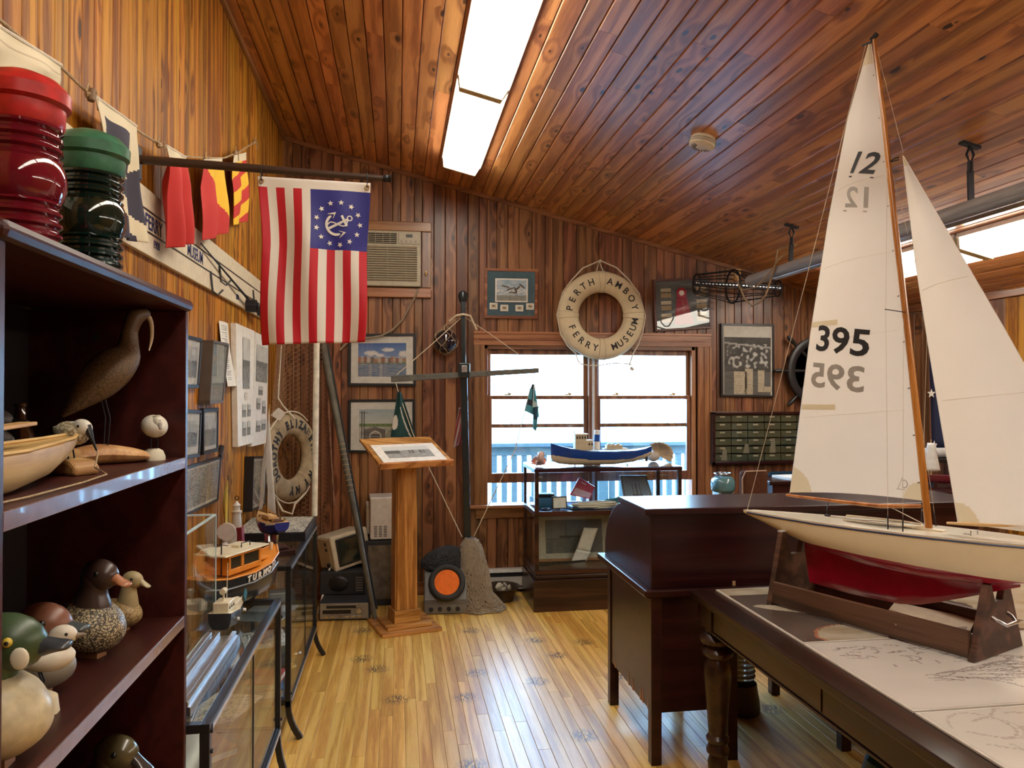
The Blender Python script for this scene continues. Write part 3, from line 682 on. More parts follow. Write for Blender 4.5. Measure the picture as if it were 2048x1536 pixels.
def bird(label, loc, rz, L_, W_, H_, mb_, mh, mbill, neck=(.30, .05), hr=.03, bill=.04, droop=0.0, z0=0.0, thick=.5, name='bird_decoy', billw=.45, tailup=.25, eye=None, face=0, block=None, legs=False):
    """x forward. z0 = height of the belly over the shelf. neck=(forward fraction of L, rise of head centre over the back)"""
    t = thing(name, label, 'decoy', loc, rz)
    zc = z0 + H_ / 2
    S = [(-.52, tailup, .10, .06), (-.46, tailup * .9, .28, .16), (-.34, tailup * .5, .62, .5), (-.15, .08, .92, .86), (.08, 0, 1, 1), (.26, .0, .92, .95), (.40, .04, .66, .72), (.47, .08, .34, .4), (.50, .1, .08, .1)]
    m = MB(); m.loft([(x_ * L_, 0, zc + z_ * H_, a_ * W_ / 2, b_ * H_ / 2) for x_, z_, a_, b_ in S], 24); bd = m.build('body', mb_, t, smooth=True)
    hx, hz = neck[0] * L_, zc + H_ / 2 + neck[1]
    bx = hx - hr * .5
    m = MB(); m.loft([(bx - hr * .3, 0, zc + H_ * .12, W_ * thick * .62, H_ * .42), (bx - hr * .1, 0, zc + H_ * .38, W_ * thick * .5, hr * 1.3), (bx, 0, hz - hr * .95, hr * .8, hr * .85), (bx + hr * .15, 0, hz - hr * .35, hr * .85, hr * .95), (bx + hr * .2, 0, hz, hr * .8, hr * .9)], 20)
    m.ball((hx, 0, hz), hr, (1.28, .86, 1.0), 20, (0, .12 - face, 0)); hd = m.build('head', mh, t, smooth=True)
    m = MB(); b0 = Vector((hx + hr * .95, 0, hz - hr * .18)); d = Vector((cos(droop), 0, -sin(droop)))
    m.loft([tuple(b0 - d * hr * .4) + (hr * .42, hr * .5), tuple(b0 + d * bill * .2) + (hr * .36 * 1, hr * .34), tuple(b0 + d * bill * .6) + (hr * billw, hr * .2), tuple(b0 + d * bill * .92) + (hr * billw * .85, hr * .14), tuple(b0 + d * bill) + (hr * billw * .3, hr * .05)], 12)
    m.build('bill', mbill, t, smooth=True)
    for s in (-1, 1):
        m = MB(); m.ball((hx + hr * .35, s * hr * .76, hz + hr * .22), hr * .17, seg=10); e = m.build('eye', eye or BL, t, smooth=True)
        if eye: m = MB(); m.ball((hx + hr * .37, s * hr * .86, hz + hr * .22), hr * .09, seg=8); m.build('pupil', BL, e, smooth=True)
    if block:
        bm_, bsx, bsy, bsz = block
        m = MB(); m.lathe([(0, 0), (bsx, 0), (bsx * 1.02, bsz * .35), (bsx * .8, bsz * .8), (bsx * .4, bsz), (0, bsz)], seg=14, sy=bsy / bsx)
        for v in m.bm.verts: v.co += Vector((nz(v.co.x * 40, v.co.y * 40, v.co.z * 40), nz(v.co.y * 40, v.co.x * 30, 3), 0)) * .006
        m.build('stand', bm_, t, smooth=True)
        if legs:
            for s in (-1, 1): m = MB(); m.tube([(.0, s * W_ * .12, bsz * .8), (.004, s * W_ * .14, (z0 + bsz) / 2), (-.004, s * W_ * .12, z0 + H_ * .2)], .0016, 6); m.build('leg', M['iron'], t)
    else:
        m = MB(); m.box((.0, 0, z0 / 2 + .002), (L_ * .5, W_ * .22, z0 + .006 if z0 else .006)); m.build('keel', plain('raw_keel', (.35, .16, .06, 1), .6), t)
    return t
CREAMB = plain('cream_breast', (.52, .43, .26, 1), .4, var=.1, scale=60); GREENH = plain('green_head', (.045, .075, .03, 1), .35)
z3, z2, z4 = SH[1], SH[2], SH[0]
gd = bird('large green-headed duck decoy with a cream cheek spot and cream breast', (-.595, 1.182, z3), R(2), .20, .15, .125, CREAMB, GREENH, plain('slate_bill', (.04, .045, .05, 1), .3), neck=(.22, .038), hr=.042, bill=.045, z0=.012, thick=.62, eye=plain('yellow_eye', (.6, .42, .05, 1), .15), tailup=.2)
CHK = plain('cheek', (.78, .72, .55, 1), .4)
for s in (-1, 1):
    m = MB(); m.ball((.22 * .20 + .030, s * .0315, .012 + .125 + .038 - .014), .0135, (.95, .3, 1.15), 16); m.build('cheek_patch', CHK, gd, smooth=True)
bird('rust-brown headed duck decoy with a dark eye band, half hidden behind the green-headed duck', (-.65, 1.46, z3), R(-8), .17, .11, .075, plain('grey_body', (.28, .25, .2, 1), .5), plain('rust_head', (.20, .075, .04, 1), .35), plain('slate_bill2', (.07, .08, .08, 1), .3), neck=(.2, .038), hr=.038, bill=.04, z0=.01, thick=.6)
bird('small white shorebird carving with dark tail standing on a split pale block', (-.585, 1.37, z3), R(15), .10, .055, .045, plain('ivory_bird', (.66, .60, .48, 1), .4), plain('ivory_head', (.62, .55, .44, 1), .4), plain('horn_bill', (.2, .15, .1, 1), .4), neck=(.32, .012), hr=.017, bill=.018, billw=.2, z0=.068, thick=.5, block=(plain('shell_block', (.62, .52, .33, 1), .6), .03, .026, .034), legs=True, name='shorebird_carving')
bird('dark-headed duck decoy with a cracked black and cream feather pattern', (-.625, 1.655, z3), R(-20), .16, .118, .105, spotted('crackle', (.03, .022, .015, 1), (.46, .37, .22, 1), 150, th=.12), plain('umber_head', (.055, .03, .022, 1), .3), plain('orange_bill', (.40, .16, .07, 1), .35), neck=(.22, .052), hr=.031, bill=.04, droop=.35, z0=.008, thick=.55)
bird('small tan hen decoy with raised neck at the right end of the shelf', (-.625, 1.825, z3), R(-15), .12, .07, .062, spotted('tan_feathers', (.16, .09, .035, 1), (.40, .28, .12, 1), 90, th=.05), plain('tan_head', (.42, .33, .17, 1), .4), plain('pale_bill', (.42, .36, .2, 1), .4), neck=(.34, .045), hr=.019, bill=.026, droop=.5, z0=.006, thick=.5)
bird('dark brown duck decoy with glossy pale crown on the lowest visible shelf', (-.63, 1.76, z4), R(-15), .18, .12, .085, plain('dark_body', (.09, .065, .035, 1), .4), plain('olive_head', (.10, .08, .035, 1), .25, coat=.4), plain('dark_bill', (.05, .04, .035, 1), .2, coat=.5), neck=(.2, .04), hr=.038, bill=.055, droop=.6, z0=.01, thick=.5)
# second shelf
DRIFT = wood('driftwood', 'y', 'z', (.34, .16, .05, 1), (.52, .29, .1, 1), (.62, .38, .15, 1), rough=.55, knots=.5, coat=.05, var=.03)
t = thing('heron_decoy', 'tall slender brown wader decoy with long bill on wire legs and driftwood', 'decoy', (-.635, 1.76, z2), R(38))
BRN = spotted('wader_feather', (.05, .03, .014, 1), (.14, .085, .04, 1), 120, th=.05)
m = MB(); m.loft([(-.075, 0, .105, .006, .004), (-.06, 0, .122, .02, .014), (-.035, 0, .15, .032, .03), (-.005, 0, .18, .042, .042), (.025, 0, .21, .043, .043), (.048, 0, .235, .032, .034), (.056, 0, .262, .020, .022), (.058, 0, .295, .016, .017)], 20); m.build('body', BRN, t, smooth=True)
m = MB(); m.loft([(.058, 0, .285, .016, .017), (.062, 0, .305, .017, .018), (.072, 0, .325, .018, .019), (.09, 0, .332, .014, .014), (.10, 0, .33, .006, .006)], 16); m.build('head', plain('wader_head', (.12, .07, .035, 1), .4), t, smooth=True)
m = MB(); m.loft([(.094, 0, .332, .006, .006), (.104, 0, .315, .005, .005), (.106, 0, .28, .003, .004), (.10, 0, .25, .0015, .0015)], 10); m.build('bill', plain('wader_bill', (.6, .5, .33, 1), .4), t, smooth=True)
for s in (-1, 1): one('leg', lambda m: m.tube([(.01, s * .012, .03), (.014, s * .014, .1), (.0, s * .012, .16)], .0016, 6), M['iron'], parent=t)
m = MB(); m.loft([(-.07, 0, .018, .02, .012), (-.04, 0, .02, .034, .019), (0, 0, .022, .036, .022), (.05, 0, .018, .034, .018), (.085, 0, .014, .026, .012), (.10, 0, .01, .01, .006)], 14); b_ = m.build('stand', DRIFT, t, smooth=True)
bird('tiny white stone-like bird on a pale shell base at the shelf end', (-.555, 1.855, z2), R(-50), .062, .056, .052, plain('plaster_bird', (.62, .58, .48, 1), .6, bump=.3), plain('plaster_head', (.62, .58, .48, 1), .6), plain('grey_bill', (.3, .27, .24, 1), .5), neck=(.22, -.018), hr=.016, bill=.014, billw=.25, droop=1.0, z0=.052, thick=.4, block=(plain('shell_base', (.62, .56, .42, 1), .6, bump=.6), .030, .024, .026), legs=True, name='shorebird_carving')
t = bird('white and buff shorebird carving bending its thin bill down over a sawn wood block', (-.615, 1.555, z2), R(-30), .085, .045, .045, spotted('buff_speckle', (.28, .2, .1, 1), (.60, .54, .40, 1), 100, th=.1), plain('white_wader_head', (.66, .62, .52, 1), .4), M['black'], neck=(.36, -.012), hr=.017, bill=.045, billw=.12, droop=1.05, z0=.055, thick=.5, block=(DRIFT, .001, .001, .001), legs=True, name='shorebird_carving')
one('wood_block', lambda m: m.prism([(-.05, -.03, 0), (.05, -.03, 0), (.05, -.03, .016), (.035, -.03, .028), (-.035, -.03, .032), (-.05, -.03, .02)], (0, .055, 0)), DRIFT, parent=t, bevel=.006)
bird('dark barred bird carving in the shadow behind the wooden model hull', (-.75, 1.48, z2), R(20), .13, .07, .06, spotted('grey_bars', (.03, .03, .03, 1), (.14, .13, .11, 1), 70), plain('dark_g', (.1, .1, .1, 1), .4), M['black'], neck=(.3, .01), hr=.02, bill=.03, z0=.035, thick=.5, block=(DRIFT, .03, .03, .02), legs=True, name='shorebird_carving')
t = thing('bottle', 'small dark brown glass bottle behind the white shorebird', 'bottle', (-.75, 1.66, z2))
one('body', lambda m: m.lathe([(0, 0), (.025, 0), (.026, .005), (.026, .07), (.012, .095), (.010, .125), (.012, .127), (.012, .133), (0, .133)], seg=24), plain('amber', (.03, .012, .006, 1), .08, coat=.8), parent=t, smooth=True)
# pale wooden hull with its loop of cord
def dens(S, n=3):
    return [tuple(S[i][j] * (1 - k / n) + S[i + 1][j] * k / n for j in range(5)) for i in range(len(S) - 1) for k in range(n)] + [S[-1]]
def hull_mesh(m, stations, n=10, mfn=None, deck_mi=0, wlz=None):
    """stations: (x, half_beam, z_sheer, z_keel, power).  Adds both sides and the deck"""
    rows = []
    for x_, b_, zs, zk, p in stations:
        row = []
        for j in range(n + 1):
            a = j / n; yy = b_ * (sin(a * pi / 2)) ** p; zz = zk + (zs - zk) * (1 - cos(a * pi / 2)) ** (1.15)
            row.append((yy, zz))
        rows.append((x_, row))
    for sgn in (1, -1):
        for i in range(len(rows) - 1):
            for j in range(n):
                (x0, r0), (x1, r1) = rows[i], rows[i + 1]
                q = [(x0, sgn * r0[j][0], r0[j][1]), (x1, sgn * r1[j][0], r1[j][1]), (x1, sgn * r1[j + 1][0], r1[j + 1][1]), (x0, sgn * r0[j + 1][0], r0[j + 1][1])]
                m.mi = mfn(sum(v[2] for v in q) / 4, (x0 + x1) / 2, (j + .5) / n) if mfn else 0
                m._add(q, [(0, 1, 2, 3) if sgn < 0 else (3, 2, 1, 0)])
    if wlz is not None:
        bmesh.ops.bisect_plane(m.bm, geom=m.bm.verts[:] + m.bm.edges[:] + m.bm.faces[:], plane_co=(0, 0, wlz), plane_no=(0, 0, 1))
        for f in m.bm.faces: f.material_index = 1 if f.calc_center_median().z < wlz else 0
    m.mi = deck_mi
    for i in range(len(stations) - 1):
        a, b = stations[i], stations[i + 1]
        m._add([(a[0], a[1], a[2]), (a[0], -a[1], a[2]), (b[0], -b[1], b[2]), (b[0], b[1], b[2])], [(0, 1, 2, 3)])
    e = stations[0]
    if e[1] > .003: m.mi = mfn((e[2] * 2 + e[3]) / 3, e[0], .8) if mfn else 0; m._add([(e[0], y_, z_) for y_, z_ in rows[0][1]] + [(e[0], -y_, z_) for y_, z_ in reversed(rows[0][1])], [tuple(range(2 * n + 2))])
    bmesh.ops.remove_doubles(m.bm, verts=m.bm.verts, dist=1e-5)
t = thing('model_hull', 'unpainted pale wooden model boat hull lying on the upper shelf', 'model boat', (-.615, 1.20, z2), R(88))
m = MB(); hull_mesh(m, [(-.30, .01, .075, .06, .7), (-.22, .045, .068, .02, .7), (-.1, .06, .064, .0, .65), (.05, .062, .064, .0, .65), (.18, .048, .066, .012, .7), (.28, .026, .070, .034, .8), (.36, .004, .076, .064, 1)], 10)
h_ = m.build('hull', M['lime'], t, smooth=True)
one('gunwale', lambda m: (m.tube([(-.30, .01, .077), (-.1, .058, .066), (.05, .06, .066), (.28, .026, .072), (.36, 0, .078)], .004, 6), m.tube([(-.30, -.01, .077), (-.1, -.058, .066), (.05, -.06, .066), (.28, -.026, .072), (.36, 0, .078)], .004, 6)), M['lime'], parent=t)
one('paddle', lambda m: (m.cyl((-.3, .02, .088), (.05, -.01, .10), .004, seg=8), m.box((.09, -.013, .102), (.10, .03, .006), (0, -.05, -.08))), M['lime'], parent=t, bevel=.002)
p0 = onX(183, 880, -.58)
o = one('cord_loop', lambda m: m.tube([p0, onX(196, 905, -.56), onX(190, 935, -.54), Vector((-.53, 1.50, z2 + .004)), Vector((-.525, 1.38, z2 + .003)), Vector((-.53, 1.2, z2 + .003)), Vector((-.54, 1.1, z2 + .004))], .0016, 6), M['rope'], label='thin tan cord looping down from the wooden hull onto the shelf'); tag(o, cat='cord')
bird('grey and buff bird decoy with pointed tail, cut by the left edge of the picture', (-.70, 1.13, z2), R(-86), .17, .08, .06, plain('blue_grey_bird', (.16, .24, .28, 1), .35), plain('bg_head', (.2, .24, .26, 1), .4), M['black'], neck=(.35, .01), hr=.02, bill=.03, z0=.17, thick=.4, block=(DRIFT, .05, .04, .02), legs=True)

# ================================================================== SIGN BOARD, TEXT AND ROD ON THE LEFT WALL
WL = XL + .016
sg = thing('sign_board', 'long white sign board reading FERRY SLIP MUSEUM between black lines', 'sign', (WL + .01, 3.3, 2.02))
one('board', lambda m: m.bb((WL, 1.55, 2.02), (WL + .018, 5.25, 2.245)), M['cream'], parent=sg, world=True, bevel=.002)
fx = WL + .0185
m = MB(); m.bb((fx, 1.6, 2.168), (fx + .001, 5.2, 2.174)); m.bb((fx, 1.6, 2.095), (fx + .001, 5.2, 2.101)); m.build('line', M['black'], sg, world=True)
NAVY = plain('navy_ink', (.012, .02, .11, 1), .6)
m = MB()
def ltext(txt, y, z, size, cond=1, bold=.0): add_text(m, txt, size, frame_M((fx, y, z), (0, 1, 0), (0, 0, 1)), depth=.0006, bold=bold, cond=cond)
ltext('FERRY', 2.80, 2.131, .072, .95, .0012); ltext('SLIP', 3.04, 2.131, .072, .85, .0012); ltext('MUSEUM', 3.35, 2.131, .072, .88, .0012); ltext('1900', 2.83, 2.068, .040, .9, .0008); ltext('2000', 4.2, 2.058, .040, .9, .0008)
m.build('lettering', NAVY, sg, world=True)
rd = thing('fishing_rod', 'old fishing rod with a reel hung slanting on hooks over the white sign', 'fishing rod', onX(505, 605, WL + .05))
ra, rb_ = onX(402, 487, WL + .03), onX(512, 617, WL + .05)
rb2 = onX(480, 577, WL + .045)
one('rod', lambda m: m.tube([ra, (ra + rb_) / 2, rb_], [.003, .005, .008], 8), M['iron'], parent=rd, world=True)
one('grip', lambda m: m.tube([rb_ + (ra - rb_).normalized() * .22, rb_, rb_ + (rb_ - ra).normalized() * .18], [.012, .016, .014], 10), plain('cork_grip', (.14, .09, .05, 1), .8), parent=rd, world=True)
c_ = onX(500, 612, WL + .07)
one('reel', lambda m: (m.cyl(c_ + Vector((-.02, 0, 0)), c_ + Vector((.035, 0, 0)), .034, seg=20), m.cyl(c_ + Vector((.03, 0, 0)), c_ + Vector((.045, 0, 0)), .02, seg=16), m.beam(c_ + Vector((.05, -.04, -.05)), c_ + Vector((.05, .06, .02)), .012, .012)), M['iron'], parent=rd, world=True)
for (u, v, dz) in ((438, 538, .1), (421, 556, .1), (506, 590, .1)):
    p = onX(u, v, WL + .02)
    o = one('wall_hook', lambda m: m.tube([p + Vector((0, 0, .03)), p + Vector((.01, 0, -.06)), p + Vector((.03, .01, -.075)), p + Vector((.05, .02, -.05))], .005, 6), M['black'])
    tag(o, {438: 'black hook holding the fishing rod at its thin end', 421: 'black hook below the fishing rod line, empty', 506: 'black hook above the fishing reel'}[u], 'hook')

# ================================================================== SIGNAL FLAGS ON THEIR CORD
XF = WL + .05
pts = [onX(u, v, XF) for u, v in ((-90, 10), (0, 40), (60, 92), (118, 130), (178, 188), (230, 225), (270, 258), (318, 288), (360, 312), (412, 316), (448, 316), (478, 304), (508, 285))]
cord = thing('bunting_line', 'tan cord strung along the left wall carrying the signal flags', 'cord', pts[7])
one('line', lambda m: m.tube(pts, .004, 6), M['rope'], parent=cord, world=True)
for u, v in ((178, 190), (318, 290), (410, 318), (470, 306), (508, 285)):
    p = onX(u, v, XF + .006)
    def knot(m):
        m.ball(p, .011, (1, 1.3, 1), 8); m.tube([p, p + Vector((.01, -.03, .02)), p + Vector((.012, -.05, -.01))], .003, 5); m.tube([p, p + Vector((.01, .02, .02)), p + Vector((.012, .03, -.03))], .003, 5)
    one('knot', knot, M['rope'], parent=cord, world=True)
one('toggle', lambda m: (m.cyl(onX(184, 178, XF + .012), onX(182, 202, XF + .012), .010, seg=8)), plain('wood_toggle', (.2, .12, .06, 1), .7), parent=cord, world=True, bevel=.002)
FRED, FYEL, FCR, FNAVY = (.50, .025, .02), (.75, .45, .02), (.66, .58, .40), (.035, .03, .05)
clothm = attr_mat('flag_bunting', .8)
def flag(label, px, cfn, wav=.02, ph=0, nu=44, nv=60):
    P4 = [onX(u, v, XF) for u, v in px]
    t = thing('signal_flag', label, 'flag', P4[0])
    def fn(a, b):
        p = quad(P4, a, b); d = min(1, b * 3)
        p.x += abs(wav) * .8 + wav * .8 * sin(a * 11 + b * 2.2 + ph) * d + .005 * sin(b * 7 + ph) * d; p.y += .007 * sin(b * 5 + ph) * d
        return p
    m = MB(); m.grid(fn, nu, nv, cfn=lambda a, b: FCR if b < .10 else cfn(a, (b - .10) / .9)); o = m.build('cloth', clothm, t, world=True, norm=False, smooth=True, solid=.0015)
    m = MB(); m.tube([fn(a, 0) for a in [i / 10 for i in range(11)]], .004, 6); m.build('hem', M['rope_w'], t, world=True)
    return t
flag('plain cream flag at the left edge above the red lantern', [(-60, 22), (114, 130), (112, 215), (-60, 175)], lambda a, b: (.68, .60, .42) if not (.12 < b < .15) else (.5, .42, .28), .012)
def f_navy(a, b):
    if a < .10: return FCR
    if b < .44 and a > .12 + b * .9 and a < .80: return FNAVY
    l = b - .42 * a
    if b > .30 + (1 - a) * .35 and l < .42: return FNAVY
    if l > .60 and a < .84: return FNAVY
    return FCR
flag('dark navy and cream signal flag hanging behind the green lantern', [(178, 192), (262, 252), (272, 486), (196, 468)], f_navy, .02, 1)
flag('narrow plain red signal flag hanging in folds', [(318, 290), (358, 314), (362, 486), (328, 496)], lambda a, b: FRED, .03, 2)
flag('red and yellow diagonally divided signal flag', [(399, 320), (436, 318), (450, 462), (404, 480)], lambda a, b: FYEL if a > .22 + b * .85 else FRED, .02, 3)
flag('small signal flag with red and yellow diagonal stripes, last on the cord', [(464, 312), (488, 306), (497, 440), (465, 450)], lambda a, b: FYEL if int((a * .8 + b * 2.2 + .3) * 2.2) % 2 else FRED, .012, 4)

# ================================================================== YACHT ENSIGN AND ITS POLE
pa = onX(264, 318, WL + .001); YP = pa.y; pb = onY(772, 357, YP + .02)
pole = thing('flag_pole', 'dark wooden pole sticking out from the left wall with a metal tip', 'flag pole', pa)
one('shaft', lambda m: m.tube([pa, (pa + pb) / 2, pb], [.015, .014, .010], 12), plain('dark_pole', (.05, .028, .018, 1), .35), parent=pole, world=True, smooth=True)
one('ferrule', lambda m: (m.ball(pb, .013, (1.3, 1, 1), 12), m.cyl(pb + Vector((.004, 0, 0)), pb + Vector((.018, 0, 0)), .011, .015, seg=8)), M['iron'], parent=pole, world=True)
one('bracket', lambda m: m.box(pa + Vector((.012, 0, -.01)), (.024, .05, .11)), M['iron'], parent=pole, world=True, bevel=.004)
en = thing('yacht_ensign', 'red and white striped flag with starred blue canton and white anchor, hanging from the pole', 'flag', onY(627, 360, YP))
E4 = [onY(*q, YP) for q in ((515, 352), (741, 366), (729, 684), (526, 690))]
def EF(a, b, off=0):
    p = quad(E4, a, b); d = min(1, b * 2.5)
    p.y += (.018 * sin(a * 7 + b * 1.5 + .6) + .010 * sin(a * 15 - b * 4)) * d - off + .002
    p.x += (.010 * sin(b * 5.2 + .3) * (1 - a) * .9 + .006 * sin(b * 7 + 2) * a * a) * d * (1 if a < .5 else .8)
    return p
SR, SW, SB = (.52, .008, .022), (.74, .71, .64), (.018, .02, .22)
def ecol(a, b):
    if b < .058: return SW
    b = (b - .058) / .942; k = int(a * 13)
    if a > 6 / 13 and b < .395: return SB
    return SR if k % 2 == 0 else SW
m = MB(); m.grid(EF, 78, 68, cfn=ecol); cl = m.build('cloth', attr_mat('ensign_nylon', .55), en, world=True, norm=False, smooth=True, solid=.001)
WH = plain('appliqued_white', (.80, .78, .72, 1), .6)
asp = ((E4[3] - E4[0]).length) / ((E4[1] - E4[0]).length)      # b unit / a unit
def star(m, ca, cb, r, rot=0):
    vs = []
    for i in range(10):
        q = rot + i * pi / 5; rr = r if i % 2 == 0 else r * .42
        vs.append(EF(ca + rr * sin(q), cb - rr * cos(q) / asp, .003))
    vs.append(EF(ca, cb, .003)); m._add(vs, [(i, (i + 1) % 10, 10) for i in range(10)])
for i in range(13):
    q = 2 * pi * i / 13 + .12; m = MB(); star(m, .715 + .205 * sin(q), .265 - .195 * cos(q) / asp * 1.02, .028, i * .3); m.build('star', WH, cl, world=True)
def strip(m, F, P_, wdt):
    vs = []
    for i, (a, b) in enumerate(P_):
        a0, b0 = P_[max(i - 1, 0)]; a1, b1 = P_[min(i + 1, len(P_) - 1)]
        dx, dy = a1 - a0, (b1 - b0) * asp; l = sqrt(dx * dx + dy * dy) or 1; w2 = (wdt[i] if isinstance(wdt, list) else wdt) / 2
        vs += [F(a - dy / l * w2, b + dx / l * w2 / asp), F(a + dy / l * w2, b - dx / l * w2 / asp)]
    m._add(vs, [(2 * i, 2 * i + 1, 2 * i + 3, 2 * i + 2) for i in range(len(P_) - 1)])
F3 = lambda a, b: EF(a, b, .0035)
ac_ = (.72, .265); ang = R(62)     # the anchor lies tilted, ring to the upper right
def AT(x_, y_): # local: y up the shank, x across
    return (ac_[0] + x_ * cos(ang) + y_ * sin(ang), ac_[1] + (x_ * sin(ang) - y_ * cos(ang)) / asp)
m = MB()
strip(m, F3, [AT(0, -.11), AT(0, .10)], .022)
strip(m, F3, [AT(.095 * cos(q), -.02 + .095 * sin(q)) for q in [pi + .1 + i * (pi - .2) / 12 for i in range(13)]], [.014] + [.024] * 11 + [.014])
strip(m, F3, [AT(-.125, -.05), AT(-.10, .015), AT(-.065, -.025)], [.004, .028, .004]); strip(m, F3, [AT(.125, -.05), AT(.10, .015), AT(.065, -.025)], [.004, .028, .004])
strip(m, F3, [AT(-.055, .06), AT(.055, .06)], .022)
strip(m, F3, [AT(.022 * cos(q), .115 + .022 * sin(q)) for q in [i * pi / 6 for i in range(13)]], .010)
strip(m, lambda a, b: EF(a, b, .0042), [AT(.045 * sin(q * 1.0) , .10 - q * .036) for q in [i * .3 for i in range(19)]], .011)
m.build('anchor_emblem', WH, cl, world=True)
for a in (.03, .97):
    p = EF(a, .028, .003); m = MB(); m.torus(p, .007, .002, Matrix.Rotation(pi / 2, 3, 'X'), 14, 6); m.build('grommet', M['brass'], en, world=True)
    q = pa + (pb - pa) * ((p.x - pa.x) / (pb.x - pa.x)); m = MB(); m.tube([p, q + Vector((0, -.014, 0)), q + Vector((0, 0, .014)), q + Vector((0, .012, 0)), p + Vector((0, .006, 0))], .0018, 5); m.build('tie', M['blackm'], en, world=True)

# ================================================================== PICTURES AND PAPERS ON THE LEFT WALL
def LQ(px, x=WL + .002): return [onX(u, v, x) for u, v in px]
nX = (1, 0, 0)
framed('black-framed monochrome harbour photo beside the bookcase, upper one', LQ([(360, 668), (398, 677), (391, 776), (355, 776)]), nX, .015, .015, border=.12, paint=p_harbour(1))
framed('grey-framed pale line map hung slightly crooked', LQ([(404, 680), (437, 687), (425, 806), (396, 808)]), nX, .012, .05, fmat=plain('grey_frame', (.10, .075, .055, 1), .5), mat_board=plain('map_green', (.36, .36, .29, 1), .8), border=.05, paint=p_chart(3, (.36, .37, .30), .20, 0))
framed('black-framed monochrome harbour photo beside the bookcase, lower one', LQ([(355, 818), (397, 820), (393, 914), (352, 920)]), nX, .015, .015, border=.12, paint=p_harbour(5))
framed('black-framed photo of a waterfront, right of the lower harbour photo', LQ([(399, 817), (430, 815), (429, 903), (399, 910)]), nX, .018, .018, border=.08, paint=p_harbour(8))
framed('thin-framed old engraved town chart in low position', LQ([(350, 938), (437, 912), (431, 1002), (350, 1040)]), nX, .012, .015, border=.02, paint=p_chart(9, (.44, .42, .35), .12, .1), nu=60, nv=50)
t, q = framed('deep black-framed tall landscape picture behind the yellow-sailed boat', LQ([(490, 913), (518, 912), (515, 1010), (486, 1024)]), nX, .014, .05, border=.04, paint=p_chart(12, (.42, .42, .38), .1, .4))
t = thing('typed_page', 'long curling typed page pinned high beside the grey-framed map', 'paper', LQ([(450, 773)])[0])
P4 = LQ([(436, 641), (454, 648), (466, 772), (437, 773)], WL + .004)
m = MB(); m.grid(lambda a, b: quad(P4, a, b) + Vector((.004 + .03 * b * b + .01 * sin(a * 3 + b * 2), 0, 0)), 30, 70, cfn=p_text(30, 1)); m.build('sheet', M['pic'], t, world=True, norm=False, solid=.0006)
for k_, (px, lab) in enumerate((([(472, 646), (509, 662), (505, 886), (476, 894)], 'tall white photo panel with a narrow dark photograph at its top, nearer one'), ([(511, 664), (537, 677), (533, 886), (504, 893)], 'tall white photo panel with sailing photo, farther one beside the corner'))):
    P4 = LQ(px, WL + .03); t = thing('photo_panel', lab, 'display board', (P4[2] + P4[3]) / 2)
    m = MB(); m.prism(P4, (-.028, 0, 0)); m.build('board', M['white'], t, world=True)
    if k_ == 0: rects = [(.32, .09, .72, .52, 3), (.42, .55, .62, .62, -1), (.28, .655, .5, .76, 4), (.6, .655, .8, .76, 5), (.28, .80, .5, .92, 6), (.6, .8, .8, .92, 7)]
    else: rects = [(.1, .1, .92, .43, 2), (.32, .47, .6, .55, 4), (.2, .58, .45, .68, 5), (.6, .6, .85, .72, 6), (.22, .78, .5, .88, 8), (.6, .77, .88, .87, 9)]
    for a0, b0, a1, b1, sd in rects:
        panel('photo', sub(P4, a0, b0, a1, b1), M['pic'], t, nX, .003, p_harbour(sd) if sd > 0 else p_text(5, 1), 14, 18)
t = one('cleat', lambda m: (m.beam(onX(442, 890, WL + .01), onX(442, 918, WL + .01), .02, .012, up=(1, 0, 0)), m.beam(onX(446, 893, WL + .03), onX(440, 912, WL + .03), .012, .012, up=(1, 0, 0))), M['blackm']); tag(t, 'small dark cleat screwed to the left wall right of the waterfront photo', 'cleat')
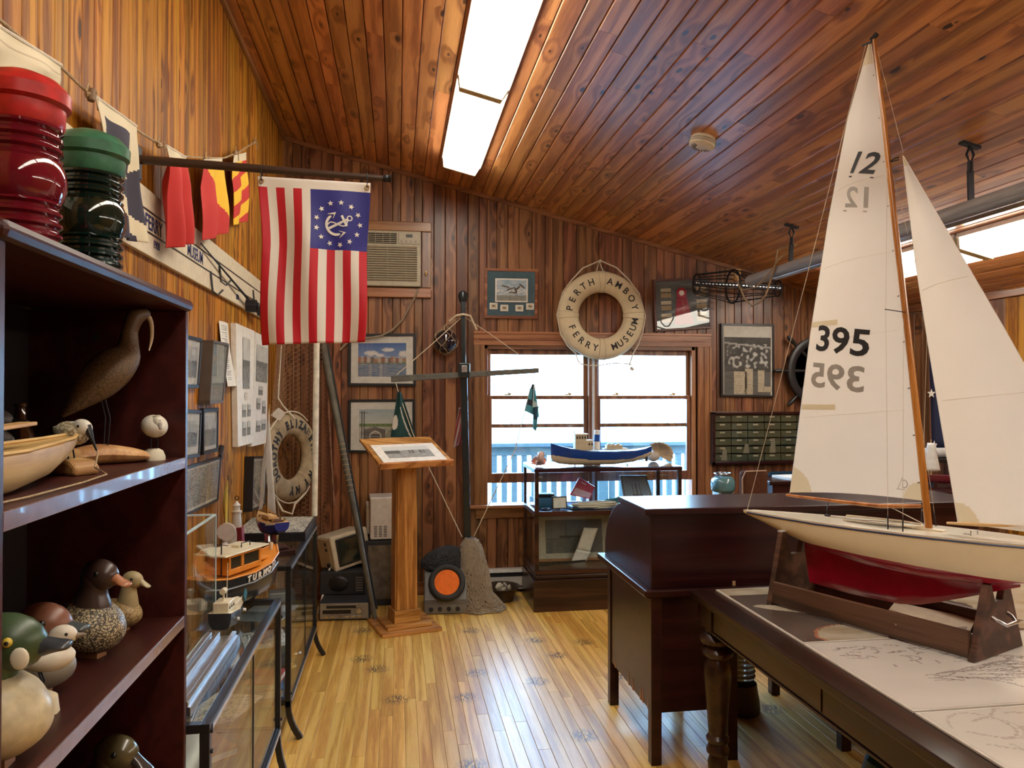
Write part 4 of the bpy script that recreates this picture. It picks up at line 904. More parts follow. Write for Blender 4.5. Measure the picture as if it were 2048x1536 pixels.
# ================================================================== BLACK-FRAMED GLASS CASES ALONG THE LEFT WALL
def show_case(name, label, y0, y1, x0, x1, top, bot, feet=True, mid=None, div=None):
    t = thing('display_case', label, 'display case', ((x0 + x1) / 2, (y0 + y1) / 2, 0))
    B = M['black']; s = .024
    for xx in (x0, x1 - s):
        for yy in (y0, y1 - s):
            m = MB(); m.bb((xx, yy, bot - .03), (xx + s, yy + s, top - .022))
            if xx > (x0 + x1) / 2:          # front feet curve out
                c = [(xx + s / 2, z) for z in (bot - .02,)] + [(xx + s / 2 + .055 * q * q, (bot - .02) * (1 - q)) for q in (.25, .5, .7, .85, 1)]
                for i in range(len(c) - 1): m.beam((c[i][0], yy + s / 2, c[i][1] + .004), (c[i + 1][0], yy + s / 2, max(c[i + 1][1], .001)), s, s, up=(1, 0, 0))
            else: m.bb((xx, yy, 0), (xx + s, yy + s, bot - .03))
            m.build('leg', B, t, world=True, bevel=.002)
    for nm, z, h in (('top_frame', top, .022), ('bottom_frame', bot, .02)):
        m = MB()
        m.bb((x0, y0, z - h), (x0 + s, y1, z)); m.bb((x1 - s, y0, z - h), (x1, y1, z)); m.bb((x0 + s, y0, z - h), (x1 - s, y0 + s, z)); m.bb((x0 + s, y1 - s, z - h), (x1 - s, y1, z)); m.build(nm, B, t, world=True, bevel=.0015)
    G = M['glass']
    one('glass_top', lambda m: m.bb((x0 + s, y0 + s, top - .006), (x1 - s, y1 - s, top - .001)), G, parent=t, world=True)
    one('glass_shelf', lambda m: m.bb((x0 + .01, y0 + .02, bot + .20), (x1 - .015, y1 - .02, bot + .206)), G, parent=t, world=True)
    one('base_panel', lambda m: m.bb((x0 + s, y0 + s, bot - .016), (x1 - s, y1 - s, bot - .006)), plain('case_floor', (.07, .06, .06, 1), .5), parent=t, world=True)
    ym = (y0 + y1) / 2 if div is None else div
    for a, b, xx in ((y0 + s, ym + .02, x1 - .008), (ym - .02, y1 - s, x1 - .014)):
        g_ = one('sliding_door', lambda m: m.bb((xx, a, bot), (xx + .004, b, top - .022)), G, parent=t, world=True)
        one('door_edge', lambda m: (m.bb((xx - .001, b - .008, bot), (xx + .006, b, top - .022)), m.bb((xx - .001, a, bot), (xx + .006, b, bot + .007))), M['black'], parent=g_, world=True)
    for yy in (y0 + .004, y1 - .008): one('side_glass', lambda m: m.bb((x0 + s, yy, bot), (x1 - s, yy + .004, top - .022)), G, parent=t, world=True)
    one('track', lambda m: m.bb((x1 + .0005, y0 + s, top - .020), (x1 + .003, y1 - s, top - .008)), M['alu'], parent=t, world=True)
    one('track', lambda m: m.bb((x1 + .0005, y0 + s, bot - .016), (x1 + .003, y1 - s, bot - .004)), M['alu'], parent=t, world=True)
    for yy in (y0 + .012, y1 - .012):
        for z in (top - .02, top - .07, bot + .03):
            m = MB(); m.cyl((x1, yy, z), (x1 + .006, yy, z), .006, seg=8); m.build('bolt', B, t, world=True)
    return t
NX0, NX1 = XL + .03, -.45
show_case('a', 'low black-framed glass display case nearest the bookcase, tugboat model on its far end', 1.945, 3.10, NX0, NX1, .745, .245)
show_case('b', 'black-framed glass display case with curved feet standing in the far left corner', 3.52, 4.64, NX0, -.47, .775, .175)
RN = random.Random(11)
def loose(name, label, cat, c, d, rz, mat, lift=0, **k):
    m = MB(); m.box((0, 0, d[2] / 2), d); o = m.build(name, mat, **k); o.location = (c[0], c[1], c[2] + lift); o.rotation_euler = (0, 0, rz); return tag(o, label, cat)
def book(c, d, rz, col, label, tilt=0):
    t = thing('book', label, 'book', c, rz)
    m = MB(); m.box((0, 0, .0015), (d[0], d[1], .003)); m.box((0, 0, d[2] - .0015), (d[0], d[1], .003)); m.box((-d[0] / 2 + .0015, 0, d[2] / 2), (.003, d[1], d[2] - .006)); m.build('cover', plain('cover_%g' % col[0], col + (1,), .5), t)
    one('pages', lambda m: m.box((.001, 0, d[2] / 2), (d[0] - .008, d[1] - .006, d[2] - .0065)), M['paper'], parent=t); return t
def sheet(c, d, rz, paint, label, name='document', cat='paper', nu=24, nv=24):
    t = thing(name, label, cat, c, rz)
    m = MB(); m.grid(lambda a, b: Vector(((a - .5) * d[0], (.5 - b) * d[1], .003)), nu, nv, cfn=paint); m.build('print', M['pic'], t, norm=False)
    one('backing', lambda m: m.box((0, 0, .001), (d[0], d[1], .002)), M['paper'], parent=t); return t
zs, zb = .245 + .207, .245 - .005
book((-.62, 2.15, zs), (.15, .21, .02), .3, (.30, .05, .04), 'red-covered book lying on the glass shelf at the near end of the near case')
sheet((-.70, 2.45, zs), (.21, .28), .2, p_text(20, 2), 'typed sheet on the glass shelf of the near case')
sheet((-.60, 2.78, zs), (.18, .24), -.3, p_chart(4, (.6, .5, .36), .2, .2), 'tan chart sheet on the glass shelf under the tugboat model')
book((-.75, 2.75, zs), (.14, .2, .025), .1, (.05, .12, .20), 'blue-covered book on the glass shelf beside the tan chart')
sheet((-.62, 2.2, zb), (.22, .30), .5, p_harbour(3), 'monochrome photo lying in the bottom of the near case, near end')
sheet((-.60, 2.62, zb), (.24, .30), -.2, p_text(16, 4, (.70, .60, .45)), 'yellowed page lying in the bottom of the near case, middle')
book((-.70, 2.92, zb), (.16, .22, .03), .7, (.35, .14, .05), 'orange-brown book in the bottom of the near case, far end')
book((-.72, 2.35, zb), (.14, .19, .03), -.4, (.40, .30, .08), 'ochre book in the bottom of the near case beside the photo')
zs, zb = .175 + .207, .175 - .005
sheet((-.62, 3.75, zs), (.2, .26), .3, p_chart(7, (.62, .60, .56), .2, .1), 'pale chart on the shelf of the corner case')
book((-.60, 3.66, zb), (.15, .2, .04), .2, (.05, .16, .42), 'thick bright blue book in the bottom of the corner case')
book((-.60, 3.66, zb + .041), (.14, .19, .03), -.1, (.50, .08, .08), 'red and white book on top of the thick blue one')
sheet((-.68, 4.2, zs), (.24, .3), -.2, p_harbour(14), 'dark photograph on the shelf of the corner case')
loose('tin_box', 'grey metal tin box on the shelf of the corner case', 'box', (-.64, 4.42, zs), (.14, .1, .06), .2, plain('tin', (.35, .36, .36, 1), .35, metal=.6), bevel=.004)
def tray(m):
    m.bb((-.50, 3.56, .196), (-.485, 4.60, .203)); m.bb((-.50, 3.56, .203), (-.485, 4.60, .235))
for i, (nm, lab, col) in enumerate((('compass', 'brass pocket compass near the front glass of the corner case', M['brass']), ('whistle', 'small steel whistle near the front glass of the corner case', M['steel']))):
    m = MB(); m.lathe([(0, 0), (.03, 0), (.032, .01), (.026, .018), (0, .018)], seg=20); o = m.build(nm, col, smooth=True); o.location = (-.53, 3.95 + i * .2, zb); tag(o, lab, nm)

# vitrine on the near case, with what it shelters
V0, V1 = (NX0 + .01, 1.97, .7455), (-.63, 2.80, 1.12)
vt = thing('glass_vitrine', 'tall clear glass box standing on the near display case beside the bookcase', 'glass case', ((V0[0] + V1[0]) / 2, 2.4, .7455))
g = .004
one('front_pane', lambda m: m.bb((V1[0] - g, V0[1], V0[2]), (V1[0], V1[1], V1[2])), M['glass'], parent=vt, world=True)
one('end_pane', lambda m: m.bb((V0[0], V1[1] - g, V0[2]), (V1[0] - g, V1[1], V1[2])), M['glass'], parent=vt, world=True)
one('end_pane', lambda m: m.bb((V0[0], V0[1], V0[2]), (V1[0] - g, V0[1] + g, V1[2])), M['glass'], parent=vt, world=True)
EDG = plain('pale_glass_edge', (.55, .72, .75, 1), .2)
m = MB(); m.bb((V1[0] - .006, V0[1], V1[2]), (V1[0] + .001, V1[1], V1[2] + .006)); m.bb((V0[0], V1[1] - .006, V1[2]), (V1[0], V1[1], V1[2] + .006)); m.bb((V1[0] - .002, V1[1], V0[2]), (V1[0] + .002, V1[1] + .003, V1[2])); m.bb((V1[0] + .0, V0[1], V0[2]), (V1[0] + .003, V1[1], V0[2] + .005)); m.build('edge_strip', EDG, vt, world=True)
# orange paddle-wheel boat model and red-white-blue cloth inside
t = thing('model_boat', 'orange-decked model boat with upper cabin inside the glass vitrine', 'model boat', (-.75, 2.35, .746), R(85))
m = MB(); hull_mesh(m, [(-.22, .03, .09, .03, .7), (-.1, .05, .08, .01, .6), (.06, .05, .08, .0, .6), (.18, .03, .09, .02, .8), (.24, .003, .10, .06, 1)], 8); m.build('hull', plain('coral_hull', (.45, .12, .07, 1), .5), t, smooth=True)
one('cabin', lambda m: (m.box((-.04, 0, .115), (.2, .07, .07)), m.box((.0, 0, .185), (.13, .055, .055)), m.box((-.03, 0, .155), (.26, .085, .008)), m.box((-.0, 0, .218), (.17, .07, .007))), plain('tan_cabin', (.52, .25, .12, 1), .5), parent=t, bevel=.002)
one('window', lambda m: [m.box((x_, s_ * .0355, .12), (.02, .002, .028)) for x_ in (-.11, -.07, -.03, .01) for s_ in (-1, 1)], M['blackm'], parent=t)
sheet((-.78, 2.62, .746), (.12, .26), .1, lambda a, b: (.45, .05, .07) if int(b * 9) % 2 else ((.6, .58, .52) if a > .4 or b > .5 else (.05, .07, .2)), 'small folded red, white and blue cloth in the vitrine', 'folded_cloth', 'cloth')
t, q = framed('small framed photo leaning at the back of the vitrine', [Vector((-.82, 2.1, 1.05)), Vector((-.82, 2.36, 1.05)), Vector((-.79, 2.36, .76)), Vector((-.79, 2.1, .76))], (1, 0, .1), .012, .012, fmat=M['lime'], border=.1, paint=p_harbour(21))
# aluminium channel lying on the near case
t = thing('metal_channel', 'bright aluminium channel with twin rails lying on the near display case', 'metal rail', (-.56, 2.28, .746))
one('channel', lambda m: m.bb((-.61, 1.99, .746), (-.505, 2.56, .772)), M['alu'], parent=t, world=True, bevel=.002)
for xx in (-.60, -.575, -.525): one('rail', lambda m: m.bb((xx, 1.99, .7725), (xx + .014, 2.56, .785)), M['alu'], parent=t, world=True, bevel=.002)

# ---- tugboat model
tb = thing('tugboat_model', 'orange and cream cabin tugboat model with TURMOIL lettered on its black bow', 'model boat', (-.605, 3.03, .746), R(64)); tb.scale = (1.15,) * 3
BLK = plain('hull_black', (.022, .025, .03, 1), .25, coat=.3); ORA = plain('orange_deck', (.72, .27, .03, 1), .35); CRM = plain('cream_gloss', (.72, .66, .48, 1), .3)
ST = [(-.20, .040, .125, .03, .55), (-.12, .062, .112, .015, .5), (0, .070, .108, .01, .5), (.10, .064, .118, .012, .55), (.17, .042, .136, .02, .7), (.215, .004, .155, .05, 1)]
m = MB(); hull_mesh(m, [(x, b * 1.0, z, k, p) for x, b, z, k, p in ST], 12, mfn=lambda z, x, a: 0, deck_mi=1); hb = m.build('hull', [BLK, ORA], tb, smooth=True)
for s in (-1, 1):
    one('rub_rail', lambda m: m.tube([(x, s * (b + .001), z + .002) for x, b, z, k, p in ST], .0032, 6), ORA, parent=tb)
    one('wale', lambda m: m.tube([(x, s * (b * .985), z - .03) for x, b, z, k, p in ST[:-1]], .0028, 6), plain('grey_wale', (.25, .27, .29, 1), .4), parent=tb)
zc = .118
m = MB(); m.bb((-.10, -.046, zc), (.07, .046, zc + .018)); m.bb((-.10, -.046, zc + .054), (.07, .046, zc + .064))
for s in (-1, 1):
    for x0_, x1_ in ((-.10, -.088), (-.035, -.022), (.058, .07)): m.bb((x0_, s * .046, zc + .018), (x1_, s * .040, zc + .054))
for y_ in (-.04, 0, .04): m.bb((.063, y_ - .005, zc + .018), (.07, y_ + .005, zc + .054))
m.bb((-.10, -.046, zc + .018), (-.095, .046, zc + .054)); m.build('wheelhouse', ORA, tb, bevel=.0015)
one('window', lambda m: (m.bb((-.09, -.042, zc + .02), (.062, .042, zc + .052))), plain('cabin_glass', (.05, .045, .03, 1), .08), parent=tb)
m = MB(); m.bb((-.135, -.062, zc + .064), (.092, .062, zc + .070)); m.build('roof', CRM, tb, bevel=.003)
one('hatch', lambda m: m.box((.015, .0, zc + .074), (.045, .03, .008)), CRM, parent=tb, bevel=.001); one('locker', lambda m: m.box((-.1, .03, zc + .076), (.05, .03, .012)), CRM, parent=tb, bevel=.001)
one('rail', lambda m: m.tube([(.0, -.018, zc + .07), (.0, -.018, zc + .084), (.045, -.018, zc + .084), (.045, -.018, zc + .07)], .0018, 6), M['black'], parent=tb)
one('mast', lambda m: (m.cyl((-.115, -.03, zc), (-.115, -.03, zc + .12), .0025, .0018, seg=8), m.cyl((-.115, -.055, zc + .10), (-.115, -.005, zc + .10), .0012, seg=6)), M['black'], parent=tb)
one('fore_deck_trim', lambda m: m.box((.115, 0, .129), (.07, .05, .006)), ORA, parent=tb, bevel=.001)
one('bitt', lambda m: (m.cyl((.19, 0, .14), (.19, 0, .168), .005, .006, seg=10)), CRM, parent=tb)
m = MB()
ys = lambda x: -(.066 if x < .1 else .064 - (x - .1) * .31)
for i, ch in enumerate('TURMOIL'):
    x_ = -.03 + i * .028; yy = -.0705 if x_ < .06 else -.0705 + (x_ - .06) * .12 + max(0, x_ - .1) * .28
    sl = 0 if x_ < .06 else (.12 if x_ < .1 else .38); add_text(m, ch, .028, frame_M((x_, yy - .001, .094 + max(0, x_ - .02) * .12), (1, sl, .1), (0, -.12, 1)), depth=.0012, bold=.0012)
m.build('lettering', M['white'], tb)
# small pale-cabined boat in front of the tug, with its rudder fin
t = thing('launch_model', 'small black-hulled cream-decked launch model in front of the tugboat', 'model boat', (-.575, 2.73, .746), R(85)); t.scale = (.85,) * 3
m = MB(); hull_mesh(m, [(-.10, .045, .085, .02, .5), (0, .05, .075, .01, .5), (.08, .04, .08, .012, .6), (.12, .02, .088, .03, .8), (.135, .003, .09, .05, 1)], 8, deck_mi=1); m.build('hull', [BLK, CRM], t, smooth=True)
m = MB(); m.box((-.045, 0, .102), (.085, .06, .04)); m.build('cabin', CRM, t, bevel=.003)
for x_ in (-.07, -.045, -.02): one('porthole', lambda m: (m.cyl((x_, -.0305, .10), (x_, -.0315, .10), .006, seg=12)), M['blackm'], parent=t)
for x_, z_ in ((-.03, .045), (.06, .055)): one('fender', lambda m: m.cyl((x_, -.049 if x_ < 0 else -.046, z_), (x_, -.056, z_), .007, .006, seg=12), M['white'], parent=t)
one('hand_rail', lambda m: m.tube([(-.02, -.04, .08), (-.02, -.04, .10), (.08, -.034, .104), (.08, -.034, .082)], .0014, 6), M['white'], parent=t)
one('searchlight', lambda m: (m.cyl((-.05, 0, .12), (-.05, 0, .15), .004, seg=8), m.cyl((-.065, 0, .16), (-.035, 0, .16), .012, seg=12), m.cyl((-.01, -.0, .12), (.0, 0, .26), .0018, seg=6)), CRM, parent=t)
one('pennant', lambda m: m.prism([(.075, -.05, .085), (.095, -.052, .115), (.075, -.052, .14), (.055, -.05, .115)], (0, .003, 0)), plain('teal_fin', (.02, .17, .26, 1), .4), parent=t)

# ---- corner case top: flat chart box, sloop, yellow-sailed boat, shell, lighthouse
CZ = .776
t = thing('chart_box', 'flat black box topped with a grey mottled harbour chart, at the corner case end', 'display box', (-.66, 4.36, CZ))
one('box', lambda m: m.bb((-.84, 4.10, CZ), (-.475, 4.63, CZ + .045)), M['black'], parent=t, world=True, bevel=.002)
m = MB(); m.grid(lambda a, b: Vector((-.835 + a * .35, 4.62 - b * .51, CZ + .047)), 40, 50, cfn=p_chart(31, (.46, .44, .37), .05, .25)); m.build('chart', M['pic'], t, world=True, norm=False)
sb = thing('sloop_model', 'small blue-hulled sloop model with tall white sail on a dark stand', 'model boat', (-.605, 3.83, CZ), R(118))
one('stand', lambda m: (m.box((0, 0, .014), (.26, .15, .028)), m.box((0, 0, .034), (.20, .10, .012))), M['mahog'], parent=sb, bevel=.004)
for x_ in (-.05, .05): one('support', lambda m: m.beam((x_, 0, .04), (x_ * 1.3, 0, .105), .012, .05, up=(1, 0, 0)), M['steel'], parent=sb, bevel=.002)
SS = [(-.15, .035, .165, .125, .6), (-.08, .056, .157, .10, .6), (.02, .060, .155, .092, .6), (.1, .042, .162, .10, .7), (.16, .016, .172, .125, .9), (.19, .002, .178, .15, 1)]
m = MB(); hull_mesh(m, SS, 10, mfn=lambda z, x, a: 2 if .152 < z < .158 else 0, deck_mi=1); m.build('hull', [plain('royal_hull', (.015, .03, .22, 1), .2), M['lime'], M['white']], sb, smooth=True)
one('cabin', lambda m: (m.box((.03, 0, .17), (.09, .05, .018))), M['lime'], parent=sb, bevel=.003); one('cockpit', lambda m: m.box((-.07, 0, .164), (.06, .05, .008)), plain('cockpit', (.08, .03, .02, 1), .5), parent=sb)
one('winch', lambda m: [m.cyl((x_, s_ * .03, .165), (x_, s_ * .03, .178), .005, seg=8) for x_ in (-.04, -.1, .08) for s_ in (-1, 1)], M['brass'], parent=sb)
one('mast', lambda m: m.cyl((.05, 0, .16), (.03, 0, .72), .0035, .002, seg=8), M['lime'], parent=sb)
one('boom', lambda m: m.cyl((.05, 0, .20), (-.12, .02, .20), .003, seg=6), M['lime'], parent=sb)
def sailfn(A, B, C, belly): # triangle head A, tack B, clew C
    A, B, C = Vector(A), Vector(B), Vector(C)
    def f(a, b): p = A * (1 - b) + (B * (1 - a) + C * a) * b; p.y += belly * sin(pi * a) * sin(pi * b) ; return p
    return f
m = MB(); m.grid(sailfn((.031, .003, .70), (.046, .003, .21), (-.12, .02, .205), .02), 8, 14); m.build('sail', M['sailcloth'], sb, norm=False, smooth=True, solid=.001)
m = MB(); m.grid(sailfn((.036, 0, .60), (.18, 0, .185), (.07, .02, .20), .015), 8, 14); m.build('jib', M['sailcloth'], sb, norm=False, smooth=True, solid=.001)
for s in (-1, 1): one('shroud', lambda m: m.cyl((.04, s * .055, .16), (.034, 0, .62), .0007, seg=4), M['thread'], parent=sb)
t = thing('yellow_sailboat', 'tiny boat with a yellow sail against the wall behind the blue sloop', 'model boat', (-.80, 3.80, CZ), R(100))
m = MB(); hull_mesh(m, [(-.09, .012, .13, .10, .7), (0, .03, .12, .085, .6), (.07, .015, .125, .095, .8), (.10, .002, .13, .115, 1)], 8, deck_mi=0); m.build('hull', M['blackm'], t, smooth=True)
one('stand', lambda m: (m.box((0, 0, .01), (.08, .04, .02)), m.cyl((0, 0, .02), (0, 0, .09), .004, seg=8)), M['black'], parent=t)
m = MB(); m.grid(sailfn((.0, 0, .36), (.01, 0, .135), (-.085, .01, .14), .02), 8, 12); m.build('sail', plain('yellow_cloth', (.72, .52, .10, 1), .7), t, norm=False, smooth=True, solid=.001)
one('mast', lambda m: (m.cyl((.01, 0, .12), (.004, 0, .38), .002, seg=6), m.cyl((-.03, 0, .31), (.05, 0, .31), .0012, seg=5)), M['black'], parent=t)
t = thing('lighthouse_model', 'little red and white lighthouse ornament behind the blue sloop', 'ornament', (-.80, 4.0, CZ))
one('base', lambda m: m.box((0, 0, .05), (.07, .07, .10), taper=.85), plain('red_block', (.30, .02, .025, 1), .5), parent=t, bevel=.003)
one('tower', lambda m: m.lathe([(0, .10), (.026, .10), (.02, .17), (.026, .172), (.026, .18), (.016, .182), (.016, .205), (.020, .208), (0, .232)], seg=16), M['white'], parent=t, smooth=True)
one('finial', lambda m: m.torus((0, 0, .245), .01, .002, Matrix.Rotation(pi / 2, 3, 'X'), 14, 6), M['iron'], parent=t)
t = thing('nautilus_shell', 'white and grey coiled shell with a dark hollow, beside the yellow-sailed boat', 'shell', (-.77, 3.60, CZ), R(0))
m = MB()
pts, rs = [], []
for i in range(40):
    q = i / 39; a = q * 2 * pi * 1.3; r_ = .012 * math.exp(1.15 * q * 1.3); pts.append((r_ * sin(a) * 1.6, r_ * cos(a) * 1.6, .062 + 0)); rs.append(r_ * .75)
pts = [(0 + .01 * i / 39, y_, z_ + 0.0) for i, ((x_, y_, zz), z_) in enumerate(zip(pts, [.062 + p[0] for p in pts]))]
m.tube(pts, rs, 14); 
mz = min(v.co.z for v in m.bm.verts)
for v in m.bm.verts: v.co.z -= mz
m.build('shell', plain('shell_white', (.66, .63, .62, 1), .3, coat=.3), t, smooth=True)

# ================================================================== THE CORNER: CHICKEN WIRE, LIFE RING, POLES
def chicken_wire():
    t = thing('chicken_wire', 'rusty hexagonal wire netting standing in the far left corner behind the life ring', 'wire netting', (-.55, 5.5, .02))
    m = MB(); a = .020; W_, H_ = .80, 2.05; dx = a * 1.5; dy = a * sqrt(3)
    def mp(s_, z):   # wrap round the corner: along the left wall then along the back wall
        r_ = .16
        y_ = 5.60 - s_; x_ = XL + .07
        q = s_
        if q < .40: return Vector((XL + .06 + .02 * sin(z * 4), 5.25 + q, z))
        if q < .60: k = (q - .40) / .20 * pi / 2; return Vector((XL + .06 + .13 * (1 - cos(k)), 5.65 + .13 * sin(k), z))
        return Vector((XL + .19 + (q - .60), 5.78 - .02 * sin(z * 5), z))
    nx, nz_ = int(W_ / dx), int(H_ / dy); done = set()
    def key(p): return (round(p[0], 3), round(p[1], 3))
    for i in range(nx):
        for j in range(nz_):
            cx, cz = i * dx, j * dy + (dy / 2 if i % 2 else 0) + .03
            pts_ = [(cx + a * cos(k * pi / 3), cz + a * sin(k * pi / 3)) for k in range(6)]
            for k in range(3):
                p, q = pts_[k], pts_[k + 1]; kk = (key(p), key(q))
                if kk in done: continue
                done.add(kk); P_, Q_ = mp(*p), mp(*q); d_ = (Q_ - P_).normalized(); s_ = d_.orthogonal().normalized() * .0017; u_ = d_.cross(s_)
                m._add([P_ + s_, P_ - s_ * .5 + u_ * .87, P_ - s_ * .5 - u_ * .87, Q_ + s_, Q_ - s_ * .5 + u_ * .87, Q_ - s_ * .5 - u_ * .87], [(0, 1, 4, 3), (1, 2, 5, 4), (2, 0, 3, 5)])
    o = m.build('wire_mesh', plain('rusty_wire', (.30, .17, .09, 1), .6, metal=.3), t, world=True, norm=False); o['kind'] = 'stuff'
    return t
chicken_wire()
# life ring lettered DOROTHY ELIZABETH
def life_ring(label, c, nrm, updir, Ro, Ri, mat, words, bandmat, ropemat, size, bandang=(90, 180, 270, 0), loop=None, cond=1.0, worn=False, bold=.0016):
    n = Vector(nrm).normalized(); u = Vector(updir); x = u.cross(n).normalized(); y = n.cross(x)
    Mx = Matrix((x, y, n)).transposed(); rm = (Ro + Ri) / 2; rt = (Ro - Ri) / 2; fl = .62
    c = Vector(c); t = thing('life_ring', label, 'life ring', c)
    L_ = lambda p: c + Mx @ Vector(p)
    m = MB(); m.torus(c, rm, rt, Mx, 64, 20, sz=fl); m.build('ring', mat, t, world=True, smooth=True)
    for ba in bandang:
        m = MB(); ps = []
        for k in range(21):
            b = 2 * pi * k / 20
            ps.append([L_(((rm + rt * 1.03 * cos(b)) * cos(R(ba) + d), (rm + rt * 1.03 * cos(b)) * sin(R(ba) + d), rt * fl * 1.05 * sin(b))) for d in (-.085, .085)])
        m._add([p for q in ps for p in q], [(2 * k, 2 * k + 1, 2 * k + 3, 2 * k + 2) for k in range(20)]); m.build('band', bandmat, t, world=True, smooth=True)
        m = MB()
        for d in (-.085, .085): m.tube([L_(((rm + rt * 1.035 * cos(b)) * cos(R(ba) + d), (rm + rt * 1.035 * cos(b)) * sin(R(ba) + d), rt * fl * 1.06 * sin(b))) for b in [2 * pi * k / 20 for k in range(20)]], .0012, 4, closed=True)
        m.build('seam', M['rope'], t, world=True)
    ml = MB()
    for wd, a0, a1, flip in words:
        for i, ch in enumerate(wd):
            a = R(a0 + (a1 - a0) * (i / max(1, len(wd) - 1)))
            me = text_mesh(ch, size, .0, bold, cond=cond)
            bm_ = bmesh.new(); bm_.from_mesh(me); bpy.data.meshes.remove(me)
            bmesh.ops.subdivide_edges(bm_, edges=bm_.edges, cuts=1)
            ca, sa = cos(a - pi / 2 + (pi if flip else 0)), sin(a - pi / 2 + (pi if flip else 0))
            for v in bm_.verts:
                px, py = v.co.x * ca - v.co.y * sa + rm * cos(a), v.co.x * sa + v.co.y * ca + rm * sin(a)
                rr = sqrt(px * px + py * py); h = max(0, 1 - ((rr - rm) / rt) ** 2) ** .5 * rt * fl * 1.0 + .0018
                v.co = L_((px, py, h))
            me = bpy.data.meshes.new('q'); bm_.to_mesh(me); bm_.free(); ml.bm.from_mesh(me); bpy.data.meshes.remove(me)
    ml.build('lettering', M['blackm'], t, world=True, norm=False)
    return t, L_, rm, rt
cc = onY(579, 914, 5.42)
RINGOLD = plain('stained_canvas', (.40, .31, .19, 1), .8, var=.2, scale=14)
t, L_, rm, rt = life_ring('stained old life ring lettered DOROTHY ELIZABETH NY hanging in the corner', cc, (.88, -.47, .02), (.06, .12, 1), .30, .155, RINGOLD,
    [('DOROTHY', 222, 142, False), ('ELIZABETH', 118, 14, False), ('NY', 330, 312, False), ('NY', 285, 268, False)], RINGOLD, M['rope_w'], .075, (50, 135, 230, 320), cond=.8, bold=.0055)
one('rope', lambda m: m.tube([L_(((Ro_) * cos(a), Ro_ * sin(a), .02)) for a, Ro_ in [(R(q), .303 + .012 * abs(sin(R(q * 2 + 80)))) for q in range(60, 330, 10)]], .005, 6), M['rope_w'], parent=t, world=True)
hr_ = one('hanging_rope', lambda m: (m.tube([onY(562, 690, 5.45), onY(558, 760, 5.42), onY(556, 800, 5.40)], .007, 6), m.tube([onY(556, 796, 5.4), onY(566, 812, 5.38), onY(590, 838, 5.38)], .006, 6)), M['rope_w'], parent=t, world=True)
one('rope_tail', lambda m: m.tube([onY(548, 990, 5.3), onY(565, 1022, 5.28), onY(584, 1028, 5.28), onY(590, 1008, 5.3), onY(612, 985, 5.34)], .008, 8), M['rope_w'], parent=t, world=True)
t = one('paper_tag', lambda m: m.prism([onY(u, v, 5.28) for u, v in ((557, 815), (572, 826), (560, 842), (541, 830))], (0, -.002, 0)), M['paper']); tag(t, 'square paper tag hanging tilted above the stained life ring', 'paper tag')
# white pole, grey oar-like spar, thin rusty rods
def pole_(name, label, cat, p0, p1, r0, r1, mat, seg=12):
    m = MB(); m.tube([p0, (Vector(p0) + Vector(p1)) / 2, p1], [r0, (r0 + r1) / 2, r1], seg); o = m.build(name, mat, smooth=True); return tag(o, label, cat)
b_ = onY(629, 1032, 4.625); b_.z = CZ + .0475
pole_('white_pole', 'white painted pole standing upright beside the chicken wire', 'pole', b_, onY(634, 640, 4.70), .0175, .0175, plain('chipped_white', (.66, .62, .50, 1), .6, var=.15, scale=20))
f_ = onZ(751, 1241, 0.01)
sp_ = thing('grey_spar', 'long grey-green wooden spar leaning against the wall behind the lectern', 'pole', f_)
pt_ = onY(640, 660, 5.86)
one('shaft', lambda m: m.tube([f_, f_.lerp(pt_, .45), pt_], [.016, .022, .030], 12), plain('spar_grey', (.12, .11, .08, 1), .6, var=.2, scale=12), parent=sp_, world=True, smooth=True)
q0 = f_.lerp(pt_, .42); q1 = f_.lerp(pt_, .58)
one('binding', lambda m: [m.torus(q0.lerp(q1, i / 9), .023, .003, (pt_ - f_).to_track_quat('Z', 'Y').to_matrix(), 12, 5) for i in range(10)], M['rope'], parent=sp_, world=True)
t = pole_('boat_hook', 'thin dark rod leaning beside the grey spar', 'pole', onZ(752, 1236, .01) + Vector((.0, .22, 0)), onY(655, 690, 5.88), .007, .007, M['iron'], 8)
pole_('rusty_rod', 'thin rust and white rod hanging against the corner boards', 'rod', onY(656, 800, 5.86), onY(668, 1010, 5.86), .007, .007, plain('rust_white', (.40, .22, .15, 1), .7, var=.4, scale=12), 8)
pole_('white_stick', 'short thin white stick leaning low beside the old television', 'rod', onZ(636, 1228, .006), onY(664, 1118, 5.6), .007, .007, M['white'], 8)
# ---- television, radios, speaker, microwave
tv = thing('television', 'small tilted cream portable television on a black radio set', 'television', onZ(690, 1222, 0) + Vector((0, .16, .29)), R(-28))
tv.rotation_euler = (R(-4), R(-9), R(34))
CR = plain('cream_plastic', (.60, .52, .38, 1), .4)
one('case', lambda m: (m.box((0, .02, .13), (.30, .19, .24)), m.box((0, .135, .125), (.22, .06, .18))), CR, parent=tv, bevel=.02)
one('front', lambda m: m.box((0, -.095, .13), (.305, .04, .25)), CR, parent=tv, bevel=.012)
one('bezel', lambda m: m.box((-.0, -.117, .13), (.235, .012, .20)), M['black'], parent=tv, bevel=.006)
m = MB(); m.grid(lambda a, b: Vector(((a - .5) * .205, -.125 - .008 * (1 - (2 * a - 1) ** 2) * (1 - (2 * b - 1) ** 2), .13 + (b - .5) * .165)), 12, 10); m.build('screen', plain('dead_screen', (.02, .025, .02, 1), .08), tv, smooth=True)
